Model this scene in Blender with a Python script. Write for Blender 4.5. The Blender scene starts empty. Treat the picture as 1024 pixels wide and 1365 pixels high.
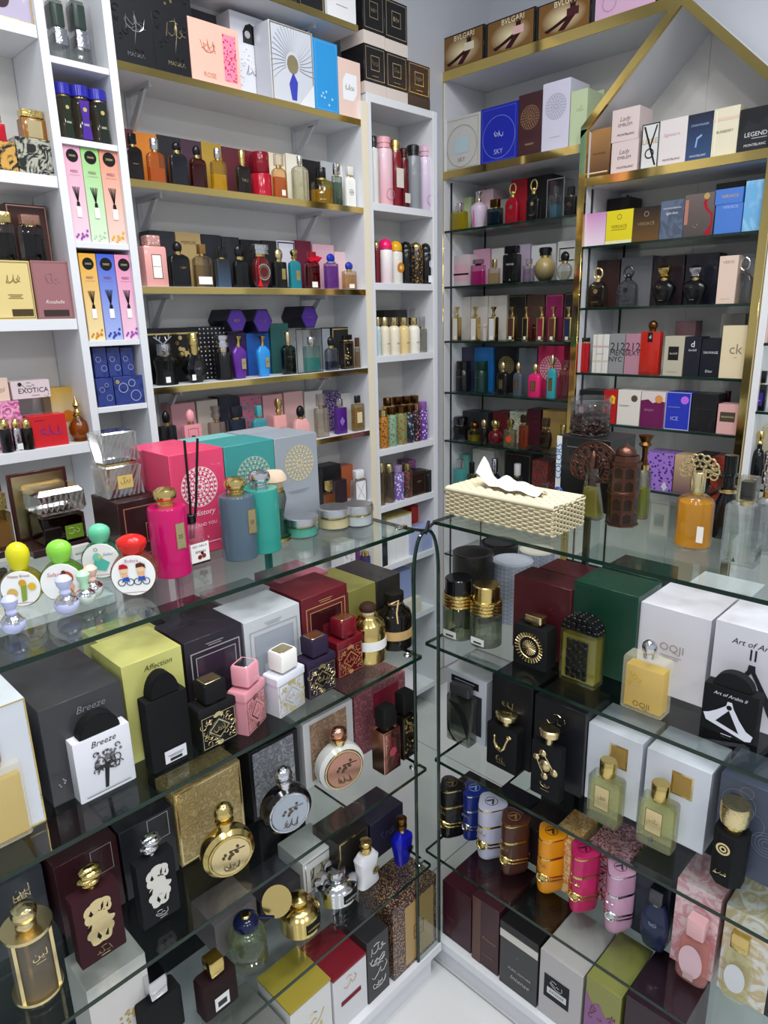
import bpy, bmesh, math, random
from mathutils import Matrix, Vector
random.seed(7)
scene = bpy.context.scene
COL = scene.collection
# ---------------------------------------------------------------- camera
EYE = Vector((0, 0, 1.4)); FPX = 923.836
YAW, PITCH, ROLL = 0.783391811, 0.273994741, -0.0241716053
_f = Vector((math.cos(PITCH)*math.cos(YAW), math.cos(PITCH)*math.sin(YAW), -math.sin(PITCH)))
_r0 = Vector((math.sin(YAW), -math.cos(YAW), 0)); _u0 = _r0.cross(_f)
_r = math.cos(ROLL)*_r0 + math.sin(ROLL)*_u0
_u = -math.sin(ROLL)*_r0 + math.cos(ROLL)*_u0
cd = bpy.data.cameras.new('camera'); cam = bpy.data.objects.new('camera', cd); COL.objects.link(cam)
cd.sensor_fit = 'HORIZONTAL'; cd.sensor_width = 36; cd.lens = FPX/1024*36; cd.clip_start = .02
mw = Matrix((_r, _u, -_f)).transposed().to_4x4(); mw.translation = EYE; cam.matrix_world = mw
scene.camera = cam
# ---------------------------------------------------------------- world, lights, exposure
scene.view_settings.view_transform = 'Standard'; scene.view_settings.look = 'None'
scene.view_settings.gamma = 1; scene.view_settings.use_curve_mapping = False
scene.view_settings.exposure = 0.33
scene.cycles.transparent_max_bounces = 40
scene.cycles.max_bounces = 8; scene.cycles.diffuse_bounces = 3; scene.cycles.glossy_bounces = 4
scene.cycles.sample_clamp_indirect = 4
wd = bpy.data.worlds.new('shop_ambient'); scene.world = wd; wd.use_nodes = True
bg = wd.node_tree.nodes['Background']; bg.inputs[0].default_value = (.86, .92, 1, 1); bg.inputs[1].default_value = .5
def area(name, loc, size, power, col=(1, 1, 1), rot=(0, 0, 0), shape='SQUARE', sy=None):
    l = bpy.data.lights.new(name, 'AREA'); l.energy = power; l.size = size; l.color = col; l.shape = shape
    if sy: l.shape = 'RECTANGLE'; l.size_y = sy
    o = bpy.data.objects.new(name, l); o.location = loc; o.rotation_euler = rot; COL.objects.link(o); return o
for i, (x, y, pw) in enumerate([(.1, .1, 9), (1.0, .05, 7), (.15, .75, 4), (.95, .75, 4), (-1.3, -.5, 9), (-.35, -1.5, 15), (.8, -1.7, 10)]):
    area('ceiling_panel_light', (x, y, 2.66), .32, pw, (.97, .985, 1))
for i, (x, y) in enumerate([(.55, .5), (.95, .62), (.6, -.2), (-.25, .55), (1.1, -.1), (.75, .95)]):
    area('ceiling_downlight', (x, y, 2.67), .07, 2.2, (1, .97, .92), shape='DISK')
# ---------------------------------------------------------------- pixel -> place
def ray(x, y): return _f + (x-512)/FPX*_r - (y-682.5)/FPX*_u
def atz(x, y, z): d = ray(x, y); return EYE + d*((z-1.4)/d.z)
def aty(x, y, Y): d = ray(x, y); return EYE + d*(Y/d.y)
def atx(x, y, X): d = ray(x, y); return EYE + d*(X/d.x)
# ---------------------------------------------------------------- materials
def lin(h):
    h = h.lstrip('#'); c = [int(h[i:i+2], 16)/255 for i in (0, 2, 4)]
    return tuple((v/12.92 if v <= .04045 else ((v+.055)/1.055)**2.4) for v in c) + (1,)
MATS = {}
METAL = dict(gold=('dac07a', .18), pgold=('e6d2a0', .24), silver=('d8d8dc', .13), copper=('6a4a40', .34), rose=('cf9a86', .22), bronze=('6a4a28', .3), steel=('a9abb0', .35), gun=('55565c', .25))
def glassy(m, tint, edge, rough=.03, base=.05, power=4.0, amp=.75):
    nt = m.node_tree; nt.nodes.clear(); N = nt.nodes.new; L = nt.links.new
    out = N('ShaderNodeOutputMaterial'); mix = N('ShaderNodeMixShader'); tr = N('ShaderNodeBsdfTransparent'); gl = N('ShaderNodeBsdfGlossy')
    lw = N('ShaderNodeLayerWeight'); lw.inputs[0].default_value = .5
    pw = N('ShaderNodeMath'); pw.operation = 'POWER'; pw.inputs[1].default_value = power
    ml = N('ShaderNodeMath'); ml.operation = 'MULTIPLY_ADD'; ml.inputs[1].default_value = amp; ml.inputs[2].default_value = base
    cm = N('ShaderNodeMix'); cm.data_type = 'RGBA'; cm.inputs[6].default_value = tint; cm.inputs[7].default_value = edge
    p2 = N('ShaderNodeMath'); p2.operation = 'POWER'; p2.inputs[1].default_value = 2.0
    L(lw.outputs['Facing'], pw.inputs[0]); L(pw.outputs[0], ml.inputs[0]); L(ml.outputs[0], mix.inputs[0])
    L(lw.outputs['Facing'], p2.inputs[0]); L(p2.outputs[0], cm.inputs[0]); L(cm.outputs[2], tr.inputs[0])
    gl.inputs['Roughness'].default_value = rough
    L(tr.outputs[0], mix.inputs[1]); L(gl.outputs[0], mix.inputs[2]); L(mix.outputs[0], out.inputs[0])
def M(s):
    """material from a short spec: gold | p:#hex (cartons in film) | d:#hex matt | g:#hex gloss | glass[:#hex] | liq:#hex | flor/marb/grad:#a:#b"""
    if s in MATS: return MATS[s]
    m = bpy.data.materials.new(s.replace(':', '_').replace('#', '')); m.use_nodes = True; MATS[s] = m
    nt = m.node_tree; N = nt.nodes.new; L = nt.links.new
    b = nt.nodes.get('Principled BSDF'); q = s.split(':'); k = q[0]
    if k in METAL:
        c, r = METAL[k]; b.inputs['Base Color'].default_value = lin(c); b.inputs['Metallic'].default_value = 1; b.inputs['Roughness'].default_value = r
        if k in ('copper',):
            n = N('ShaderNodeTexNoise'); n.inputs['Scale'].default_value = 60; tc = N('ShaderNodeTexCoord'); L(tc.outputs['Object'], n.inputs['Vector'])
            bp = N('ShaderNodeBump'); bp.inputs['Strength'].default_value = .3; bp.inputs['Distance'].default_value = .002; L(n.outputs[0], bp.inputs['Height']); L(bp.outputs[0], b.inputs['Normal'])
    elif k == 'chase':      # hammered / embossed metal
        c, r = METAL[q[1]]; b.inputs['Base Color'].default_value = lin(c); b.inputs['Metallic'].default_value = 1; b.inputs['Roughness'].default_value = r
        n = N('ShaderNodeTexVoronoi'); n.inputs['Scale'].default_value = 260; tc = N('ShaderNodeTexCoord'); L(tc.outputs['Object'], n.inputs['Vector'])
        bp = N('ShaderNodeBump'); bp.inputs['Strength'].default_value = .4; bp.inputs['Distance'].default_value = .0008; L(n.outputs[0], bp.inputs['Height']); L(bp.outputs[0], b.inputs['Normal'])
    elif k == 'poster':     # printed gold backdrop with a pale glow in the artwork
        tc = N('ShaderNodeTexCoord'); mp = N('ShaderNodeMapping'); mp.inputs['Location'].default_value = (-1.1, 0, -1.0); mp.inputs['Scale'].default_value = (2.2, 0, 2.2); gr = N('ShaderNodeTexGradient'); gr.gradient_type = 'SPHERICAL'
        rp = N('ShaderNodeValToRGB'); rp.color_ramp.elements[0].color = lin('#7a5420'); rp.color_ramp.elements[1].color = lin('#f0e0b4'); L(tc.outputs['Generated'], mp.inputs[0]); L(mp.outputs[0], gr.inputs[0]); L(gr.outputs[0], rp.inputs[0]); L(rp.outputs[0], b.inputs['Base Color']); b.inputs['Roughness'].default_value = .2
    elif k == 'pane': glassy(m, (.965, .985, .975, 1), (.80, .90, .86, 1), .01, .028, 3.5, .5)
    elif k == 'glass':
        c = tuple(v**.28 for v in lin(q[1])[:3]) + (1,) if len(q) > 1 else (.96, .975, .965, 1)
        glassy(m, c, tuple(v*.7 for v in c[:3]) + (1,), .03, .07, 3.0, .6)
        out = next(n for n in nt.nodes if n.type == 'OUTPUT_MATERIAL'); src = out.inputs[0].links[0].from_socket      # half clear pass-through, half true refraction
        rg = N('ShaderNodeBsdfGlass'); rg.inputs['Color'].default_value = c; rg.inputs['IOR'].default_value = 1.42; rg.inputs['Roughness'].default_value = 0
        m2 = N('ShaderNodeMixShader'); m2.inputs[0].default_value = .4; L(src, m2.inputs[1]); L(rg.outputs[0], m2.inputs[2]); L(m2.outputs[0], out.inputs[0])
    elif k == 'crystal': glassy(m, (.97, .96, .94, 1), (.6, .58, .56, 1), .06, .26, 2.0, .6)
    elif k == 'frost':
        c = lin(q[1]); nt.nodes.clear(); out = N('ShaderNodeOutputMaterial'); tr = N('ShaderNodeBsdfTransparent'); pb = N('ShaderNodeBsdfPrincipled'); mx = N('ShaderNodeMixShader'); mx.inputs[0].default_value = .22
        pb.inputs['Base Color'].default_value = c; pb.inputs['Roughness'].default_value = .35; L(tr.outputs[0], mx.inputs[1]); L(pb.outputs[0], mx.inputs[2]); L(mx.outputs[0], out.inputs[0])
    elif k == 'film': glassy(m, (.96, .96, .97, 1), (.8, .8, .82, 1), .08, .07, 3, .4)
    elif k == 'liq':
        c = tuple(v**.8 for v in lin(q[1])[:3]) + (1,); nt.nodes.clear(); out = N('ShaderNodeOutputMaterial'); tr = N('ShaderNodeBsdfTransparent'); df = N('ShaderNodeBsdfDiffuse'); tl = N('ShaderNodeBsdfTranslucent')
        a1 = N('ShaderNodeMixShader'); a2 = N('ShaderNodeMixShader'); a1.inputs[0].default_value = .5; sat = (max(c[:3])-min(c[:3]))/max(c[:3]); a2.inputs[0].default_value = max(.06, min(.62, (sat-.42)*1.3))
        for n in (df, tl): n.inputs[0].default_value = c
        tr.inputs[0].default_value = tuple(v**.45 for v in c[:3]) + (1,)
        L(df.outputs[0], a1.inputs[1]); L(tl.outputs[0], a1.inputs[2]); L(tr.outputs[0], a2.inputs[1]); L(a1.outputs[0], a2.inputs[2]); L(a2.outputs[0], out.inputs[0])
    else:
        c1 = lin(q[1]); b.inputs['Base Color'].default_value = c1
        rough = dict(p=.42, d=.7, g=.18, flor=.3, marb=.25, grad=.35, w=.5, emb=.4, dia=.4, mesh=.4).get(k, .5); b.inputs['Roughness'].default_value = rough
        tc = N('ShaderNodeTexCoord')
        if k in ('p', 'flor', 'marb', 'grad', 'emb', 'dia'):     # cellophane film over printed card
            b.inputs['Coat Weight'].default_value = .26 if k == 'p' else .22; b.inputs['Coat Roughness'].default_value = .06
            n = N('ShaderNodeTexNoise'); n.inputs['Scale'].default_value = 28; n.inputs['Detail'].default_value = 3; n.inputs['Distortion'].default_value = 1.5
            mp = N('ShaderNodeMapping'); mp.inputs['Scale'].default_value = (1, 1, .35); L(tc.outputs['Object'], mp.inputs[0]); L(mp.outputs[0], n.inputs['Vector'])
            bp = N('ShaderNodeBump'); bp.inputs['Strength'].default_value = .22; bp.inputs['Distance'].default_value = .006; L(n.outputs[0], bp.inputs['Height']); L(bp.outputs[0], b.inputs['Coat Normal'])
        if k == 'd': b.inputs['Specular IOR Level'].default_value = .2
        if k == 'g': b.inputs['Roughness'].default_value = .14; b.inputs['Specular IOR Level'].default_value = .4
        if k == 'p': b.inputs['Specular IOR Level'].default_value = .25
        if len(q) > 2:
            mx = N('ShaderNodeMix'); mx.data_type = 'RGBA'; mx.inputs[6].default_value = c1; mx.inputs[7].default_value = lin(q[2])
            if k == 'grad':
                sp = N('ShaderNodeSeparateXYZ'); L(tc.outputs['Generated'], sp.inputs[0]); L(sp.outputs[2], mx.inputs[0])
            elif k == 'flor':
                v = N('ShaderNodeTexVoronoi'); v.inputs['Scale'].default_value = float(q[3]) if len(q) > 3 else 130; L(tc.outputs['Object'], v.inputs['Vector'])
                r = N('ShaderNodeValToRGB'); r.color_ramp.elements[0].position = .28; r.color_ramp.elements[1].position = .42; L(v.outputs['Distance'], r.inputs[0]); L(r.outputs[0], mx.inputs[0])
            elif k in ('marb', 'emb'):
                n2 = N('ShaderNodeTexNoise'); n2.inputs['Scale'].default_value = float(q[3]) if len(q) > 3 else 30; n2.inputs['Detail'].default_value = 5; n2.inputs['Distortion'].default_value = 3; L(tc.outputs['Object'], n2.inputs['Vector'])
                r = N('ShaderNodeValToRGB'); r.color_ramp.elements[0].position = .44; r.color_ramp.elements[1].position = .56; L(n2.outputs[0], r.inputs[0]); L(r.outputs[0], mx.inputs[0])
                if k == 'emb':
                    b2 = N('ShaderNodeBump'); b2.inputs['Strength'].default_value = .7; b2.inputs['Distance'].default_value = .003; L(r.outputs[0], b2.inputs['Height']); L(b2.outputs[0], b.inputs['Normal'])
            elif k == 'dia':
                w1 = N('ShaderNodeTexChecker'); w1.inputs['Scale'].default_value = float(q[3]) if len(q) > 3 else 90
                mp2 = N('ShaderNodeMapping'); mp2.inputs['Rotation'].default_value = (0, math.radians(45), 0); L(tc.outputs['Object'], mp2.inputs[0]); L(mp2.outputs[0], w1.inputs['Vector']); L(w1.outputs['Fac'], mx.inputs[0])
            L(mx.outputs[2], b.inputs['Base Color'])
    return m
def plain(name, col, rough=.5, metal=0, noise=0):
    if name in MATS: return MATS[name]
    m = bpy.data.materials.new(name); m.use_nodes = True; MATS[name] = m; b = m.node_tree.nodes['Principled BSDF']
    c = lin(col); b.inputs['Base Color'].default_value = c; b.inputs['Roughness'].default_value = rough; b.inputs['Metallic'].default_value = metal
    if noise:
        N = m.node_tree.nodes.new; L = m.node_tree.links.new
        tc = N('ShaderNodeTexCoord'); n = N('ShaderNodeTexNoise'); n.inputs['Scale'].default_value = 14; n.inputs['Detail'].default_value = 4; L(tc.outputs['Object'], n.inputs['Vector'])
        mx = N('ShaderNodeMix'); mx.data_type = 'RGBA'; mx.inputs[6].default_value = c; mx.inputs[7].default_value = tuple(v*(1-noise) for v in c[:3]) + (1,)
        L(n.outputs[0], mx.inputs[0]); L(mx.outputs[2], b.inputs['Base Color'])
    return m
# ---------------------------------------------------------------- mesh helpers
def finish(name, bm, mat, parent=None, angle=38, flat=False):
    me = bpy.data.meshes.new(name); bm.normal_update(); bm.to_mesh(me); bm.free()
    return link(name, me, mat, parent, angle, flat)
def link(name, me, mat, parent=None, angle=38, flat=False):
    if not flat:
        me.polygons.foreach_set('use_smooth', [True]*len(me.polygons)); me.set_sharp_from_angle(angle=math.radians(angle))
    if isinstance(mat, str): mat = M(mat)
    me.materials.clear(); me.materials.append(mat)
    o = bpy.data.objects.new(name, me); COL.objects.link(o)
    if parent: o.parent = parent
    return o
def empty(name, loc, rz=0, label=None, cat=None, group=None):
    o = bpy.data.objects.new(name, None); o.empty_display_size = .02; COL.objects.link(o); o.location = loc; o.rotation_euler = (0, 0, rz)
    if label: o['label'] = label
    if cat: o['category'] = cat
    if group: o['group'] = group
    return o
def bbox(bm, x0, x1, y0, y1, z0, z1, bev=0):
    g = bmesh.ops.create_cube(bm, size=1); vs = g['verts']
    for v in vs: v.co = Vector(((x0+x1)/2 + v.co.x*(x1-x0), (y0+y1)/2 + v.co.y*(y1-y0), (z0+z1)/2 + v.co.z*(z1-z0)))
    if bev:
        es = list({e for v in vs for e in v.link_edges}); bmesh.ops.bevel(bm, geom=es, offset=bev, segments=1, profile=.5, affect='EDGES')
def boxo(name, x0, x1, y0, y1, z0, z1, mat, parent=None, bev=0):
    bm = bmesh.new(); bbox(bm, x0, x1, y0, y1, z0, z1, bev); return finish(name, bm, mat, parent)
def outline(shape, n=24):
    if shape == 'r': return [(math.cos(2*math.pi*i/n), math.sin(2*math.pi*i/n)) for i in range(n)]
    if shape == 'h': return [(math.cos(math.pi/6+2*math.pi*i/6), math.sin(math.pi/6+2*math.pi*i/6)) for i in range(6)]
    if shape == '8': return [(1.06*math.cos(math.pi/8+2*math.pi*i/8), 1.06*math.sin(math.pi/8+2*math.pi*i/8)) for i in range(8)]
    if shape == 'o': return [(math.copysign(abs(math.cos(a))**.55, math.cos(a)), math.copysign(abs(math.sin(a))**.55, math.sin(a))) for a in [2*math.pi*i/n for i in range(n)]]
    if shape == 't': # rounded triangle
        out = []
        for c in range(3):
            a0 = math.radians(-90+120*c); cx, cy = .5*math.cos(a0), .5*math.sin(a0)
            for k in range(6): a = a0 + math.radians(-60+24*k); out.append((cx+.56*math.cos(a), cy+.56*math.sin(a)))
        return out
    r = .22 if shape == 'b' else .06          # b rounded box, s sharp box
    out = []
    for cx, cy, a0 in ((1-r, 1-r, 0), (-1+r, 1-r, 90), (-1+r, -1+r, 180), (1-r, -1+r, 270)):
        for k in range(4 if shape == 'b' else 2):
            a = math.radians(a0 + 90*k/(3 if shape == 'b' else 1)); out.append((cx+r*math.cos(a), cy+r*math.sin(a)))
    return out
def loft(bm, secs, shape, n=24, cx=0, cy=0, M4=None):
    """secs: (z, hx, hy)"""
    pts = outline(shape, n); rings = []
    for z, hx, hy in secs:
        ring = []
        for a, b in pts:
            p = Vector((cx+a*hx, cy+b*hy, z)); ring.append(bm.verts.new(M4 @ p if M4 else p))
        rings.append(ring)
    for r0, r1 in zip(rings, rings[1:]):
        for i in range(len(pts)):
            j = (i+1) % len(pts); bm.faces.new((r0[i], r0[j], r1[j], r1[i]))
    bm.faces.new(list(reversed(rings[0]))); bm.faces.new(rings[-1])
def tube(bm, pts, r, n=8, closed=False, taper=None):
    P = [Vector(p) for p in pts]; rings = []
    for i, p in enumerate(P):
        a = P[(i-1) % len(P)] if closed or i else p; c = P[(i+1) % len(P)] if closed or i < len(P)-1 else p
        t = (c-a).normalized(); s = t.orthogonal() if abs(t.y) > .97 else t.cross(Vector((0, 1, 0))); s.normalize(); w = t.cross(s)
        rr = r*(taper[i] if taper else 1)
        rings.append([bm.verts.new(p + rr*(math.cos(2*math.pi*k/n)*s + math.sin(2*math.pi*k/n)*w)) for k in range(n)])
    m = len(P)
    for i in range(m if closed else m-1):
        r0, r1 = rings[i], rings[(i+1) % m]
        for k in range(n): bm.faces.new((r0[k], r0[(k+1) % n], r1[(k+1) % n], r1[k]))
    if not closed: bm.faces.new(list(reversed(rings[0]))); bm.faces.new(rings[-1])
def torus(bm, c, R, r, axis='z', n=24, k=8, ry=None):
    ry = ry or R
    ax = {'z': lambda a: (math.cos(a)*R, math.sin(a)*ry, 0), 'y': lambda a: (math.cos(a)*R, 0, math.sin(a)*ry)}[axis]
    tube(bm, [Vector(c)+Vector(ax(2*math.pi*i/n)) for i in range(n)], r, k, True)
def ball(bm, c, r, sx=1, sy=1, sz=1, u=16, v=10):
    g = bmesh.ops.create_uvsphere(bm, u_segments=u, v_segments=v, radius=1)
    for w in g['verts']: w.co = Vector((c[0]+w.co.x*r*sx, c[1]+w.co.y*r*sy, c[2]+w.co.z*r*sz))
def facepoly(bm, pts, y):   # polygon on a front face, normal towards -y
    vs = [bm.verts.new((x, y, z)) for x, z in pts]; f = bm.faces.new(vs); f.normal_update()
    if f.normal.y > 0: f.normal_flip()
TXT = {}
def text_mesh(s, shear=0):
    k = (s, shear)
    if k not in TXT:
        c = bpy.data.curves.new('lettering', 'FONT'); c.body = s; c.shear = shear; c.resolution_u = 2; c.align_x = 'CENTER'
        o = bpy.data.objects.new('lettering', c); me = bpy.data.meshes.new_from_object(o); bpy.data.objects.remove(o); bpy.data.curves.remove(c)
        xs = [v.co.x for v in me.vertices]; ys = [v.co.y for v in me.vertices]; cx, cy = (min(xs)+max(xs))/2, (min(ys)+max(ys))/2; w = max(xs)-min(xs)
        V = [((v.co.x-cx)/w, (v.co.y-cy)/w) for v in me.vertices]; F = [tuple(p.vertices) for p in me.polygons]; TXT[k] = (V, F); bpy.data.meshes.remove(me)
    return TXT[k]
SQ = [[(-.5, .1), (-.42, -.12), (-.25, -.2), (-.12, -.05), (-.1, .3), (-.08, -.1), (.05, -.2), (.12, 0), (.2, .18), (.26, -.05), (.4, -.18), (.5, .05), (.42, .2)],
      [(-.45, -.25), (-.4, .3), (-.35, -.1), (-.2, -.2), (-.05, -.1), (0, .35), (.04, -.15), (.2, -.22), (.34, -.05), (.3, .15), (.2, .05), (.36, -.1), (.5, -.12)],
      [(.5, .25), (.4, -.1), (.2, -.25), (-.1, -.25), (-.35, -.15), (-.5, .1), (-.4, .2), (-.25, .05), (-.1, -.05), (.05, .12), (.2, 0)],
      [(-.5, -.1), (-.3, -.25), (-.1, -.1), (0, .15), (.1, -.12), (.3, -.15), (.45, .1), (.3, .3)], [(-.3, .35), (-.1, .42), (.1, .33)]]
def deco(root, W, D, H, items, y=None):
    """flat print and trims on a front face; u, v run 0..1 over it"""
    y = -D/2 if y is None else y; e = .0005
    for i, it in enumerate(items):
        k = it[0]; yy = y - e*(1+.35*i); X = lambda u: (u-.5)*W; Z = lambda v: v*H
        bm = bmesh.new(); name = 'label'; mat = it[-1]
        if k == 't':
            _, s, u, v, w, mat = it[:6]; V, F = text_mesh(s, it[6] if len(it) > 6 else 0)
            vs = [bm.verts.new((X(u)+a*w*W, yy, Z(v)+b*w*W)) for a, b in V]
            for f in F:
                try: bm.faces.new([vs[j] for j in f])
                except ValueError: pass
            name = 'lettering'
        elif k == 'r': facepoly(bm, [(X(it[1]), Z(it[2])), (X(it[3]), Z(it[2])), (X(it[3]), Z(it[4])), (X(it[1]), Z(it[4]))], yy)
        elif k == 'f':
            u0, v0, u1, v1, th = it[1:6]; x0, x1, z0, z1 = X(u0), X(u1), Z(v0), Z(v1); t = th*W; name = 'border'
            for a in ((x0, x1, z0, z0+t), (x0, x1, z1-t, z1), (x0, x0+t, z0+t, z1-t), (x1-t, x1, z0+t, z1-t)): facepoly(bm, [(a[0], a[2]), (a[1], a[2]), (a[1], a[3]), (a[0], a[3])], yy)
        elif k == 'o':
            _, u, v, r = it[:4]; ry = it[4] if len(it) > 5 else r; name = 'emblem'
            facepoly(bm, [(X(u)+r*W*math.cos(2*math.pi*j/28), Z(v)+ry*W*math.sin(2*math.pi*j/28)) for j in range(28)], yy)
        elif k == 'ring':
            _, u, v, r, th, mat = it; name = 'emblem'
            for j in range(28):
                a, b = 2*math.pi*j/28, 2*math.pi*(j+1)/28
                facepoly(bm, [(X(u)+q*W*math.cos(w), Z(v)+q*W*math.sin(w)) for q, w in ((r, a), (r, b), (r-th, b), (r-th, a))], yy)
        elif k == 'm':
            _, u, v, r, mat = it; name = 'emblem'
            for R0, n, l, w in ((.98, 24, .16, .085), (.78, 18, .2, .085), (.52, 12, .2, .09), (.27, 8, .2, .07)):
                for j in range(n):
                    a = 2*math.pi*j/n; ca, sa = math.cos(a), math.sin(a)
                    facepoly(bm, [(X(u)+r*W*(p*ca-q*sa), Z(v)+r*W*(p*sa+q*ca)) for p, q in ((R0, 0), (R0-l*.5, w), (R0-l, 0), (R0-l*.5, -w))], yy)
            for R0 in (1, .8, .55, .3):
                for j in range(32):
                    a, b = 2*math.pi*j/32, 2*math.pi*(j+1)/32
                    facepoly(bm, [(X(u)+q*r*W*math.cos(w), Z(v)+q*r*W*math.sin(w)) for q, w in ((R0, a), (R0, b), (R0-.035, b), (R0-.035, a))], yy)
        elif k == 'l':
            _, u, v, w, n, mat = it; name = 'small_print'
            for j in range(n):
                ww = w*(1-.25*(j % 2)); zc = Z(v)-j*.035*W; facepoly(bm, [(X(u-ww/2), zc), (X(u+ww/2), zc), (X(u+ww/2), zc+.014*W), (X(u-ww/2), zc+.014*W)], yy)
        elif k == 'poly': facepoly(bm, [(X(a), Z(b)) for a, b in it[1]], yy); name = 'emblem'
        elif k == 'sw':
            _, u, v, w, mat = it; name = 'emblem'
            rs = random.Random(int(u*91+v*37+W*9000+i)); fx, fz, sk = rs.choice((1, -1)), rs.uniform(.7, 1.15), rs.uniform(-.4, .4)
            for st in rs.sample(SQ, 2): tube(bm, [(X(u)+(fx*a+sk*b)*w*W, yy, Z(v)+fz*b*w*W) for a, b in st], .017*w*W, 5)
        elif k == 'dots':
            _, nu, nv, r, mat = it; name = 'emblem'
            for a in range(nu):
                for b in range(nv): facepoly(bm, [(X((a+.5)/nu)+r*W*math.cos(math.pi*j/3), Z((b+.5)/nv)+r*W*math.sin(math.pi*j/3)) for j in range(6)], yy)
        elif k == 'band':
            _, v0, v1, mat = it; name = 'band'; bbox(bm, -W/2-e, W/2+e, -D/2-e, D/2+e, Z(v0)-(e if v0 <= 0 else 0)*0, Z(v1)+(e if v1 >= 1 else 0))
        elif k == 'scroll':   # filigree rings
            _, u0, v0, u1, v1, n, mat = it; name = 'filigree'; rnd = random.Random(i*7+n)
            for j in range(n):
                u, v = rnd.uniform(u0, u1), rnd.uniform(v0, v1); R = rnd.uniform(.05, .11)*W; a0 = rnd.uniform(0, 6.28)
                tube(bm, [(X(u)+R*(1-q/14)*math.cos(a0+q*.55), yy, Z(v)+R*(1-q/14)*math.sin(a0+q*.55)) for q in range(10)], .009*W, 4)
        elif k == 'blob':
            name = 'emblem'
            for j, (u, v, ru, rv) in enumerate(it[1]): facepoly(bm, [(X(u)+ru*W*math.cos(2*math.pi*q/16), Z(v)+rv*W*math.sin(2*math.pi*q/16)) for q in range(16)], yy - .00003*j)
        elif k == 'feather':
            _, u, v, mat = it; name = 'emblem'
            for j in range(26):
                a = math.radians(-20+220*j/25); l0, l1 = .16, .5
                p = [(X(u)+W*q*math.cos(a+ (q-.16)*.4), Z(v)+W*q*math.sin(a+(q-.16)*.4)*1.25) for q in (l0, .28, .4, l1)]
                for (xa, za), (xb, zb) in zip(p, p[1:]): facepoly(bm, [(xa, za), (xb, zb), (xb+.004*W, zb+.012*W), (xa+.004*W, za+.012*W)], yy)
        elif k == 'leafbunch':
            _, u, v, s, n, mat = it; name = 'emblem'; rnd = random.Random(n)
            for j in range(n):
                a, b = rnd.gauss(0, .35)*s, rnd.gauss(0, .25)*s; r = .1*s
                facepoly(bm, [(X(u+a)+r*W*math.cos(2*math.pi*q/7), Z(v)+b*W+r*W*math.sin(2*math.pi*q/7)) for q in range(7)], yy - .00002*j)
        elif k == 'reeds':
            _, u, v, s, mat = it; name = 'emblem'
            for a in (-.3, -.17, -.05, .1, .22):
                x0, z0, x1, z1 = X(u), Z(v), X(u+a*s*2), Z(v)+s*W*2.2; facepoly(bm, [(x0-.02*W, z0), (x0+.02*W, z0), (x1+.02*W, z1), (x1-.02*W, z1)], yy - .00002)
            facepoly(bm, [(X(u)-.1*W, Z(v)-.22*W), (X(u)+.1*W, Z(v)-.22*W), (X(u)+.07*W, Z(v)), (X(u)-.07*W, Z(v))], yy)
        ob = finish(name, bm, mat, root, flat=(k not in ('sw', 'scroll')))
        if k in ('scroll', 'blob'): ob['kind'] = 'stuff'
# ---------------------------------------------------------------- placing
YA, XB, YW, XW = .777, .934, 1.5, 2.0
class S:   # a surface things stand on
    def __init__(s, side, z, front): s.side, s.z, s.front = side, z, front
def spot(sf, x0, x1, yt, off, ref=0.0, k=0.0, dep=None):
    """front plane from an offset or the pixel row of the base; returns centre location, width, depth, height, turn"""
    hit, ax = (aty, 0) if sf.side == 'A' else (atx, 1); xm = (x0+x1)/2
    if off > 3:
        P = atz(xm, off, sf.z); pl = P.y if sf.side == 'A' else P.x
    else: pl = sf.front + off
    def meas(p):
        zt = hit(xm, yt, p).z; yb = None
        H = zt - sf.z
        a = hit(x0, 0, p); ymid = yt
        # find the pixel row half-way up by projecting
        for _ in range(3):
            q = hit(xm, ymid, p); ymid += (q.z - (sf.z+H*.5))*FPX/((q-EYE).dot(_f))*1.0
        A, B = hit(x0, ymid, p), hit(x1, ymid, p)
        return A[ax], B[ax], H
    a, b, H = meas(pl); W = abs(b-a)
    if ref:
        D = dep or W*k; a, b, H = meas(pl+D/2); W = abs(b-a)
        c = (a+b)/2; t = abs(c/(pl+D/2))
        if ref == 1 and k and not dep:
            W = W/(1+k*t); D = W*k
        elif ref == 1 and dep: W = max(W-dep*t, W*.5)
    else: D = dep
    c = (a+b)/2; dc = pl + D/2
    loc = Vector((c, dc, sf.z)) if sf.side == 'A' else Vector((dc, c, sf.z))
    return loc, W, D, H, (0 if sf.side == 'A' else -math.pi/2)
USED = {}
def bx(sf, x0, x1, yt, label, col, dc=(), off=.08, dep=.05, name='perfume_box', cat='perfume box', rot=0, group=None, H=None, z=None, lid=None, ret=False, bev=.0006):
    if z is not None: sf = S(sf.side, z, sf.front)
    loc, W, D, h, rz = spot(sf, x0, x1, yt, off, 0, 0, dep); H = H or h
    o = empty(name, loc, rz+math.radians(rot), label, cat, group)
    if lid:
        boxo('body', -W/2, W/2, -D/2, D/2, 0, H*(1-lid[0]), col, o, bev); boxo('lid', -W/2, W/2, -D/2, D/2, H*(1-lid[0]), H, lid[1], o, bev)
    else: boxo('body', -W/2, W/2, -D/2, D/2, 0, H, col, o, bev)
    deco(o, W, D, H, dc)
    return (o, W, D, H)
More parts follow.
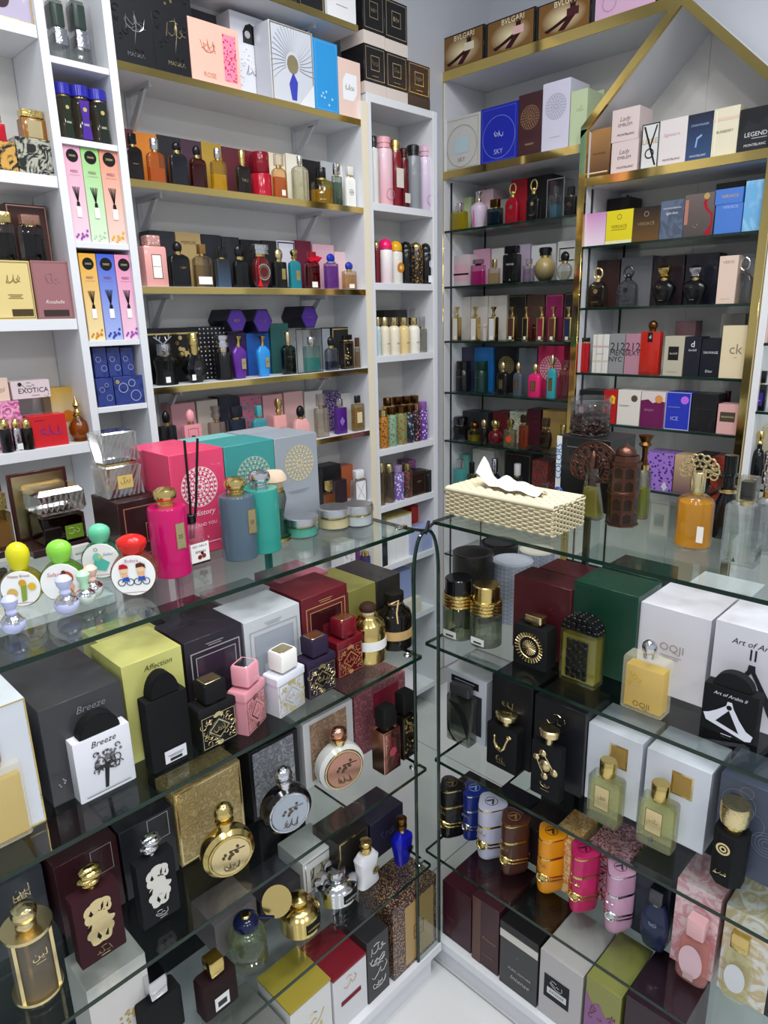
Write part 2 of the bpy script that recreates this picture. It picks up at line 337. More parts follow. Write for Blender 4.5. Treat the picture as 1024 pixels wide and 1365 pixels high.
PROF = dict(straight=[(0, .95), (.02, 1), (.95, 1), (1, .93)], shoulder=[(0, .95), (.02, 1), (.84, 1), (.92, .9), (.975, .62), (1, .46)],
    urn=[(0, .5), (.05, .55), (.3, .75), (.6, 1), (.75, 1), (.9, .75), (1, .45)], vase=[(0, .62), (.04, .68), (.5, .92), (.72, 1), (.84, .94), (.94, .6), (1, .38)],
    round=[(0, .35), (.06, .6), (.25, .92), (.5, 1), (.75, .92), (.92, .62), (1, .3)], taper=[(0, 1), (.03, 1), (1, .72)], flare=[(0, .74), (.03, .78), (1, 1)],
    wedge=[(0, .98), (.02, 1), (.7, .96), (.85, .8), (1, .55)], waist=[(0, .95), (.02, 1), (.35, .86), (.6, .9), (.85, 1), (1, .7)], cone=[(0, 1), (.04, 1), (.5, .62), (1, .25)])
CAPP = dict(flat=[(0, .96), (.04, 1), (.94, 1), (1, .92)], dome=[(0, .95), (.3, 1), (.6, .9), (.85, .6), (1, .15)], ball=[(0, .45), (.08, .7), (.25, .95), (.5, 1), (.72, .9), (.9, .55), (1, .12)],
    tier=[(0, .7), (.18, .7), (.2, 1), (.5, 1), (.52, .8), (.68, .8), (.7, 1), (.95, 1), (1, .8)], flare=[(0, .5), (.25, .42), (.55, .5), (.8, .9), (1, 1)],
    crown=[(0, .55), (.15, .9), (.3, .6), (.55, .95), (.8, 1), (1, .6)], pinch=[(0, .6), (.1, .75), (.3, .38), (.6, .45), (.85, .9), (1, 1)], stud=[(0, .9), (.4, .9), (.42, 1), (.9, 1), (1, .8)])
def std(o, W, D, H, body='g:#222222', cap='gold', shape='b', cs=None, ch=.25, cw=.5, cd=None, prof='straight', cp='flat', liq=None, lvl=.8, neck='gold', nh=.04, dc=(), collar=None):
    hb = H*(1-ch-nh); n = 24
    P = PROF[prof] if isinstance(prof, str) else prof; C = CAPP[cp] if isinstance(cp, str) else cp
    bm = bmesh.new(); loft(bm, [(t*hb, w*W/2, w*D/2 if shape == 'r' or prof != 'straight' else w*D/2) for t, w in P], shape, n); finish('glass_body' if body.startswith('glass') else 'body', bm, body, o)
    if liq:
        bm = bmesh.new(); q = [(t, w) for t, w in P if t <= lvl] or P[:2]
        if q[-1][0] < lvl: # interpolate
            nx = next(p for p in P if p[0] > lvl); t0, w0 = q[-1]; q.append((lvl, w0+(nx[1]-w0)*(lvl-t0)/(nx[0]-t0)))
        loft(bm, [(max(t, .05)*hb, w*W/2*.88, w*D/2*.8) for t, w in q], shape, n); finish('liquid', bm, 'liq:'+liq, o)
    cw_ = cw*W/2; cd_ = (cd*D/2 if cd else min(cw_, D/2*.95))
    if nh > 0:
        bm = bmesh.new(); loft(bm, [(hb-.002, cw_*.7, min(cw_, cd_)*.7), (hb+nh*H+.002, cw_*.7, min(cw_, cd_)*.7)], 'r', 16); finish('neck', bm, neck, o)
    bm = bmesh.new(); loft(bm, [(hb+nh*H+t*ch*H, w*cw_, w*cd_) for t, w in C], cs or ('r' if shape in 'r8h' else 'b'), 20); finish('cap', bm, cap, o)
    if collar:
        bm = bmesh.new(); torus(bm, (0, 0, hb+nh*H*.5), cw_*.85, .06*W, 'z', 20, 6); finish('collar', bm, collar, o)
    if dc: deco(o, W, D, hb, dc)
def bt(sf, x0, x1, yt, label, body='g:#222222', cap='gold', off=.02, k=.4, raw=False, name='perfume_bottle', cat='perfume bottle', rot=0, group=None, z=None, dep=None, maker=None, **kw):
    if z is not None: sf = S(sf.side, z, sf.front)
    rnd = kw.get('shape', 'b') in ('r', '8', 'h', 't')
    loc, W, D, H, rz = spot(sf, x0, x1, yt, off, 2 if rnd or raw else 1, 1.0 if rnd else k, dep)
    if rnd: D = dep or W
    elif raw: D = dep or W*k
    o = empty(name, loc, rz+math.radians(rot), label, cat, group)
    (maker or std)(o, W, D, H, body=body, cap=cap, **kw)
    return o, W, D, H
# ================================================================ the room
WHITE = plain('white_laminate', '#dfe1e6', .38); WALLM = plain('painted_wall', '#c9ccd4', .75, 0, .05); WARM_LIT = plain('warm_lit_laminate', '#e6dcc4', .4)
BACKM = plain('back_board', '#dedcd8', .5); TILE = plain('glossy_floor_tile', '#d2d2d2', .16, 0, .04); GROUT = plain('grout', '#a8a8a8', .8)
BRACK = plain('bracket_steel', '#c6c8cc', .45, .1); EDGEG = plain('green_glass_edge', '#0d261c', .1); BLACK = plain('black_track', '#17181a', .45); MIRG = plain('polished_gold_trim', '#d8bd72', .08, 1)
def struct(o, label=None): o['kind'] = 'structure'; return o
struct(boxo('wall_left', -2.2, 2.30, 1.665, 1.75, 0, 2.75, WALLM)); struct(boxo('wall_right', 2.245, 2.33, -2.2, 1.665, 0, 2.75, WALLM))
struct(boxo('ceiling', -2.2, 2.33, -2.2, 1.75, 2.75, 2.8, plain('ceiling_paint', '#d5d8dc', .8)))
fl = struct(boxo('floor', -2.2, 2.33, -2.2, 1.75, -.05, -.004, GROUT))
for i in range(6):
    for j in range(6):
        x, y = -1.46+.6*i, -1.42+.6*j
        if x < 2 and y < 1.4: boxo('tile', x, x+.597, y, y+.597, -.012, 0, TILE, fl, .001)
# ---- wall units against the left wall
BY = 1.64
def unit(name, label, x0): return empty(name, (x0, YW, 0), 0, label, 'shelf unit')
def ub(u, name, x0, x1, y0, y1, z0, z1, mat, par=None, bev=.0008):
    p = par or u; q = u.location
    return boxo(name, x0-q.x, x1-q.x, y0-q.y, y1-q.y, z0-q.z, z1-q.z, mat, p, bev)
def bracket(u, x, z, par):
    q = u.location; bm = bmesh.new(); bbox(bm, x-.006-q.x, x+.006-q.x, BY-.006-q.y, BY-q.y, z-.16, z)
    bbox(bm, x-.003-q.x, x+.003-q.x, YW+.03-q.y, BY-q.y, z-.012, z)
    vs = [bm.verts.new((x+s-q.x, y-q.y, zz)) for s in (-.003, .003) for y, zz in ((BY-.004, z-.1), (YW+.05, z-.01), (YW+.07, z-.01), (BY-.004, z-.07))]
    for f in ((0, 1, 2, 3), (7, 6, 5, 4), (0, 4, 5, 1), (1, 5, 6, 2), (2, 6, 7, 3), (3, 7, 4, 0)): bm.faces.new([vs[i] for i in f])
    finish('bracket', bm, BRACK, par)
uL = unit('wide_wall_unit', 'white open wall shelving left of the narrow diffuser column', .2)
LBZ = (1.94, 1.682, 1.412, 1.155, .8)
for z in LBZ:
    b = ub(uL, 'shelf', -.3, .617, YW, BY, z-.022, z, WHITE)
    for x in (.42, .0): bracket(uL, x, z-.022, b)
ub(uL, 'back_panel', -.3, .617, BY, BY+.012, 0, 2.4, BACKM); ub(uL, 'side_panel', -.32, -.3, YW, BY, 0, 2.4, WHITE)
uN = unit('narrow_wall_unit', 'narrow white column of cubbyholes holding reed diffuser boxes', .69)
NZ = (1.895, 1.755, 1.563, 1.366, 1.225, .9)
ub(uN, 'side_panel', .6175, .634, YW-.004, BY+.012, 0, 2.4, WHITE); ub(uN, 'side_panel', .75, .7675, YW-.004, BY+.012, 0, 2.4, WHITE)
for z in NZ: ub(uN, 'shelf', .634, .75, YW, BY, z-.012, z, WHITE)
ub(uN, 'back_panel', .634, .75, BY, BY+.012, 0, 2.4, BACKM)
uM = unit('gold_edged_wall_unit', 'white wall shelving with polished gold strips along its shelf fronts', 1.1)
MZ = (2.135, 1.915, 1.695, 1.478, 1.257, 1.072, .85, .62)
for i, z in enumerate(MZ):
    b = ub(uM, 'shelf', .768, 1.452, YW, BY, z-.0145, z, WHITE)
    if i < 7: ub(uM, 'gold_strip', .768, 1.452, YW-.002, YW, z-.0155, z-.0005, MIRG, b, 0)
    for x in (.855, 1.33): bracket(uM, x, z-.0145, b)
sp = ub(uM, 'side_panel', 1.452, 1.477, YW-.002, BY+.012, 0, 1.96, WHITE); ub(uM, 'warm_lit_edge', 1.452, 1.477, YW-.0034, YW-.0021, 0, 1.96, WARM_LIT, sp, 0); ub(uM, 'back_panel', .768, 1.452, BY, BY+.012, 0, 2.4, BACKM)  # cream front edge: warm light painted into the colour of a white panel
uK = unit('corner_column_unit', 'tall narrow white bookcase of sprays and mists in the corner', 1.62)
KZ = (1.985, 1.712, 1.497, 1.288, 1.003, .82, .617, .4, .1)
for i, z in enumerate(KZ): ub(uK, 'shelf', 1.494, 1.752, YW+.001, BY, z-.02, z, WHITE)
ub(uK, 'side_panel', 1.4775, 1.494, YW, BY+.012, 0, 1.985, WHITE); ub(uK, 'side_panel', 1.752, 1.772, YW, BY+.012, 0, 1.985, WHITE); ub(uK, 'back_panel', 1.494, 1.752, BY, BY+.012, 0, 1.98, BACKM)
# ---- wall units against the right wall
BX = 2.22
def pane(u, name, x0, x1, y0, y1, z, edge, th=.007, par=None):
    p = ub(u, name, x0, x1, y0, y1, z-th, z, M('pane'), par, 0)
    if edge == 'A': ub(u, 'polished_edge', x0, x1, y0-.0012, y0-.0002, z-th, z, EDGEG, p, 0)
    if edge == 'B': ub(u, 'polished_edge', x0-.0012, x0-.0002, y0, y1, z-th, z, EDGEG, p, 0)
    return p
uB = empty('glass_shelf_wall_unit', (XW, 1.4, 0), 0, 'white wall unit with glass shelves and gold trim beside the corner bookcase', 'shelf unit')
ub(uB, 'side_panel', XW, BX, 1.66, 1.676, 0, 2.15, WHITE); ub(uB, 'back_panel', BX, BX+.012, .885, 1.676, 0, 2.15, BACKM)
tp = ub(uB, 'top_board', XW, BX, .885, 1.676, 2.15, 2.17, WHITE); ub(uB, 'gold_strip', XW-.004, XW, .885, 1.68, 2.143, 2.172, MIRG, tp, 0)
ub(uB, 'gold_strip', XW-.004, XW, 1.664, 1.68, 0, 2.143, MIRG)
gs = ub(uB, 'shelf', XW, BX, 1.142, 1.66, 1.85, 1.87, WHITE); ub(uB, 'gold_strip', XW-.004, XW, 1.142, 1.664, 1.848, 1.871, MIRG, gs, 0)
BZ = (1.683, 1.499, 1.312, 1.129, .95, .752, .5)
for z in BZ: pane(uB, 'glass_shelf', XW, BX, 1.142, 1.66, z, 'B')
for y in (1.648, 1.15):
    ub(uB, 'slotted_track', BX-.004, BX, y-.003, y+.003, .3, 1.84, BLACK); ub(uB, 'slotted_track', XW+.03, XW+.036, 1.655 if y > 1.4 else 1.1425, 1.66 if y > 1.4 else 1.1475, .3, 1.84, BLACK)
uG = empty('gabled_wall_unit', (XW, .88, 0), 0, 'gold-framed wall unit with pointed house-shaped top and glass shelves', 'shelf unit')
ub(uG, 'side_panel', XW, BX, 1.122, 1.142, 0, 1.90, WHITE); ub(uG, 'side_panel', XW, BX, .612, .63, 0, 1.90, WHITE); bm = bmesh.new(); _v = [bm.verts.new((x-XW, y-.88, z)) for x in (BX, BX+.012) for y, z in ((.612, 0), (.8845, 0), (.8845, 2.15), (.877, 2.15), (.612, 1.892))]
for _q in ((4, 3, 2, 1, 0), (5, 6, 7, 8, 9), (0, 1, 6, 5), (1, 2, 7, 6), (2, 3, 8, 7), (3, 4, 9, 8), (4, 0, 5, 9)): bm.faces.new([_v[i] for i in _q])
bmesh.ops.recalc_face_normals(bm, faces=bm.faces); finish('back_panel', bm, BACKM, uG)
ub(uG, 'gold_post', XW-.012, XW, 1.121, 1.143, 0, 1.905, MIRG); ub(uG, 'gold_post', XW-.012, XW, .611, .632, 0, 1.905, MIRG)
gs = ub(uG, 'shelf', XW, BX, .63, 1.122, 1.755, 1.775, WHITE); ub(uG, 'gold_strip', XW-.008, XW, .632, 1.121, 1.753, 1.776, MIRG, gs, 0)
def slope(name, ya, za, yb, zb, th, x0, x1, mat, par):
    q = uG.location; bm = bmesh.new(); vs = [bm.verts.new((x-q.x, y-q.y, z)) for x in (x0, x1) for y, z in ((ya, za), (yb, zb), (yb, zb-th), (ya, za-th))]
    for f in ((0, 1, 2, 3), (7, 6, 5, 4), (0, 4, 5, 1), (1, 5, 6, 2), (2, 6, 7, 3), (3, 7, 4, 0)): bm.faces.new([vs[i] for i in f])
    bmesh.ops.recalc_face_normals(bm, faces=bm.faces); return finish(name, bm, mat, par)
for ya in (1.143, .611):
    rp = slope('roof_panel', ya, 1.908, .877, 2.168, .02, XW, BX, WHITE, uG); slope('gold_strip', ya, 1.912, .877, 2.172, .03, XW-.012, XW-.0005, MIRG, rp)
GZ = (1.589, 1.413, 1.219, 1.067, .88, .6)
for z in GZ: pane(uG, 'glass_shelf', XW, BX, .632, 1.121, z, 'B')
for y in (1.1, .65): ub(uG, 'slotted_track', BX-.004, BX, y-.003, y+.003, .3, 1.75, BLACK)
ub(uG, 'slotted_track', XW+.03, XW+.036, 1.117, 1.122, .3, 1.75, BLACK)
uR = empty('edge_wall_unit', (XW, .4, 0), 0, 'white wall unit with glass shelves right of the gabled unit', 'shelf unit')
ub(uR, 'side_panel', XW, BX, .592, .61, 0, 1.9, WHITE); ub(uR, 'back_panel', BX, BX+.012, .1, .61, 0, 1.9, BACKM); ub(uR, 'side_panel', XW, BX, .082, .1, 0, 1.9, WHITE)
for z in (1.76, 1.497, 1.313, 1.137, .93): pane(uR, 'glass_shelf', XW, BX, .1, .592, z, 'B')
# ---- glass counters
cA = empty('glass_counter', (.3, YA, 0), 0, 'long glass display counter under the gold-edged wall shelves', 'display counter')
AZ = (1.045, .795, .548, .312); AP = .078
for z, xe in zip(AZ, (.853, .869, .880, .891)):
    p = pane(cA, 'glass_shelf', -.45, xe, YA, 1.15, z, 'A', .0065); ub(cA, 'polished_edge', xe, xe+.0012, YA, 1.15, z-.0065, z, EDGEG, p, 0)
    bm = bmesh.new(); torus(bm, (xe-.018-.3, .018, z+.0015), .006, .0022, 'z', 14, 6); bbox(bm, xe-.014-.3, xe-.002-.3, .014, .022, z, z+.004); finish('clip', bm, 'silver', p)
ub(cA, 'plinth', -.45, .905, YA+.012, 1.15, 0, AP-.02, WHITE); ub(cA, 'plinth_top', -.45, .927, YA, 1.15, AP-.02, AP, WHITE)
SHADE_BACK = plain('added_shade_panel', '#1b1d21', .2)  # for dark sheets added behind both counters to keep the lower shelves dark
ub(cA, 'back_panel', -.45, .86, 1.151, 1.16, AP, .785, SHADE_BACK)
for x in (-.3, .3, .8): ub(cA, 'upright', x-.006, x+.006, 1.135, 1.147, AP, 1.037, BLACK)
def arch(x0, x1, y, z0, z1):   # upright glass end panel with a pointed arch top
    q = cA.location; xc = (x0+x1)/2; hw = (x1-x0)/2; pts = [(x0, z0), (x1, z0)]
    cur = [(xc+hw*math.cos(a)**.8, z1-.085+.085*math.sin(a)) for a in [math.radians(90*i/8) for i in range(9)]]
    cur = [(x, z) for x, z in cur]; pts += cur + [(2*xc-x, z) for x, z in reversed(cur[:-1])]
    bm = bmesh.new(); f = [bm.verts.new((x-q.x, y-q.y, z)) for x, z in pts]; b = [bm.verts.new((x-q.x, y+.006-q.y, z)) for x, z in pts]
    bm.faces.new(f); bm.faces.new(list(reversed(b))); n = len(pts)
    for i in range(n): bm.faces.new((f[(i+1) % n], f[i], b[i], b[(i+1) % n]))
    bmesh.ops.recalc_face_normals(bm, faces=bm.faces); p = finish('arched_end_panel', bm, M('pane'), cA)
    bm = bmesh.new(); tube(bm, [(x-q.x, y+.003-q.y, z) for x, z in pts[1:] + [pts[0]]], .0035, 6); finish('polished_edge', bm, EDGEG, p)
arch(.858, .926, YA+.004, AP, 1.03)
bm = bmesh.new(); tube(bm, [(.853-.3, .012, 1.041), (.892-.3, .008, 1.03), (.930-.3, .018, 1.036)], .003, 6); tube(bm, [(.892-.3, .008, 1.024), (.897-.3, .004, 1.048)], .003, 6); finish('corner_clip', bm, 'gun', cA)
cB = empty('glass_counter', (XB, .3, 0), 0, 'glass display counter with wicker tissue box on top', 'display counter')
BZC = (1.036, .783, .53, .29); BP = .07
for z, ye in zip(BZC, (.803, .823, .80, .827)):
    p = pane(cB, 'glass_shelf', XB, XB+.40, -.35, ye, z, 'B', .0065); ub(cB, 'polished_edge', XB, XB+.40, ye, ye+.0012, z-.0065, z, EDGEG, p, 0)
ub(cB, 'plinth', XB+.012, XB+.40, -.35, .83, 0, BP-.02, WHITE); ub(cB, 'plinth_top', XB, XB+.40, -.35, .83, BP-.02, BP, WHITE)
ub(cB, 'back_panel', XB+.401, XB+.41, -.35, .79, BP, .775, SHADE_BACK)  # added dark sheet, stands in for the shade behind these lower shelves
for y in (-.2, .25, .7): ub(cB, 'upright', XB+.385, XB+.397, y-.006, y+.006, BP, 1.028, BLACK)
# surfaces
S0, S1, S2, S3, S4, S5, S6, S7 = [S('A', z, YW) for z in MZ]
L0, L1, L2, L3, _l = [S('A', z, YW) for z in LBZ]
N1, N2, N3, N4, N5, _n = [S('A', z, YW) for z in NZ]
K0, K1, K2, K3, K4, K5, K6, K7, _k = [S('A', z, YW) for z in KZ]
G0 = S('B', 1.87, XW); R1, R2, R3, R4, R5, R6, _r7 = [S('B', z, XW) for z in BZ]
GA = S('B', 1.775, XW); G1, G2, G3, G4, G5, _g = [S('B', z, XW) for z in GZ]
E1, E2, E3, E4, E5 = [S('B', z, XW) for z in (1.76, 1.497, 1.313, 1.137, .93)]
A1, A2, A3, A4 = [S('A', z, YA) for z in AZ]; AB = S('A', AP, YA)
B1, B2, B3, B4 = [S('B', z, XB) for z in BZC]; BB = S('B', BP, XB)
TOPB = S('B', 2.172, XW)
# ================================================================ special bottles
def lo(o, name, mat, secs, shape='r', n=24, par=None, **k):
    bm = bmesh.new(); loft(bm, secs, shape, n, **k); return finish(name, bm, mat, par or o)
def ringcap(o, W, D, H, body, cap, medal='pgold', shape='b', ringmat=None, **k):
    hb = H*.66; lo(o, 'body', body, [(t*hb, w*W/2, w*D/2) for t, w in [(0, .95), (.02, 1), (.7, 1), (.86, .85), (.95, .55), (1, .4)]], 'b')
    lo(o, 'neck', cap, [(hb-.002, W*.17, W*.17), (hb+H*.05, W*.17, W*.17)])
    bm = bmesh.new(); torus(bm, (0, 0, hb+H*.19), W*.25, W*.055, 'y', 26, 8, H*.135); finish('ring_stopper', bm, ringmat or cap, o)
    bm = bmesh.new(); ball(bm, (0, 0, hb+H*.1), W*.14, 1, 1, 1); finish('cap', bm, cap, o)
    deco(o, W, D, hb, [('o', .5, .62, .13, medal), ('l', .5, .22, .5, 2, cap)])
def yara(o, W, D, H, body, cap, trim='gold', sym='d:#3a3028', shape='t', belt=.3, **k):
    s = lambda z: (z*H, W*.5, W*.5)
    lo(o, 'body', body, [(0, W*.42, W*.42), (.02*H, W*.47, W*.47), s(.1), s(.62), (.63*H, W*.48, W*.48)], 't')
    lo(o, 'trim_ring', trim, [(.62*H, W*.505, W*.505), (.655*H, W*.505, W*.505)], 't')
    cp = lo(o, 'cap', cap, [(.655*H, W*.48, W*.48), (.66*H, W*.5, W*.5), (.93*H, W*.5, W*.5), (.975*H, W*.485, W*.485), (.99*H, W*.43, W*.43)], 't')
    lo(o, 'trim_ring', trim, [(.945*H, W*.507, W*.507), (.962*H, W*.503, W*.503)], 't', par=cp)
    bm = bmesh.new(); facepts = [(-.16, -.1), (0, .16), (.16, -.1), (.08, -.1), (0, .04), (-.08, -.1)]
    vs = [bm.verts.new((x*W, y*W, .991*H)) for x, y in facepts]; bm.faces.new(vs); torus(bm, (0, 0, .9905*H), W*.2, W*.012, 'z', 20, 4); finish('emblem', bm, sym, cp)
    # jewelled belt with a round medallion
    bm = bmesh.new(); n = 26; pts = outline('t'); m = len(pts)
    for dz, r in ((-.035, .018), (.03, .022)): tube(bm, [(pts[i][0]*W*.505, pts[i][1]*W*.505, H*(belt+dz+.035*math.sin(2*math.pi*i*2/m))) for i in range(m)], H*r*.75, 6, True)
    ball(bm, (0, -W*.53, H*belt), W*.13, 1, .35, 1); torus(bm, (0, -W*.54, H*belt), W*.15, W*.03, 'y', 18, 6); finish('belt', bm, 'chase:'+(trim if trim in METAL else 'gold'), o)
    deco(o, W, D, H, [('sw', .5, .54, .34, trim)], -W*.53)
def fakhar(o, W, D, H, body, cap, face, trim='gold', shape='b', **k):
    R = W/2; zc = R*1.0; MR = Matrix.Translation((0, 0, zc)) @ Matrix.Rotation(math.radians(90), 4, 'X')
    lo(o, 'body', body, [(-D/2, R*.8, R*.8), (-D*.3, R*.97, R*.97), (0, R, R), (D*.3, R*.97, R*.97), (D/2, R*.8, R*.8)], 'r', 32, M4=MR)
    fp = lo(o, 'face_plate', face, [(D/2-.001, R*.74, R*.74), (D/2+.002, R*.72, R*.72)], 'r', 32, M4=MR)
    bm = bmesh.new(); torus(bm, (0, -D/2, zc), R*.78, R*.055, 'y', 32, 8); finish('rim', bm, trim, o)
    deco(o, W, D, W, [('l', .62, .6, .3, 1, 'd:#4a4038'), ('leafbunch', .5, .55, .3, 9, 'd:#5a4a38'), ('sw', .5, .28, .3, 'd:#5a4a38')], -D/2-.0022)
    z0 = 2*R*.97; hc = H-z0
    lo(o, 'neck', trim, [(z0-.006, R*.26, R*.26), (z0+hc*.22, R*.26, R*.26), (z0+hc*.26, R*.33, R*.33), (z0+hc*.36, R*.33, R*.33)])
    bm = bmesh.new(); ball(bm, (0, 0, z0+hc*.66), R*.36, 1, .8, 1.05*hc*.36/(R*.36), 18, 12); finish('cap', bm, cap, o)
def kid(o, W, D, H, body, cap, art='riders', shape='b', **k):
    R = min(W*.47, H*.36); zc = R; MR = Matrix.Translation((0, 0, zc)) @ Matrix.Rotation(math.radians(90), 4, 'X')
    lo(o, 'glass_body', body, [(-D/2, R*.9, R*.9), (-D*.4, R, R), (D*.4, R, R), (D/2, R*.95, R*.95)], 'r', 32, M4=MR)
    lo(o, 'liquid', 'liq:'+(body.split(':')[1]), [(-D*.44, R*.9, R*.9), (D*.44, R*.9, R*.9)], 'r', 32, M4=MR)
    lo(o, 'label', 'g:#f4f4f2', [(D/2-.001, R*.93, R*.93), (D/2+.0015, R*.92, R*.92)], 'r', 36, M4=MR)
    it = []
    if art == 'riders':
        for u in (.24, .42, .58, .76): it.append(('ring', u, .36, .085, .018, 'd:#20284a'))
        it += [('poly', [(.24, .36), (.3, .5), (.4, .48), (.42, .36), (.33, .4)], 'd:#2f58b8'), ('poly', [(.58, .36), (.62, .5), (.74, .48), (.76, .36), (.67, .4)], 'd:#2f58b8'), ('o', .31, .55, .075, 'd:#e8b48c'), ('o', .67, .55, .075, 'd:#e8b48c'),
               ('o', .31, .67, .09, 'd:#f0c8a0'), ('o', .67, .67, .09, 'd:#f0c8a0'), ('poly', [(.21, .68), (.23, .78), (.32, .8), (.4, .75), (.41, .69)], 'd:#b8202a'), ('poly', [(.57, .69), (.58, .78), (.68, .81), (.77, .76), (.78, .66), (.72, .71)], 'd:#5a2a1c'), ('t', 'Riders', .5, .86, .28, 'd:#a02a6a')]
    elif art == 'break':
        it += [('t', 'Happy Bread', .5, .83, .5, 'd:#9a3a4a'), ('o', .3, .4, .13, 'd:#d8b060'), ('o', .28, .28, .1, 'd:#b03028'), ('poly', [(.5, .15), (.62, .2), (.66, .6), (.52, .62)], 'd:#8aa040'), ('o', .57, .66, .09, 'd:#d0a030'), ('o', .78, .55, .1, 'd:#e0b838')]
    elif art == 'safari':
        it += [('t', 'Safari', .36, .72, .3, 'd:#d07a7a', .2), ('o', .62, .62, .16, 'd:#c05030'), ('o', .66, .4, .12, 'd:#e8b090'), ('poly', [(.55, .2), (.78, .2), (.7, .36), (.6, .36)], 'd:#d08020'), ('o', .58, .76, .05, 'd:#703020')]
    else:
        it += [('t', 'Sailor', .7, .68, .26, 'd:#3a8ab0', .2), ('poly', [(.28, .3), (.6, .22), (.72, .45), (.5, .6), (.35, .55)], 'd:#58c0b0'), ('o', .42, .62, .11, 'd:#7ad0c0'), ('poly', [(.44, .58), (.58, .62), (.46, .68)], 'd:#e8d060'), ('ring', .4, .82, .05, .015, 'd:#908070')]
    it.append(('l', .5, .12, .5, 1, 'd:#b06a7a')); deco(o, R*1.98, D, 2*R, it, -D/2-.0016)
    z0 = 2*R*.96; hc = H-z0
    lo(o, 'cap', cap, [(z0-.004, W*.15, W*.14), (z0+hc*.07, W*.19, W*.17), (z0+hc*.25, W*.235, W*.2), (z0+hc*.5, W*.265, W*.22), (z0+hc*.7, W*.255, W*.21), (z0+hc*.85, W*.2, W*.17), (z0+hc*.95, W*.12, W*.1), (z0+hc, W*.03, W*.03)], 'r', 28)
def mini(o, W, D, H, body, cap, shape='r', **k):
    bm = bmesh.new(); ball(bm, (0, 0, W*.47), W/2, 1, 1, .94, 24, 16); b = finish('body', bm, body, o)
    bm = bmesh.new(); g = bmesh.ops.create_uvsphere(bm, u_segments=28, v_segments=20, radius=W*.508)
    for v in list(bm.verts):
        v.co.z *= .94
        if v.co.z < W*.08+.05*W*math.sin(5*math.atan2(v.co.y, v.co.x)): bm.verts.remove(v)
    for v in bm.verts: v.co.z += W*.47
    finish('silver_drip', bm, 'chase:silver', o)
    z0 = W*.9; hc = H-z0
    lo(o, 'cap', cap, [(z0, W*.2, W*.2), (z0+hc*.1, W*.24, W*.24), (z0+hc*.28, W*.2, W*.2), (z0+hc*.5, W*.3, W*.3), (z0+hc*.75, W*.34, W*.34), (z0+hc*.93, W*.22, W*.22), (z0+hc, W*.05, W*.05)])
def jar(o, W, D, H, body, cap, inner='#50b0a0', shape='r', **k):
    lo(o, 'glass_body', 'glass', [(0, W*.46, W*.46), (.03*H, W*.49, W*.49), (.52*H, W*.49, W*.49), (.58*H, W*.45, W*.45)], 'r', 32)
    lo(o, 'cream', 'd:'+inner, [(.08*H, W*.43, W*.43), (.5*H, W*.43, W*.43)], 'r', 28)
    lo(o, 'band', 'gold', [(.56*H, W*.475, W*.475), (.64*H, W*.475, W*.475)], 'r', 32)
    bm = bmesh.new(); n = 44
    prof = [(.64*H, .5), (.66*H, .505), (.93*H, .5), (.97*H, .49), (1.0*H, .45)]; rings = []
    for z, r in prof: rings.append([bm.verts.new((W*(r-.012*(i % 2 if .65*H < z < .95*H else 0))*math.cos(2*math.pi*i/n), W*(r-.012*(i % 2 if .65*H < z < .95*H else 0))*math.sin(2*math.pi*i/n), z)) for i in range(n)])
    for a, b in zip(rings, rings[1:]):
        for i in range(n): bm.faces.new((a[i], a[(i+1) % n], b[(i+1) % n], b[i]))
    bm.faces.new(list(reversed(rings[0]))); bm.faces.new(rings[-1]); finish('lid', bm, plain('brushed_silver', '#d4d4d6', .26, 1), o, 20)
def bade(o, W, D, H, body, cap, plate='gold', fil='pgold', center='g:#1a1712', shape='s', **k):
    hb = H*.66
    lo(o, 'body', body, [(0, W*.48, D*.48), (.015*H, W*.5, D*.5), (hb*.8, W*.5, D*.5), (hb*.81, W*.53, D*.53), (hb*.97, W*.53, D*.53), (hb, W*.5, D*.5)], 's')
    lo(o, 'neck', plate, [(hb-.001, W*.2, W*.2), (hb+H*.03, W*.2, W*.2)])
    c = lo(o, 'cap', cap, [(hb+H*.025, W*.27, W*.24), (hb+H*.05, W*.31, W*.28), (H*.97, W*.31, W*.28), (H*.995, W*.28, W*.25)], 'b')
    lo(o, 'cap_plate', plate, [(H*.994, W*.24, W*.21), (H, W*.23, W*.2)], 'b', par=c)
    deco(o, W, D, hb, [('f', .03, .05, .97, .78, .014, fil), ('scroll', .08, .12, .92, .72, 46, fil), ('blob', [(.5, .76, .09, .07), (.5, .08, .09, .07), (.42, .74, .06, .05), (.58, .74, .06, .05)], fil), ('poly', [(.1, .42), (.5, .72), (.9, .42), (.5, .12)], center),
        ('poly', [(.2, .42), (.5, .65), (.8, .42), (.5, .19)], fil), ('poly', [(.24, .42), (.5, .615), (.76, .42), (.5, .225)], center), ('sw', .5, .42, .34, fil)])
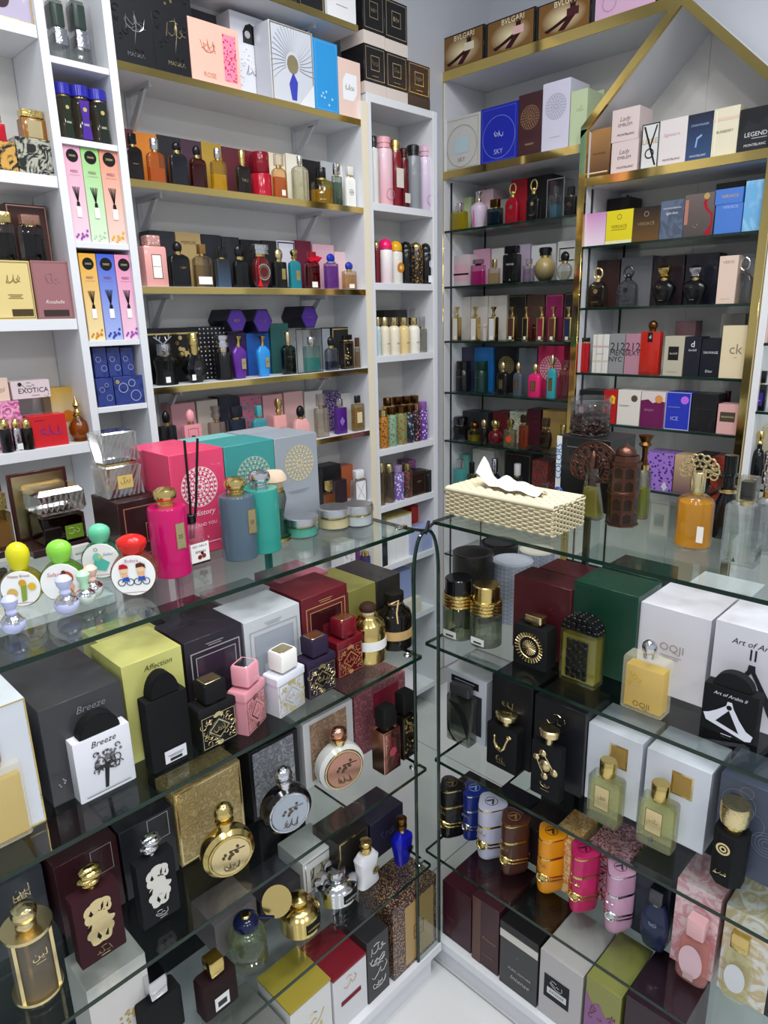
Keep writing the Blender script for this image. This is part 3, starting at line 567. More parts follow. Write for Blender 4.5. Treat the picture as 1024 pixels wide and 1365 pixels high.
def roundcap(o, W, D, H, body, cap, panel=None, shape='s', dc=(), **k):   # flat slab bottle with a half-round black cap
    hb = H*.76
    lo(o, 'body', body, [(0, W*.49, D*.48), (.01*H, W*.5, D*.5), (hb-.002, W*.5, D*.5), (hb, W*.495, D*.49)], 's')
    R = W*.36; MR = Matrix.Translation((0, 0, hb+R*.18*0)) @ Matrix.Rotation(math.radians(90), 4, 'X'); hc = H-hb
    bm = bmesh.new(); pts = [(R*math.cos(math.radians(180*i/18)), hc*math.sin(math.radians(180*i/18))) for i in range(19)]
    f = [bm.verts.new((x, -D*.42, hb+z)) for x, z in pts]; b = [bm.verts.new((x, D*.42, hb+z)) for x, z in pts]; n = len(pts)
    bm.faces.new(f); bm.faces.new(list(reversed(b)))
    for i in range(n): bm.faces.new((f[(i+1) % n], f[i], b[i], b[(i+1) % n]))
    bmesh.ops.recalc_face_normals(bm, faces=bm.faces); bmesh.ops.bevel(bm, geom=[e for e in bm.edges if abs(e.verts[0].co.y-e.verts[1].co.y) < 1e-6], offset=.0015, segments=2, affect='EDGES'); finish('cap', bm, cap, o)
    deco(o, W, D, hb, dc)
def frame_crystal(o, W, D, H, body, cap, shape='s', **k):   # cut-crystal two-tier bottle
    def cut(name, x, y, z0, z1, mat):
        bm = bmesh.new(); n = 7
        bbox(bm, -x*.94, x*.94, -y*.94, y*.94, z0, z1, x*.08)
        for s in range(4):
            ax = (Vector((1, 0, 0)), Vector((0, 1, 0)))[s % 2]; nv = (Vector((0, -1, 0)), Vector((1, 0, 0)), Vector((0, 1, 0)), Vector((-1, 0, 0)))[s]; ext = x if s % 2 == 0 else y; dd = y if s % 2 == 0 else x
            for i in range(-2, n):
                a0 = -ext*.9 + i*ext*1.8/n
                p = [nv*dd*.94 + ax*max(-ext*.93, min(ext*.93, a0)) + Vector((0, 0, z0+(z1-z0)*.05)), nv*dd*.94 + ax*max(-ext*.93, min(ext*.93, a0+ext*.8)) + Vector((0, 0, z1-(z1-z0)*.05))]
                tube(bm, p, dd*.06, 3)
        return finish(name, bm, mat, o, 20)
    cut('glass_base', W/2, D/2, 0, H*.5, 'crystal'); lo(o, 'liquid', 'liq:#e0c098', [(H*.07, W*.36, D*.36), (H*.4, W*.36, D*.36)], 's')
    lo(o, 'collar', 'gold', [(H*.49, W*.38, D*.38), (H*.53, W*.38, D*.38)], 's'); cut('cap', W/2*.97, D/2*.97, H*.53, H, 'crystal')
    deco(o, W, D, H*.5, [('r', .3, .3, .7, .7, 'd:#cbb26a'), ('sw', .5, .5, .26, 'd:#5a4a20')])
def mandala_vert(bm, cx, cz, R, y, th, r, teeth=16):
    torus(bm, (cx, y, cz), R, r, 'y', 28, 6)
    for i in range(teeth):
        a = 2*math.pi*i/teeth; torus(bm, (cx+R*.72*math.cos(a), y, cz+R*.72*math.sin(a)), R*.22, r*.7, 'y', 10, 5)
    torus(bm, (cx, y, cz), R*.45, r*.8, 'y', 20, 6)
def rackbox(n): return n
# ================================================================ gold-edged wall unit
T0, T1, T2, T3, T4, T5, T6 = 'on topmost gold-edged shelf', 'on the second gold-edged shelf', 'on the shelf of amber bottles', 'on the shelf with the red-ribbon bottle', 'on the purple hexagon box shelf', 'on shelf behind pink gift boxes', 'on the low gold-edged shelf beside the jars'
bx(S0, 395, 434, -45, 'black carton '+T0, 'p:#1c1c20', [('f', .1, .1, .9, .9, .02, 'gold')], off=.02, dep=.09)
bx(S0, 436, 474, -40, 'white carton with small grey print '+T0, 'p:#e6e6ea', [('l', .5, .3, .4, 1, 'd:#8a8a90')], off=.01, dep=.09)
SPR = [('l', .5, .17, .4, 2, 'silver')]
for x0, x1, yt, lb, mt in ((149, 203, -26, 'large black embossed carton with silver sprig '+T1, 'silver'), (204, 257, -18, 'large black embossed carton with gold dancer and gold flower '+T1, 'pgold')):
    bx(S1, x0, x1, yt, lb, 'p:#131419', [('t', 'MANKA', .52, .14, .42, mt), ('sw', .55, .5, .5, mt), ('poly', [(.5, .25), (.56, .4), (.6, .55), (.54, .66), (.58, .5), (.53, .38)], mt), ('leafbunch', .42, .82, .3, 8, 'gold' if mt == 'pgold' else 'p:#23242a'), ('scroll', .1, .1, .9, .9, 9, 'g:#2a2b31')], off=.012, dep=.07)
bx(S1, 254, 319, 32, 'peach carton with rose-patterned pink panel '+T1, 'p:#f1b9a8', [('r', .66, .12, .93, .88, 'flor:#c8204a:#f08aa8:150'), ('sw', .36, .6, .28, 'd:#c98a70'), ('t', 'ROSE', .36, .15, .24, 'd:#c98a70')], off=.01, dep=.06)
bx(S1, 240, 292, 14, 'dark carton behind the peach carton '+T1, 'p:#1e1e22', off=.085, dep=.045)
bx(S1, 310, 361, 22, 'pearl white carton with black arched window '+T1, 'p:#d9dce4', [('poly', [(.3, .68), (.3, .8), (.38, .88), (.5, .91), (.62, .88), (.7, .8), (.7, .68)], 'g:#1a1a1c'), ('o', .42, .78, .07, 'silver'), ('scroll', .1, .08, .9, .6, 14, 'g:#eef0f4'), ('sw', .5, .38, .3, 'silver')], off=.074, dep=.055)
bx(S1, 361, 418, 36, 'silver carton with engraved peacock feather and gold oval '+T1, 'p:#c9cdd6', [('f', .02, .01, .98, .99, .02, 'pgold'), ('feather', .5, .52, 'd:#8890a0'), ('poly', [(.45, .06), (.56, .06), (.6, .3), (.5, .42), (.4, .26)], 'p:#3a44b0'), ('o', .5, .52, .13, .15, 'pgold'), ('poly', [(.98, .02), (.98, .32), (.62, .02)], 'p:#dfe0e6')], off=.01, dep=.06)
bx(S1, 419, 451, 55, 'bright blue slim carton '+T1, 'p:#2d93d6', [('leafbunch', .5, .2, .4, 6, 'p:#9fd0f0'), ('f', .06, .03, .94, .97, .02, 'p:#58aee4')], off=.008, dep=.09)
bx(S1, 451, 481, 80, 'small blush pink carton with white octagon label '+T1, 'p:#e6c9bd', [('poly', [(.2, .3), (.2, .62), (.35, .76), (.82, .76), (.82, .45), (.66, .3)], 'p:#eceef2'), ('sw', .5, .52, .4, 'd:#a09080')], off=.008, dep=.08)
# second row
rows = [(162, 181, 172, 'maroon', '#5a2a2c'), (182, 212, 178, 'orange', '#c8792a'), (213, 242, 182, 'black', '#26252b'), (243, 270, 187, 'plum', '#47303f'), (271, 297, 191, 'mustard yellow', '#a98a36'), (298, 320, 197, 'dark red', '#5c2530'), (321, 343, 201, 'crimson', '#7a1f2c'), (360, 381, 205, 'cream', '#e8dcc0'), (383, 404, 206, 'ivory', '#efe9da'), (405, 428, 214, 'glossy black', '#1d1d20'), (429, 449, 216, 'pale grey', '#b9bcc0'), (450, 473, 222, 'white', '#e6e6e4')]
for x0, x1, yt, c, h in rows: bx(S2, x0, x1, yt, c+' carton in the back row '+T2, 'p:'+h, off=.08, dep=.05)
bt(S2, 165, 190, 179, 'black bottle with black cap '+T2, 'g:#17100f', 'g:#0e0d0e', prof='shoulder', ch=.22, cw=.42, dc=[('l', .5, .5, .4, 2, 'pgold')])
bt(S2, 194, 220, 186, 'orange amber bottle with round silver cap '+T2, 'glass:#f2a860', 'silver', liq='#e08a30', lvl=.5, ch=.24, cw=.5, cs='r', prof='shoulder')
bt(S2, 223, 250, 189, 'black bottle with ribbed body and ball cap '+T2, 'g:#1b1b20', 'g:#101014', prof='shoulder', ch=.22, cp='ball', cw=.5, cs='r')
bt(S2, 251, 275, 194, 'dark red-brown bottle with black cap '+T2, 'glass:#6a2018', 'g:#111114', liq='#7a2418', lvl=.8, ch=.25, cw=.5, cp='ball', cs='r', prof='shoulder')
bt(S2, 279, 302, 199, 'yellow perfume bottle with silver cap '+T2, 'glass:#ead35a', 'silver', liq='#f0c800', lvl=.55, ch=.22, cw=.45, cs='r', prof='shoulder')
bt(S2, 312, 334, 201, 'dark bottle with tall gold neck '+T2, 'g:#1e1413', 'gold', prof='shoulder', ch=.3, cw=.45, cp='stud', cs='r', dc=[('sw', .5, .5, .5, 'pgold')])
bt(S2, 336, 359, 204, 'tall crimson bottle with wide matching cap '+T2, 'g:#a8142a', 'g:#7a0e20', shape='r', ch=.45, cw=.86, nh=.02, neck='g:#4a0a14')
bt(S2, 361, 382, 206, 'amber bottle with frosted clear cap '+T2, 'glass:#f0b070', 'glass:#f2e4d8', liq='#e08848', lvl=.7, ch=.26, cw=.6, prof='shoulder', dc=[('r', .5, .12, .8, .3, 'd:#eee8dc')])
bt(S2, 387, 411, 209, 'clear flask bottle with silver screw cap and letters ck '+T2, 'glass:#efeee0', 'silver', liq='#eeebd2', lvl=.85, ch=.17, cw=.3, cs='r', prof='shoulder', dc=[('t', 'ck', .5, .5, .4, 'd:#8a8a80')])
bt(S2, 416, 441, 224, 'squat yellow round bottle with black cap '+T2, 'glass:#d8b830', 'g:#121212', shape='r', liq='#d0a810', lvl=.6, ch=.28, cw=.4, prof='shoulder', collar='gold', k=1)
bt(S2, 441, 456, 219, 'slim grey-green bottle with silver cap '+T2, 'glass:#9fb0a4', 'silver', liq='#8fa898', lvl=.8, ch=.25, cw=.6)
bt(S2, 457, 474, 223, 'opaque white bottle with white cap '+T2, 'g:#ecebe6', 'g:#dedcd6', ch=.2, cw=.55, prof='shoulder', dc=[('ring', .5, .5, .22, .03, 'd:#555550'), ('sw', .5, .5, .3, 'd:#555550')])
# third row
for x0, x1, yt, c, h in [(203, 236, 308, 'charcoal', '#2c2c32'), (237, 270, 310, 'tan kraft', '#b59a6a'), (271, 297, 313, 'navy black', '#23252c'), (298, 321, 316, 'dark grey', '#2b2c32'), (323, 350, 320, 'black', '#1a1a1d'), (351, 370, 321, 'black slim', '#202023'), (371, 394, 321, 'white black-framed', '#dcdce6'), (395, 416, 321, 'burgundy', '#6c1f38'), (418, 446, 326, 'soft pink', '#e0b4c0'), (447, 470, 336, 'pale lilac pink', '#e6c8cc')]:
    bx(S3, x0, x1, yt, c+' carton in the back row '+T3, 'p:'+h, [('f', .03, .03, .97, .97, .05, 'd:#2a2438')] if 'framed' in c else ([('t', 'MEMOIR', .5, .82, .6, 'd:#6a5530')] if 'tan' in c else []), off=.08, dep=.05)
bt(S3, 183, 221, 315, 'coral pink square bottle with framed white label '+T3, 'g:#e8a6a0', 'flor:#f0d0c8:#c89088:160', off=.01, k=.6, shape='s', ch=.2, cw=.6, nh=.01, dc=[('r', .3, .2, .75, .8, 'd:#eceae6'), ('f', .3, .2, .75, .8, .025, 'd:#2a2624'), ('t', 'SHINING LOVE', .525, .5, .36, 'd:#6a6460')])
bt(S3, 222, 253, 322, 'black glass bottle with round stopper '+T3, 'g:#0f1012', 'g:#151517', prof='shoulder', ch=.24, cp='ball', cs='r', cw=.45, dc=[('sw', .6, .6, .3, 'pgold')])
bt(S3, 255, 283, 326, 'clear bottle with brown cap and white lower label '+T3, 'glass:#d8ccb0', 'g:#7a5a30', prof='shoulder', ch=.22, cw=.36, liq='#c8b890', lvl=.7, dc=[('r', .1, .1, .9, .34, 'd:#eceae4')])
bt(S3, 285, 307, 330, 'dark blue-black gradient bottle '+T3, 'grad:#3a5068:#0e1014', 'g:#141416', ch=.25, cw=.6)
bt(S3, 309, 331, 326, 'black bottle with large glossy ball cap '+T3, 'g:#0d0d0f', 'g:#101012', ch=.3, cp='ball', cs='r', cw=.75, prof='shoulder')
o, W, D, H = bt(S3, 332, 360, 326, 'ornate burgundy bottle with silver top and red tassel '+T3, 'g:#5a1c20', 'chase:silver', prof='round', ch=.22, cw=.85, cp='stud', k=.5)
deco(o, W, D, H*.74, [('ring', .5, .5, .42, .07, 'silver'), ('ring', .5, .5, .3, .03, 'gold')], -D/2-.001)
bm = bmesh.new(); tube(bm, [(-W*.3, -D*.55, H*.72), (-W*.38, -D*.6, H*.4), (-W*.32, -D*.6, H*.2)], .0016, 6); loft(bm, [(.004, W*.16, W*.12), (H*.16, W*.07, W*.07), (H*.2, W*.05, W*.05)], 'r', 10, cx=-W*.3, cy=-D*.62); finish('tassel', bm, 'd:#c01420', o)
bt(S3, 361, 382, 331, 'black bottle with gold ball cap '+T3, 'g:#141312', 'pgold', prof='straight', ch=.3, cp='ball', cs='r', cw=.62, dc=[('r', .55, .35, .85, .75, 'gold')])
bt(S3, 383, 401, 333, 'teal bottle with gold crown and gold plate '+T3, 'g:#1e7a86', 'gold', prof='shoulder', ch=.24, cp='crown', cw=.5, dc=[('r', .5, .3, .85, .65, 'gold'), ('l', .67, .5, .2, 2, 'd:#5a4a20')])
o, W, D, H = bt(S3, 404, 426, 336, 'dark red bottle tied with big red ribbon bow '+T3, 'glass:#7a0c18', 'g:#8a0e1c', liq='#8a0a18', ch=.2, cw=.5, prof='shoulder', dc=[('r', .3, .06, .75, .26, 'd:#ece6e0')])
bm = bmesh.new()
for sx, sz, l in ((-1, .35, .62), (1, .3, .95), (-.5, .75, .5), (.9, .65, .6), (.15, .95, .42), (-.9, -.1, .5)):
    c = Vector((0, -D*.3, H*.76)); e = c+Vector((sx*l*W*.75, -.004, sz*l*W*.75)); pr = Vector((-(e-c).z, 0, (e-c).x))*.28
    vs = [bm.verts.new(p) for p in (c+Vector((0, -.004, 0)), (c+e)/2+pr, e, (c+e)/2-pr)]; bm.faces.new(vs); vs2 = [bm.verts.new(v.co+Vector((0, .006, 0))) for v in vs]; bm.faces.new(list(reversed(vs2)))
    for i in range(4): bm.faces.new((vs[(i+1) % 4], vs[i], vs2[i], vs2[(i+1) % 4]))
bmesh.ops.recalc_face_normals(bm, faces=bm.faces); finish('ribbon_bow', bm, 'g:#c8102a', o)
bt(S3, 430, 451, 338, 'purple bottle with blue ball cap and silver band '+T3, 'glass:#a478c8', 'g:#2030b0', ch=.24, cp='ball', cs='r', cw=.66, liq='#a070c8', lvl=.9, neck='silver', collar='silver')
bt(S3, 454, 475, 349, 'pale amber bottle with small blue ball cap '+T3, 'glass:#e8cfa4', 'g:#2838a0', ch=.3, cp='ball', cs='r', cw=.6, liq='#e0c090', lvl=.8, dc=[('r', .3, .08, .75, .3, 'd:#f0eae0')])
# fourth row
bx(S4, 197, 266, 437, 'wide black carton with gold line and gold leaves '+T4, 'p:#17171a', [('r', 0, .88, 1, .91, 'gold'), ('leafbunch', .66, .55, .4, 22, 'gold')], off=.08, dep=.05)
bx(S4, 266, 303, 435, 'black carton studded with white dots '+T4, 'p:#1b1b1f', [('dots', 7, 12, .025, 'd:#c8c8cc')], off=.08, dep=.05)
o, W, D, H = bt(S4, 206, 234, 458, 'black ribbed bottle with silver antler stopper '+T4, 'g:#121214', 'chase:silver', shape='r', prof='waist', ch=.28, cw=.62, nh=.02, dc=[('r', .2, .1, .42, .3, 'd:#e8e8e8')])
bm = bmesh.new()
for s in (-1, 1):
    tube(bm, [(0, 0, H*.98), (s*W*.16, 0, H*1.06), (s*W*.3, 0, H*1.12), (s*W*.28, 0, H*1.22)], W*.035, 6); tube(bm, [(s*W*.18, 0, H*1.07), (s*W*.12, 0, H*1.17)], W*.028, 6); tube(bm, [(s*W*.3, 0, H*1.12), (s*W*.42, 0, H*1.17)], W*.028, 6)
finish('antlers', bm, 'silver', o)
o, W, D, H = bt(S4, 240, 276, 444, 'black hexagonal bottle with gold column cap '+T4, 'g:#101012', 'chase:gold', k=.45, ch=.4, cw=.42, prof=[(0, .45), (.02, .48), (.48, 1), (.52, 1), (.98, .5), (1, .46)], shape='s', cs='r', cp='stud', nh=.02)
deco(o, W, D, H*.58, [('poly', [(.5+.22*math.cos(math.radians(60*i)), .5+.3*math.sin(math.radians(60*i))) for i in range(6)], 'g:#26262a'), ('sw', .5, .5, .25, 'silver'), ('r', .18, .1, .36, .3, 'd:#e8e8e8')])
bt(S4, 287, 308, 446, 'black embossed bottle with silver studded cap '+T4, 'g:#141416', 'chase:silver', shape='r', prof='straight', ch=.34, cw=.72, cp='tier')
bx(S4, 306, 329, 443, 'dark purple carton carrying a hexagon box '+T4, 'p:#33204e', off=.08, dep=.055)
bx(S4, 330, 360, 444, 'bright blue carton carrying a hexagon box '+T4, 'p:#1d56a8', off=.08, dep=.055)
def hexbox(x0, x1, y0, y1, label):
    P0, P1 = aty(x0, (y0+y1)/2, YW+.05), aty(x1, (y0+y1)/2, YW+.05); zt, zb = aty((x0+x1)/2, y0, YW+.05).z, aty((x0+x1)/2, y1, YW+.05).z
    o = empty('hexagon_box', ((P0.x+P1.x)/2, YW+.05, zb), 0, label, 'perfume box', 'purple hexagon boxes'); R = (P1.x-P0.x)/2; Hh = (zt-zb)/2
    bm = bmesh.new(); f = [bm.verts.new((R*math.cos(math.radians(60*i)), 0, Hh+Hh*math.sin(math.radians(60*i))/.866)) for i in range(6)]; b = [bm.verts.new(v.co+Vector((0, .088, 0))) for v in f]
    bm.faces.new(f); bm.faces.new(list(reversed(b)))
    for i in range(6): bm.faces.new((f[(i+1) % 6], f[i], b[i], b[(i+1) % 6]))
    bmesh.ops.recalc_face_normals(bm, faces=bm.faces); finish('body', bm, 'p:#1e1730', o)
    bm = bmesh.new(); facepoly(bm, [(.9*R*math.cos(math.radians(60*i)), Hh+.9*Hh*math.sin(math.radians(60*i))/.866) for i in range(6)], -.0006); finish('end_panel', bm, 'p:#4a2a8c', o, flat=True)
    deco(o, 2*R, 0, 2*Hh, [('sw', .5, .5, .3, 'gold')], -.001)
HX = 'purple hexagonal box lying '
hexbox(302, 329, 412, 442, HX+'on dark purple carton above purple bottle'); hexbox(337, 363, 412, 443, HX+'on blue carton above blue bottle'); hexbox(401, 424, 408, 437, HX+'above the turquoise bottle in clear box')
for x0, x1, c, h, bl in ((305, 330, 'purple', '#5a2a8c', 'p'), (338, 361, 'sky blue', '#2f8ed8', 'b')):
    bt(S4, x0, x1, 448, c+' vase-shaped bottle with gold top and gold plate '+T4, 'g:'+h, 'gold', prof='vase', k=.5, shape='o', ch=.2, cw=.36, cp='flare', dc=[('r', .5, .3, .8, .62, 'pgold'), ('l', .65, .5, .2, 3, 'd:#5a4a20')])
bx(S4, 362, 386, 431, 'dark green ribbed carton tube '+T4, 'p:#2c5a58', off=.075, dep=.05)
bt(S4, 373, 394, 443, 'dark green bottle with gold collar cap '+T4, 'glass:#163a2c', 'pgold', ch=.26, cw=.38, cs='r', liq='#123a28', prof='shoulder', dc=[('l', .5, .6, .5, 1, 'gold')])
bx(S4, 395, 430, 438, 'clear plastic presentation box around turquoise bottle '+T4, 'film', [('f', 0, 0, 1, 1, .03, 'd:#2a2c30')], off=.012, dep=.058)
bt(S4, 402, 427, 449, 'turquoise square bottle with silver cap inside clear box', 'glass:#8fd8d0', 'silver', off=.022, k=.4, ch=.22, cw=.5, cs='r', liq='#58c8c0', lvl=.55)
bx(S4, 431, 441, 438, 'silver grey carton '+T4, 'p:#9aa0a8', off=.08, dep=.05)
bt(S4, 431, 451, 448, 'clear bottle with black bear-ear stopper '+T4, 'glass:#8a94a8', 'g:#121318', liq='#6a7890', lvl=.4, ch=.3, cw=.6, cp='ball', cs='r', prof='shoulder')
bx(S4, 443, 475, 436, 'black carton with gold rim '+T4, 'p:#1c1b1c', [('f', .03, .03, .97, .97, .03, 'gold')], off=.08, dep=.05)
bt(S4, 452, 471, 446, 'black gilded rectangular bottle with black cap '+T4, 'g:#121110', 'g:#0e0e0e', shape='s', ch=.15, cw=.8, dc=[('f', .06, .05, .94, .95, .04, 'gold'), ('scroll', .2, .2, .8, .8, 9, 'gold')])
bt(S4, 472, 480, 450, 'slim clear bottle with brown cap '+T4, 'glass:#cabfa8', 'g:#4a3020', ch=.3, cw=.8, liq='#c8a878')
# fifth row
for x0, x1, yt, c, h in [(231, 263, 537, 'bright pink', '#d8a0a8'), (265, 293, 533, 'cream', '#cfc4b8'), (294, 320, 528, 'navy', '#2a2c3a'), (322, 350, 527, 'teal floral', 'F'), (352, 378, 526, 'rose pink', '#dca8ac'), (380, 405, 522, 'pale rose', '#deb4b0'), (407, 431, 521, 'off-white', '#d8d2cc'), (432, 454, 522, 'purple speckled', 'G'), (456, 468, 524, 'white slim', '#d8d8d6')]:
    bx(S5, x0, x1, yt, c+' carton in the back row '+T5, {'F': 'flor:#1f8a8a:#c86a88:90', 'G': 'flor:#c8b8e0:#3a2058:220'}.get(h, 'p:'+h), off=.08, dep=.05)
bt(S5, 211, 236, 547, 'black square bottle with ball cap and number 3 '+T5, 'g:#111113', 'g:#0c0c0e', off=.015, ch=.24, cp='ball', cs='r', cw=.5, shape='s', dc=[('t', '3', .5, .5, .3, 'd:#3a3a3e')])
bt(S5, 241, 269, 545, 'pink square bottle with pink ball cap and number 3 '+T5, 'g:#e0909c', 'g:#f0a0a8', off=.015, ch=.26, cp='ball', cs='r', cw=.48, shape='s', dc=[('f', .2, .15, .8, .9, .03, 'd:#b8606c'), ('t', '3', .5, .55, .3, 'd:#6a3038')])
bt(S5, 276, 301, 541, 'champagne glass bottle with clear cap '+T5, 'glass:#e6c8b8', 'glass:#d8d0cc', off=.015, liq='#e0b8a4', lvl=.6, ch=.28, cw=.42, cp='tier')
bt(S5, 302, 328, 541, 'navy twin-necked bottle with white script '+T5, 'g:#141a2c', 'g:#101420', off=.015, ch=.24, cw=.7, dc=[('t', 'Blue Homme', .5, .4, .6, 'd:#d0d4e0', .3)])
bt(S5, 334, 356, 540, 'teal bottle with white square label '+T5, 'g:#3a8a94', 'g:#4aa0a4', off=.015, ch=.25, cw=.36, prof='shoulder', dc=[('r', .3, .15, .7, .45, 'd:#d8e4e4')])
bt(S5, 361, 382, 531, 'pink bottle with tall gold cap '+T5, 'g:#e8a4a0', 'gold', off=.015, ch=.32, cw=.42, cp='crown', dc=[('t', 'VOICE', .5, .55, .7, 'd:#c07070')])
bt(S5, 387, 413, 540, 'rose pink sloping bottle with black ball cap '+T5, 'g:#e8a8a8', 'g:#121214', off=.015, ch=.34, cp='ball', cs='r', cw=.48, prof='wedge', dc=[('t', 'Lola', .5, .42, .45, 'd:#c04050', .2)])
bt(S5, 417, 438, 525, 'clear rectangular bottle with clear ribbed cap '+T5, 'glass:#e8e4d8', 'glass:#d8d0c8', off=.015, liq='#e8e0cc', lvl=.8, ch=.28, cw=.55, dc=[('t', 'VIVA', .5, .7, .5, 'd:#807870')])
bt(S5, 444, 462, 532, 'deep purple slab bottle with silver cap and diamond '+T5, 'g:#4a1a78', 'silver', off=.015, shape='s', ch=.2, cw=.35, dc=[('poly', [(.5, .3), (.75, .48), (.5, .66), (.25, .48)], 'p:#8a6ab8')])
bt(S5, 467, 485, 527, 'amber rectangular bottle with black cap '+T5, 'glass:#e0c890', 'g:#141414', off=.015, shape='s', liq='#d0b070', lvl=.85, ch=.2, cw=.55, cs='r', dc=[('r', .25, .3, .75, .7, 'd:#d8c8a0')])
# low rows seen past the jars
bx(S6, 430, 455, 620, 'black flat carton '+T6, 'p:#1a1a1c', off=.07, dep=.05); bx(S6, 456, 475, 620, 'orange carton '+T6, 'p:#b8603a', off=.08, dep=.04)
bx(S6, 447, 463, 640, 'dark plum carton '+T6, 'p:#2a1c24', off=.025, dep=.05)
bt(S6, 430, 446, 640, 'amber bottle with gold cap '+T6, 'glass:#d89a60', 'gold', liq='#c07838', ch=.3, cw=.6, prof='shoulder', off=.005)
bt(S6, 466, 488, 626, 'clear square bottle with white crossed label '+T6, 'glass', 'g:#e6e6ea', off=.01, k=.4, shape='s', ch=.25, cw=.65, dc=[('r', .1, .06, .9, .94, 'd:#eeeef0'), ('poly', [(.1, .06), (.13, .06), (.9, .94), (.87, .94)], 'd:#888890'), ('poly', [(.9, .06), (.87, .06), (.1, .94), (.13, .94)], 'd:#888890')])
bx(S7, 458, 474, 722, 'white carton with black line drawing on the lowest wall shelf', 'p:#e2e4e4', [('scroll', .2, .2, .8, .8, 6, 'd:#202020')], off=.03, dep=.06)
for i, (x, y) in enumerate(((482, 735), (493, 731))): bt(S7, x, x+10, y, ('first', 'second')[i]+' dark purple spray from the drawn carton on lowest wall shelf', 'g:#3a2c5a', 'gold', off=.01, shape='r', ch=.2, cw=.8)
bx(S7, 478, 496, 728, 'violet round-cornered carton behind purple sprays on lowest wall shelf', 'p:#8a4a9a', off=.06, dep=.04)
# ================================================================ corner bookcase
K_ = {1: 'on the highest bookcase shelf', 2: 'on the bookcase shelf of coloured sprays', 3: 'on the bookcase shelf of cream bottles'}
KB = [(486, 514, 62, 0), (515, 543, 73, 0), (544, 573, 85, 1)]
KT = [(484, 512, -12, 0), (513, 543, 2, 0)]
st = []
for i, (x0, x1, yt, br) in enumerate(KB):
    st.append(bx(K0, x0, x1, yt, ('black square-framed gift box under another at wall unit end', 'middle black square-framed gift box atop the corner bookcase', 'brown square-framed gift box atop the corner bookcase')[i], 'p:#3a2822' if br else 'p:#17171a', [('band', 0, .24, 'p:#4a3a34' if br else 'p:#d8ccc4'), ('f', .06, .3, .94, .96, .02, 'pgold'), ('f', .3, .5, .7, .8, .02, 'pgold'), ('sw', .5, .65, .25, 'pgold'), ('l', .5, .38, .3, 1, 'pgold')], off=.003, dep=.09, group='framed gift boxes on the corner bookcase', name='gift_box'))
for i, (x0, x1, yt, br) in enumerate(KT):
    zz = K0.z + st[i][3] + .0005
    bx(K0, x0, x1, yt, ('top black gift box with pale base beside topmost gold-edged shelf', 'top black gift box with pale base against bare wall')[i], 'p:#151518', [('band', 0, .24, 'p:#d8ccc4'), ('f', .06, .3, .94, .96, .02, 'pgold'), ('f', .3, .5, .7, .8, .02, 'pgold'), ('sw', .5, .65, .25, 'pgold')], off=.003, dep=.09, z=zz, group='framed gift boxes on the corner bookcase', name='gift_box')
def can(sf, x0, x1, yt, label, body, cap, ch=.16, off=.01, collar=None, dc=(), cp='stud', cw=.8, **k):
    bt(sf, x0, x1, yt, label, body, cap, off=off, shape='r', ch=ch, cw=cw, nh=.02, cp=cp, neck=collar or 'silver', dc=dc, name='body_spray', cat='body spray', **k)
can(K1, 494, 503, 182, 'white spray can with dark cap '+K_[1], 'g:#d8d8d4', 'g:#2a2a2c'); can(K1, 503, 520, 183, 'tall pale pink spray can with pink knob '+K_[1], 'grad:#e8b0b8:#e0c0cc', 'g:#e8a8b4', collar='chase:silver', dc=[('ring', .5, .2, .3, .03, 'd:#c08a98')])
can(K1, 521, 533, 187, 'dark red spray can with white label band '+K_[1], 'g:#7a1420', 'gold', dc=[('r', .1, .35, .9, .7, 'd:#dcd4c8')]); can(K1, 534, 543, 198, 'slim maroon spray can with gold collar '+K_[1], 'g:#5a0e18', 'g:#3a0a10', collar='gold', dc=[('r', .1, .1, .9, .3, 'd:#d8d0c8')])
can(K1, 544, 558, 194, 'grey spray can with black knob '+K_[1], 'g:#8c9096', 'g:#1a1a1c', collar='chase:silver'); can(K1, 559, 573, 195, 'lavender spray can with pink knob '+K_[1], 'grad:#c8b4cc:#d8c8dc', 'g:#d8b0c4', collar='chase:silver', dc=[('ring', .5, .2, .3, .03, 'd:#9a8aa8')])
can(K2, 498, 506, 321, 'dark red and gold spray can '+K_[2], 'g:#6a1820', 'gold', cp='dome'); can(K2, 507, 521, 318, 'white spray can with hot pink top '+K_[2], 'grad:#e8d0d8:#f0ece8', 'g:#e8186a', ch=.24, cp='dome', cw=.95); can(K2, 521, 534, 321, 'white spray can with yellow top and orange flower '+K_[2], 'g:#dcd8d0', 'g:#e0a81c', ch=.24, cp='dome', cw=.95, dc=[('o', .5, .5, .34, 'd:#d07a20'), ('o', .5, .5, .14, 'd:#e8d080')])
can(K2, 535, 547, 322, 'black spray can with gold script '+K_[2], 'g:#121214', 'g:#0e0e10', ch=.2, cp='dome', cw=.95, dc=[('sw', .5, .55, .6, 'gold'), ('l', .5, .2, .5, 2, 'gold')]); can(K2, 548, 561, 323, 'black spray can flecked with gold leaf '+K_[2], 'flor:#b8842c:#161412:150', 'gold', ch=.16, cp='dome', cw=.9); can(K2, 561, 574, 324, 'black spray can with white price tag '+K_[2], 'g:#141416', 'g:#18181a', ch=.24, cp='dome', cw=.95, dc=[('r', .2, .06, .7, .28, 'd:#e8e8e8'), ('o', .5, .66, .25, 'silver')])
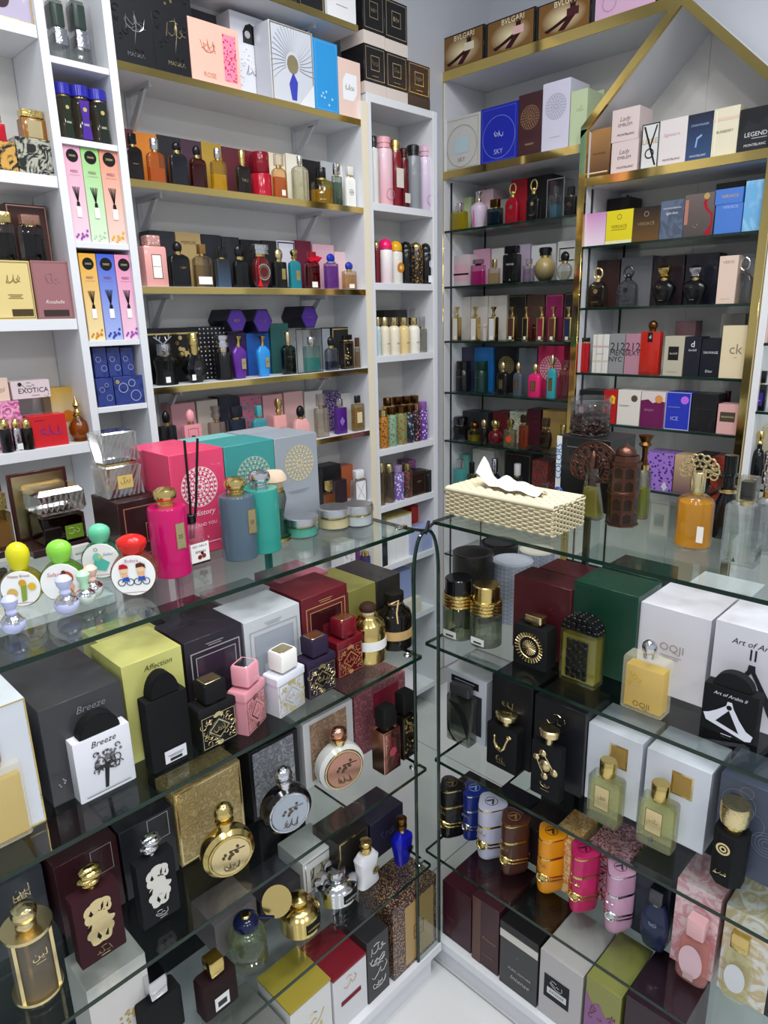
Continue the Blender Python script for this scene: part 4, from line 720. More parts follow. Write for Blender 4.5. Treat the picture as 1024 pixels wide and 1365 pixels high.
for i, (x0, x1, h, c) in enumerate(((501, 507, '#b8ccd0', 'pale blue'), (507, 518, '#e2d8c0', 'ivory'), (519, 531, '#e6dcc6', 'cream'), (532, 544, '#e0c890', 'pale gold'), (545, 557, '#ebe7dc', 'white'))):
    bt(K3, x0, x1, 423, c+' lotion bottle with gold cap '+K_[3], 'g:'+h, 'pgold', off=.012, shape='r', ch=.2, cw=.7, prof='shoulder', nh=.02, name='lotion_bottle', cat='lotion bottle', dc=[('l', .5, .4, .4, 3, 'd:#a08a50')])
bt(K3, 558, 567, 422, 'clear glass tall bottle '+K_[3], 'glass', 'glass:#d8d8dc', off=.02, shape='r', ch=.3, cw=.6, liq='#d8d4c4'); bx(K3, 513, 543, 413, 'black carton behind the cream bottles in the bookcase', 'p:#232324', off=.08, dep=.04); bx(K3, 544, 565, 410, 'clear grey film box behind the white lotion bottle', 'film', [('f', 0, 0, 1, 1, .03, 'd:#a0a4a8')], off=.08, dep=.04)
MS = [(504, 516, 546, 'flor:#5a3a10:#b87828:120', 'gold', 'amber patterned'), (516, 527, 543, 'flor:#5a7a50:#8aa890:120', 'bronze', 'sage green patterned'), (527, 540, 541, 'flor:#b03028:#7a8a50:120', 'bronze', 'red and green floral'), (540, 550, 540, 'flor:#8898b0:#20242c:90', 'bronze', 'blue-grey checked'), (550, 559, 538, 'flor:#c07888:#241820:120', 'rose', 'dark pink floral'), (559, 568, 535, 'flor:#e0d0f0:#6a3a98:110', 'g:#8a5aa8', 'purple floral')]
for x0, x1, yt, bd, cp, c in MS: bt(K4, x0, x1, yt, c+' body mist bottle on the mist shelf of the bookcase', bd, cp, off=.01, shape='r', ch=.17, cw=.82, nh=.015, neck='gold', name='body_mist', cat='body mist', group='front row of body mists')
for i, (x0, x1) in enumerate(((512, 522), (524, 535), (536, 546), (547, 557))): bt(K4, x0, x1, 530-i, 'body mist with gilt cap in the second row behind floral mists', 'flor:#8a6a30:#c8a060:100', 'bronze', off=.06, shape='r', ch=.17, cw=.82, nh=.015, name='body_mist', cat='body mist', group='rear row of body mists')
KM = 'under the body mists in the corner bookcase'
for x0, x1, yt, bd, cp, c in [(505, 512, 617, 'glass:#c8a050', 'pgold', 'amber'), (513, 524, 618, 'glass:#d0b088', 'pgold', 'champagne'), (524, 536, 620, 'flor:#e8e0f4:#7a60b0:120', 'g:#9a88b0', 'lavender floral'), (536, 547, 617, 'flor:#b02830:#30382c:120', 'gold', 'dark red floral')]:
    bt(K5, x0, x1, yt, c+' tall mist bottle '+KM, bd, cp, off=.012, shape='r', ch=.2, cw=.75, nh=.015, name='body_mist', cat='body mist')
bx(K5, 548, 568, 629, 'black and brown glossy carton with dark window '+KM, 'p:#1a1512', [('f', .06, .05, .94, .95, .03, 'p:#4a3420'), ('r', .14, .1, .86, .9, 'g:#2a1a14'), ('r', .4, .55, .66, .62, 'pgold')], off=.015, dep=.06); bx(K5, 569, 577, 627, 'narrow black carton with clasp '+KM, 'p:#141416', [('o', .2, .8, .1, 'pgold')], off=.012, dep=.06)
q = bx(K5, 545, 576, 611, 'purple iridescent carton carrying a black carton '+KM, 'marb:#7a4a8a:#b868a8', off=.085, dep=.05); bx(K5, 553, 576, 598, 'black carton lying on the purple carton '+KM, 'p:#18181a', [('r', .1, .3, .4, .8, 'd:#c8d0d0')], off=.088, dep=.045, z=K5.z+q[3]+.0004, H=.02)
KL = 'on the bookcase shelf below the black carton'
for i, (x0, x1) in enumerate(((516, 528), (528, 538), (538, 549))): bx(K6, x0, x1, 690-i*3, ('white carton with gold top beside the small black carton', 'middle white carton with gold top '+KL, 'white carton with gold top beside the lavender cartons')[i], 'p:#dfe2e2', [('band', .97, 1, 'p:#b8a860'), ('l', .5, .6, .5, 2, 'd:#a0a4a4')], off=.02, dep=.09, group='white gold-topped cartons')
bx(K6, 508, 517, 718, 'small black carton with label '+KL, 'p:#1c1e20', [('r', .2, .4, .8, .7, 'd:#3a3e40')], off=.004, dep=.03); bx(K6, 548, 563, 706, 'pale lavender carton with white end '+KL, 'p:#a8b0d4', off=.01, dep=.05); bx(K6, 563, 577, 700, 'lavender blue carton beside the bookcase side '+KL, 'p:#9aa4d0', off=.01, dep=.05)
bx(K6, 549, 560, 674, 'red carton '+KL, 'p:#b8322c', off=.075, dep=.04); bx(K6, 560, 575, 669, 'slate purple carton '+KL, 'p:#4a4560', [('t', 'I', .5, .6, .1, 'd:#c8c8d0')], off=.075, dep=.04)
bx(K7, 533, 548, 760, 'pale blue carton low in the corner bookcase', 'p:#8a9cc8', off=.03, dep=.06); bx(K7, 536, 562, 800, 'cream carton low in the corner bookcase', 'p:#d8d2c0', off=.003, dep=.025)
# ================================================================ narrow diffuser column
for i, (x0, x1) in enumerate(((67, 93), (96, 122))):
    o, W, D, H = bx(N1, x0, x1, -38, ('clear plastic gift pack of silver and green bottle, outer side', 'clear plastic gift pack of silver bottle, nearest gold-edged shelves')[i], 'film', [], off=.015, dep=.05, name='gift_pack', cat='gift pack')
    lo(o, 'bottle', 'glass:#b8c4c0', [(.004, W*.4, D*.4), (H*.3, W*.4, D*.4), (H*.36, W*.25, D*.25), (H*.4, W*.3, D*.3), (H*.7, W*.3, D*.3)], 'b'); lo(o, 'bottle_label', 'chase:silver', [(H*.2, W*.34, D*.42), (H*.38, W*.34, D*.42)], 'b'); lo(o, 'bottle_cap', 'g:#2a3a30', [(H*.42, W*.32, D*.34), (H*.66, W*.32, D*.34)], 'b')
for i, (x0, x1, yt, lc) in enumerate(((74, 97, 113, '#1c2a20'), (95, 121, 117, '#4a2a90'), (119, 144, 122, '#1a2420'))):
    o, W, D, H = bt(N2, x0, x1, yt, ('waisted clear jar with blue lid and dark label in column', 'middle waisted jar with blue lid and purple label', 'waisted jar with blue lid and dark label against column side')[i], 'glass:#cfc8b8', 'g:#2c2a9c', off=.012, shape='r', prof=[(0, .9), (.03, 1), (.2, 1), (.5, .8), (.8, 1), (1, .9)], ch=.2, cw=.95, nh=.01, liq='#a89a84', lvl=.94, name='jar', cat='jar', group='jars with blue lids')
    deco(o, W, D, H*.79, [('poly', [(.25, .06), (.75, .06), (.66, .5), (.75, .92), (.25, .92), (.34, .5)], 'd:'+lc), ('l', .5, .4, .3, 3, 'd:#d8d8b0'), ('o', .5, .72, .1, 'd:#b8a860')], -W*.5)
RB = [(N3, 91, 114, 193, '#e0a0b8', '#efd0dc', 'pink'), (N3, 115, 138, 196, '#8cc870', '#d8ecd0', 'green'), (N3, 139, 163, 199, '#e08a6c', '#f0d0c4', 'coral'), (N4, 112, 134, 338, '#e0a42c', '#f0dca8', 'yellow'), (N4, 135, 158, 339, '#3a58c8', '#a8b8ec', 'blue'), (N4, 159, 181, 340, '#e08ab0', '#f0c8dc', 'rose pink')]
FR = dict(pink='#9a4ab0', green='#c8dcc0', coral='#e0b040', yellow='#d88a20', blue='#3040a0')
for sf, x0, x1, yt, a, b, c in RB:
    o, W, D, H = bx(sf, x0, x1, yt, c+' reed diffuser carton with black round emblem in narrow column', f'grad:{b}:{a}', [('o', .5, .885, .34, 'd:#17171a'), ('l', .5, .89, .4, 3, 'd:#c8b880'), ('t', 'REED', .5, .73, .42, 'd:#8a4a5a'), ('l', .5, .69, .6, 1, 'd:#9a7a80'), ('reeds', .5, .42, .36, 'd:#1a1a1c'), ('r', .36, .26, .64, .37, 'd:#f2efec'), ('leafbunch', .5, .07, .7, 9, 'd:'+FR.get(c, '#9a4ab0'))], off=.006, dep=.06, name='diffuser_box', cat='diffuser box', group='reed diffuser cartons')
NB = []
for i, (x0, x1, yt) in enumerate(((130, 152, 504), (153, 192, 501))): NB.append(bx(N5, x0, x1, yt, ('dark blue bubble-printed carton, lower and narrower', 'dark blue bubble-printed carton with gold seal, lower and wider')[i], 'flor:#1c2a6a:#2a3a80:60', [('ring', .3, .6, .16, .02, 'd:#a8b0d0'), ('ring', .7, .3, .18, .02, 'd:#a8b0d0'), ('ring', .6, .75, .12, .02, 'd:#a8b0d0')]+([('o', .12, .82, .07, 'pgold')] if i else []), off=.008, dep=.07))
for i, (x0, x1) in enumerate(((125, 143), (144, 161), (162, 178))): bx(N5, x0, x1, 463, ('upper blue bubble-printed carton stacked above the narrower lower one', 'upper blue bubble-printed carton in the middle of the stack', 'upper blue bubble-printed carton stacked next to gold-edged shelves')[i], 'flor:#1c2a6a:#2a3a80:60', [('ring', .35, .6, .2, .03, 'd:#a8b0d0'), ('ring', .7, .3, .22, .03, 'd:#a8b0d0')], off=.02, dep=.06, z=N5.z+NB[0][3]+.001, group='upper blue bubble cartons')
# ================================================================ wide wall unit at the left
bx(L0, -20, 42, -30, 'lilac carton with gold border on the highest left shelf', 'p:#a8a0b8', [('f', .03, .03, .97, .97, .03, 'gold'), ('o', .3, .5, .2, 'd:#3a2a30')], off=.01, dep=.08)
q1 = bx(L1, -30, 22, 187, 'black carton with gold marbling at the left frame edge shelf', 'marb:#c89a48:#17171a:26', [], off=.012, dep=.08); q2 = bx(L1, 24, 73, 185, 'black and silver marbled carton carrying a gold bottle', 'marb:#a8a898:#1c1d1c:40', [], off=.012, dep=.08)
bt(L1, 22, 61, 149, 'red and gold square perfume bottle standing on marbled carton', 'g:#8a5a1c', 'chase:gold', z=q2[3]+L1.z+.0004, off=.02, k=.6, shape='s', ch=.25, cw=.9, dc=[('r', .2, .08, .8, .9, 'pgold')])
bt(L1, -22, 7, 152, 'red bottle with gold cap on gold-marbled carton', 'g:#b0182a', 'gold', z=q1[3]+L1.z+.0004, off=.02, ch=.3, cw=.7)
q1 = bx(L2, -22, 44, 347, 'pale yellow carton with gold print and bronze window', 'p:#dcc888', [('f', .02, .02, .98, .98, .02, 'gold'), ('sw', .62, .68, .3, 'd:#8a7430'), ('l', .62, .42, .3, 3, 'd:#8a7430'), ('r', .5, .06, .94, .18, 'g:#4a3a20')], off=.01, dep=.085); q2 = bx(L2, 46, 96, 348, 'dusty mauve carton with white script and bronze strip', 'p:#9a6a6e', [('f', .02, .02, .98, .98, .02, 'rose'), ('sw', .5, .68, .4, 'p:#b88a88'), ('t', 'Rosabelle', .5, .3, .5, 'd:#e8dcd8', .3), ('r', .16, .05, .84, .16, 'g:#3a2c28')], off=.01, dep=.085)
bx(L2, 12, 66, 273, 'brown bronze-edged carton behind two smoked bottles', 'p:#4a2f2c', [('f', .02, .02, .98, .98, .03, 'rose')], off=.06, dep=.03, z=L2.z+q1[3]+.0006)
for i, (x0, x1, yt, zz) in enumerate(((-14, 20, 283, q1), (24, 58, 287, q2))): bt(L2, x0, x1, yt, ('smoked glass square bottle with gold cap on yellow carton', 'smoked glass square bottle with rose gold cap on mauve carton')[i], 'glass:#6a605a', 'chase:gold' if i == 0 else 'chase:rose', z=zz[3]+L2.z+.0006, off=.012, k=.6, shape='s', ch=.22, cw=.9, liq='#3a302a', lvl=.75, neck='gold', nh=.02)
LS = 'on the left shelf with the EXOTICA box'
bx(L3, 42, 90, 553, 'red carton with violet script '+LS, 'p:#c8242c', [('sw', .52, .5, .6, 'd:#8a3a8a'), ('l', .25, .85, .3, 1, 'd:#5a1a3a')], off=.012, dep=.04)
z1 = bx(L3, -8, 30, 535, 'pink floral carton under a small peach carton '+LS, 'marb:#b84a8a:#e8a8c8:40', [('o', .3, .5, .1, 'd:#f0d8e4')], off=.045, dep=.05)
bx(L3, -12, 12, 504, 'small peach carton on the pink floral carton '+LS, 'p:#e0c4b4', [('sw', .5, .5, .5, 'd:#b08a70')], off=.05, dep=.04, z=L3.z+z1[3]+.0005)
z2 = bx(L3, 31, 66, 553, 'lilac carton under the white EXOTICA box', 'p:#b8a0b8', off=.058, dep=.05)
bx(L3, 15, 67, 507, 'pale pink box reading EXOTICA with black lettering', 'p:#d8c8cc', [('t', 'EXOTICA', .56, .45, .78, 'd:#2a2628'), ('sw', .45, .68, .3, 'd:#7a6a74'), ('l', .6, .15, .2, 1, 'd:#8a7a84'), ('leafbunch', .88, .2, .12, 5, 'd:#6a6a9a'), ('o', .22, .82, .05, 'd:#2a2628')], off=.05, dep=.06, z=L3.z+max(z1[3], z2[3])+.0012)
bx(L3, 70, 110, 516, 'gold and white carton with orange disc behind ornate bottle', 'grad:#d8d4cc:#c8a030', [('o', .5, .45, .2, 'd:#d07a20')], off=.08, dep=.045)
for i, (x0, x1, lb) in enumerate(((-1, 15, 'black lotion bottle with gold domed cap beside pink floral carton'), (16, 29, 'silver and white small bottle with gold domed cap'), (29, 44, 'black small bottle with gold domed cap beside red carton'))): bt(L3, x0, x1, 557, lb, ('g:#141214', 'chase:silver', 'g:#16120f')[i], 'chase:gold', off=.003, shape='r', ch=.3, cw=.9, cp='dome', nh=.01, dc=[('r', .2, .08, .8, .35, 'd:#e8e8e8')] if i == 1 else ())
bt(L3, 90, 117, 525, 'ornate amber bottle with gold filigree base and spire stopper', 'glass:#d08a20', 'chase:gold', off=.012, shape='r', prof=[(0, .7), (.05, .8), (.1, .62), (.3, .95), (.55, 1), (.75, .8), (.85, .5), (1, .35)], liq='#c87a10', lvl=.75, ch=.42, cw=.42, cp=[(0, .8), (.1, 1), (.25, .5), (.45, .9), (.6, .5), (.8, .25), (1, .04)], collar='gold')
# ================================================================ right wall: posters and top boxes
def poster(x0, x1, yt, label, body, mode):
    o, W, D, H = bx(TOPB, x0, x1, yt, label, 'g:#17130e', [], off=.004, dep=.02, name='framed_poster', cat='poster', group='framed adverts on top of the glass wall unit')
    if mode == 'pink': deco(o, W, D, H, [('r', .02, .03, .98, .97, 'g:#d8b0cc'), ('ring', .25, .55, .12, .02, 'd:#b890b8')]); return
    deco(o, W, D, H, [('r', .03, .04, .97, .96, 'poster'), ('t', 'BVLGARI', .55, .87, .46, 'd:#efe6c8'),
        ('poly', [(.14, .2), (.3, .28), (.62, .5), (.66, .42), (.4, .24), (.2, .12)], 'd:#2c1014'), ('poly', [(.4, .1), (.52, .08), (.72, .42), (.62, .48)], 'd:#3c141a'), ('r', .56, .42, .78, .64, body), ('r', .62, .64, .72, .76, 'd:#3a1a1c'), ('t', 'W', .67, .75, .14, 'd:#2a1014')])
poster(588, 645, 22+20, 'framed advert with clear bottle and striped scarf, nearest the corner', 'p:#e0d8c0', 'a'); poster(649, 713, 2+18, 'framed advert with pale pink bottle and striped scarf, middle one', 'p:#e8b8b8', 'a'); poster(717, 788, -22+18, 'framed advert with dark wine bottle and striped scarf', 'p:#4a1420', 'a'); poster(793, 876, -38+18, 'pink framed advert panel above the gable', '', 'pink')
TG = 'on the gold-fronted shelf beneath the posters'
bx(G0, 592, 640, 155, 'large pale grey carton with ornate border '+TG, 'p:#c8c6c2', [('ring', .5, .45, .42, .015, 'd:#9a968c'), ('f', .05, .04, .95, .96, .012, 'd:#a8a498'), ('r', .3, .32, .7, .62, 'p:#b8ccd4'), ('t', 'SKY', .5, .2, .2, 'd:#8a867c')], off=.012, dep=.1)
bx(G0, 641, 690, 140, 'large royal blue carton with ornate border '+TG, 'p:#222ca8', [('ring', .5, .45, .44, .012, 'd:#7080d8'), ('f', .05, .04, .95, .96, .012, 'd:#5060d0'), ('sw', .5, .5, .24, 'd:#c8d0f0'), ('t', 'SKY', .5, .2, .24, 'd:#a8b0e8')], off=.012, dep=.1)
bx(G0, 691, 722, 124, 'large brown carton with gold mandala '+TG, 'p:#43262a', [('m', .5, .62, .4, 'd:#8a6a50'), ('l', .5, .2, .4, 2, 'd:#b89870')], off=.012, dep=.1)
bx(G0, 723, 759, 108, 'tall white carton with silver mandala '+TG, 'p:#d4d2e4', [('m', .5, .64, .38, 'd:#b0aec4'), ('l', .5, .2, .4, 1, 'd:#a8a6b8')], off=.012, dep=.11)
bx(G0, 760, 782, 120, 'pale green carton next to the tall white one '+TG, 'p:#c0cfa8', [('sw', .6, .65, .4, 'd:#8a9a70')], off=.012, dep=.09); bx(G0, 784, 803, 122, 'second pale green carton standing deeper '+TG, 'p:#b4c49c', off=.11, dep=.08)
# glass shelf rows beside the gable
RP = 'on the glass shelf below the large cartons'
for x0, x1, yt, c, h in [(607, 628, 264, 'light green', '#b8c898'), (634, 657, 253, 'pale pink', '#d8b8c0'), (660, 678, 266, 'grey-green', '#8a9080'), (681, 702, 239, 'red', '#a81c2c'), (704, 735, 234, 'black', '#161618')]: bx(R1, x0, x1, yt, c+' carton in the back '+RP, 'p:'+h, off=.1, dep=.07)
bt(R1, 602, 625, 271, 'square yellow bottle with clear silver cap '+RP, 'glass:#e8d850', 'silver', liq='#d8c820', lvl=.9, ch=.28, cw=.4, shape='s'); bt(R1, 629, 648, 256, 'lavender white vase bottle with pink tassel '+RP, 'g:#d0c0d4', 'silver', shape='r', prof='vase', ch=.24, cw=.36, cp='flare', dc=[('poly', [(.45, .1), (.6, .1), (.55, .7), (.5, .7)], 'd:#d05a98')])
bt(R1, 650, 672, 266, 'dark teal bottle with gunmetal cap '+RP, 'glass:#1e4a5c', 'bronze', liq='#1a4a60', ch=.3, cw=.6, shape='s')
bt(R1, 674, 695, 244, 'red arched bottle with gold ring stopper '+RP, 'g:#920f22', 'gold', maker=ringcap, k=.45); bt(R1, 702, 723, 239, 'black arched bottle with gold ring stopper '+RP, 'g:#131314', 'gold', maker=ringcap, k=.45)
bx(R1, 729, 752, 238, 'clear box around a turquoise spray bottle '+RP, 'film', [('f', 0, 0, 1, 1, .03, 'd:#7a868a')], off=.02, dep=.06); bt(R1, 732, 750, 248, 'turquoise spray bottle inside clear box '+RP, 'glass:#58b8c8', 'glass:#88c8d0', off=.03, dep=.035, liq='#2aa0b8', lvl=.6, ch=.25, cw=.4); bt(R1, 753, 770, 249, 'black bottle with gold butterfly mark '+RP, 'g:#141416', 'glass:#3a3a3e', ch=.3, cw=.6, dc=[('leafbunch', .5, .6, .3, 6, 'gold')])
RQ = 'on the glass shelf with the pink cap-less bottle'; RQ = 'on the second glass shelf'
for x0, x1, yt, c, h in [(631, 653, 332, 'rose pink', '#c898b0'), (655, 671, 331, 'ivory', '#ccc8c4'), (680, 706, 326, 'lilac', '#b8a8c0'), (708, 740, 326, 'white', '#d4d4d4'), (743, 768, 321, 'white black-striped', '#d8d8d6')]: bx(R2, x0, x1, yt, c+' carton in the back '+RQ, 'p:'+h, [('r', .1, .8, .9, .83, 'd:#222226'), ('r', .1, .5, .9, .53, 'd:#222226'), ('r', .1, .8, .14, .5, 'd:#222226')] if 'striped' in c else [], off=.1, dep=.07)
bx(R2, 603, 626, 340, 'clear box with pale pink bottle and black ribbon '+RQ, 'p:#c8b8bc', [('r', .1, .2, .9, .7, 'p:#d8a8b4'), ('r', .05, .36, .95, .42, 'd:#1a1a1c')], off=.05, dep=.05)
bt(R2, 628, 649, 346, 'magenta pink bottle with dark ribbon collar '+RQ, 'glass:#e070b8', 'glass:#8a7880', liq='#d83aa0', lvl=.7, ch=.18, cw=.7, neck='d:#28222a', nh=.04); bt(R2, 651, 668, 346, 'small clear bottle with pale gold cap '+RQ, 'glass:#e0d8c0', 'pgold', liq='#d8c890', lvl=.7, ch=.32, cw=.4)
bt(R2, 671, 696, 328, 'tall black bottle with wide stepped cap '+RQ, 'g:#121214', 'g:#0e0e10', shape='s', ch=.2, cw=.85, nh=.03, neck='g:#0c0c0e', dc=[('t', 'MAYAR', .5, .66, .5, 'd:#c8c8cc'), ('t', 'A', .5, .12, .1, 'd:#c8c8cc')]); bt(R2, 697, 714, 345, 'clear bottle with lilac liquid '+RQ, 'glass:#d8d0dc', 'glass:#c8c4cc', liq='#c8b8cc', ch=.25, cw=.5)
bt(R2, 715, 739, 330, 'rounded smoky gold bottle with black stopper '+RQ, 'grad:#161410:#b8a468', 'g:#121214', shape='r', prof='round', ch=.24, cw=.62, cp='stud'); bt(R2, 742, 765, 335, 'clear round bottle with black ball stopper '+RQ, 'glass:#d8dcd4', 'g:#121214', liq='#d0d0bc', lvl=.5, prof='round', ch=.36, cw=.6, cp='ball', cs='r', shape='o')
RS = 'on the glass shelf of gold-stoppered bottles'
for x0, x1, yt, c, h in [(604, 627, 396, 'white', '#cdc8c4'), (628, 650, 395, 'cream white', '#d2ccc6'), (651, 675, 394, 'ivory', '#cfc9c2'), (678, 701, 393, 'black', '#23201f'), (702, 725, 393, 'brown', '#4a3630'), (727, 750, 392, 'magenta', '#8a2058'), (752, 768, 390, 'dark purple', '#2a2630')]: bx(R3, x0, x1, yt, c+' carton behind the bottles '+RS, 'p:'+h, [('f', .03, .03, .97, .97, .02, 'gold')] if h in ('#23201f', '#8a2058', '#2a2630') else [], off=.1, dep=.06)
for x0, x1, h, c in [(604, 617, '#d8d4cc', 'pearl white'), (628, 642, '#dcd6d0', 'ivory pink'), (652, 666, '#d4d4da', 'silver white'), (677, 691, '#4a3028', 'dark brown'), (697, 708, '#1a1614', 'black'), (716, 730, '#7a1838', 'wine red'), (732, 745, '#5a2a20', 'amber brown'), (752, 766, '#20284a', 'dark blue')]:
    bt(R3, x0, x1, 409, c+' panelled bottle with tall gold stopper '+RS, 'gold', 'gold', off=.03, shape='s', ch=.28, cw=.55, cp='pinch', k=.7, nh=.02, group='gold-stoppered panelled bottles', dc=[('r', .14, .04, .86, .94, 'g:'+h), ('r', .3, .06, .7, .2, 'd:#e8e4e0')])
for x0, x1, c, h in ((644, 650, 'pale', '#d8d0d0'), (709, 715, 'dark red', '#3a1014')): bt(R3, x0, x1, 432, c+' small bottle between gold-stoppered bottles', 'g:'+h, 'g:'+h, off=.06, ch=.2, cw=.7, shape='s')
RU = 'on the glass shelf above the wicker box, beside gold post'; RU = 'on the round-topped bottle shelf'
for x0, x1, yt, c, mt, dd in [(610, 631, 463, 'smoky purple', 'p:#3a3850', []), (632, 657, 463, 'blue', 'p:#1f6ab0', []), (660, 690, 463, 'black ring-printed', 'p:#17171a', [('m', .5, .6, .34, 'd:#8a7a50')]), (691, 715, 464, 'slate grey', 'p:#5a6068', []), (717, 751, 461, 'hot pink white-scrolled', 'p:#c02858', [('m', .5, .55, .42, 'd:#e8c0cc')])]: bx(R4, x0, x1, yt, c+' carton behind the bottles '+RU, mt, dd, off=.1, dep=.07)
for x0, x1, h, c in ((610, 626, '#151518', 'black'), (634, 649, '#12302a', 'dark green')): bt(R4, x0, x1, 481, c+' cylindrical bottle with domed cap '+RU, 'g:'+h, 'g:'+h, off=.03, shape='r', ch=.3, cw=.96, nh=.01, dc=[('l', .5, .7, .5, 1, 'gold')])
for x0, x1, yt, h, cp, c in ((662, 682, 481, '#151515', 'pgold', 'black'), (684, 700, 482, '#4a525c', 'pgold', 'slate grey'), (704, 726, 483, '#d8286a', 'pgold', 'hot pink'), (729, 745, 472, '#3a98a0', 'pgold', 'teal')):
    bt(R4, x0, x1, yt, c+' rounded bottle with gold ball stopper and gold plate '+RU, 'g:'+h, cp, off=.03, prof='shoulder', shape='o', k=.6, ch=.28, cw=.46, cp='ball', cs='r', dc=[('r', .3, .25, .7, .68, 'gold'), ('f', .3, .25, .7, .68, .03, 'd:#3a2c10')])
bt(R4, 746, 760, 480, 'pale blush bottle with clear cap '+RU, 'glass:#d8b8b0', 'glass:#d8d0d0', off=.03, shape='s', liq='#d0a8a0', ch=.2, cw=.6)
RV = 'on glass shelf above the wicker box'
for x0, x1, yt, c, h in [(617, 650, 549, 'charcoal flat', '#2c2c30'), (657, 677, 549, 'dark red', '#5c1a20'), (679, 700, 549, 'white leaf-printed', '#c8c4bc'), (702, 720, 546, 'maroon', '#4a1a28'), (723, 757, 548, 'tan gold', '#a88a50')]: bx(R5, x0, x1, yt, c+' carton in the back '+RV, 'p:'+h if 'leaf' not in c else 'marb:#8a9a70:#d0ccc4:60', off=.1, dep=.07)
bt(R5, 606, 623, 555, 'black stepped bottle with gunmetal top '+RV, 'g:#141416', 'gun', shape='8', prof='waist', ch=.36, cw=.9, cp='stud'); bt(R5, 625, 640, 561, 'squat lime and gold bottle '+RV, 'glass:#c8b848', 'bronze', shape='r', liq='#a8a020', lvl=.5, ch=.4, cw=.7, cp='ball'); bt(R5, 641, 650, 558, 'small brown bottle with gilt cap '+RV, 'glass:#5a4030', 'pgold', shape='r', ch=.35, cw=.7, cp='ball')
bt(R5, 652, 669, 558, 'dark red gourd bottle with gold stopper '+RV, 'g:#5a1018', 'gold', shape='r', prof='round', ch=.4, cw=.55, cp='ball'); bt(R5, 672, 690, 559, 'square clear bottle with orange disc and ornate stopper '+RV, 'glass:#e0dcc8', 'chase:gold', shape='s', liq='#d8d0b0', ch=.32, cw=.5, cp='crown', dc=[('o', .5, .45, .25, 'd:#d84a20')]); bt(R5, 691, 707, 553, 'amber orange bottle with brown cap '+RV, 'glass:#c87a50', 'g:#2a1812', shape='o', liq='#b86038', lvl=.9, ch=.22, cw=.6, prof='shoulder'); bt(R5, 718, 738, 557, 'round olive brown bottle with dark cap '+RV, 'glass:#6a5838', 'g:#3a3020', shape='o', prof='round', liq='#5a4820', ch=.26, cw=.5); bt(R5, 746, 757, 566, 'small black bottle with gold band '+RV, 'g:#1c1a14', 'gold', shape='r', ch=.3, cw=.8)
RW = 'on the lowest visible glass shelf behind the wicker box'
bx(R6, 607, 624, 606, 'teal carton '+RW, 'p:#6aa8a0', off=.09, dep=.05); bt(R6, 605, 622, 612, 'teal square bottle with silver cap '+RW, 'g:#4a9a98', 'silver', shape='s', ch=.25, cw=.6, dc=[('r', .3, .1, .7, .4, 'd:#c8d8d4')]); bx(R6, 630, 658, 600, 'white and grey carton '+RW, 'p:#c8c8c4', off=.1, dep=.07); bt(R6, 624, 634, 616, 'black-capped olive bottle '+RW, 'glass:#5a5838', 'g:#141414', shape='r', ch=.35, cw=.6)
bt(R6, 650, 668, 611, 'blue-black round bottle with silver cap '+RW, 'g:#161a30', 'silver', shape='r', prof='round', ch=.35, cw=.45); bx(R6, 673, 708, 603, 'black carton with gold line '+RW, 'p:#1c1c1e', [('f', .05, .05, .95, .95, .015, 'gold')], off=.09, dep=.08); bt(R6, 684, 695, 618, 'small clear bottle with grey label '+RW, 'glass', 'g:#c8c8c8', shape='r', ch=.3, cw=.7, dc=[('r', .2, .1, .8, .6, 'd:#b8bcbc')]); bx(R6, 709, 729, 614, 'brown and red striped carton '+RW, 'marb:#8a2a20:#3a2c28:50', off=.06, dep=.07)
# ================================================================ gabled unit
GT = 'under the gold gable'
bx(GA, 785, 813, 172, 'bronze brown carton '+GT, 'grad:#4a2c18:#a87a48', [('t', 'OUD WOOD', .5, .5, .6, 'd:#3a2414'), ('r', .06, .1, .94, .13, 'd:#e0c890')], off=.012, dep=.06)
z1 = bx(GA, 815, 850, 188, 'pale pink carton, lower of a stacked pair '+GT, 'p:#dccac8', [('t', 'Lady', .5, .66, .4, 'd:#7a6468', .3), ('t', 'EMBLEM', .5, .5, .5, 'd:#7a6468'), ('t', 'MONTBLANC', .55, .2, .62, 'd:#2a2426')], off=.012, dep=.08)
bx(GA, 816, 852, 144, 'pale pink carton, upper of a stacked pair '+GT, 'p:#dccac8', [('t', 'Lady', .5, .66, .4, 'd:#7a6468', .3), ('t', 'EMBLEM', .5, .5, .5, 'd:#7a6468'), ('t', 'MONTBLANC', .55, .2, .62, 'd:#2a2426')], off=.012, dep=.08, z=GA.z+z1[3]+.0004)
bx(GA, 855, 878, 165, 'white carton with black monogram and gold lettering '+GT, 'p:#d8d8d8', [('f', 0, 0, 1, 1, .05, 'd:#1a1a1c'), ('t', 'LIBRE', .5, .62, .86, 'd:#b89a50'), ('poly', [(.1, .95), (.2, .95), (.9, .08), (.8, .08)], 'd:#1a1a1c'), ('poly', [(.9, .95), (.82, .95), (.5, .5), (.55, .45)], 'd:#1a1a1c'), ('ring', .5, .35, .26, .06, 'd:#1a1a1c')], off=.012, dep=.06)
bx(GA, 879, 915, 158, 'white carton with pale pink lettering '+GT, 'p:#dcd4d4', [('t', 'Signature', .45, .66, .6, 'd:#c89aa4', .2), ('t', 'MONTBLANC', .5, .14, .64, 'd:#2a2628')], off=.012, dep=.06)
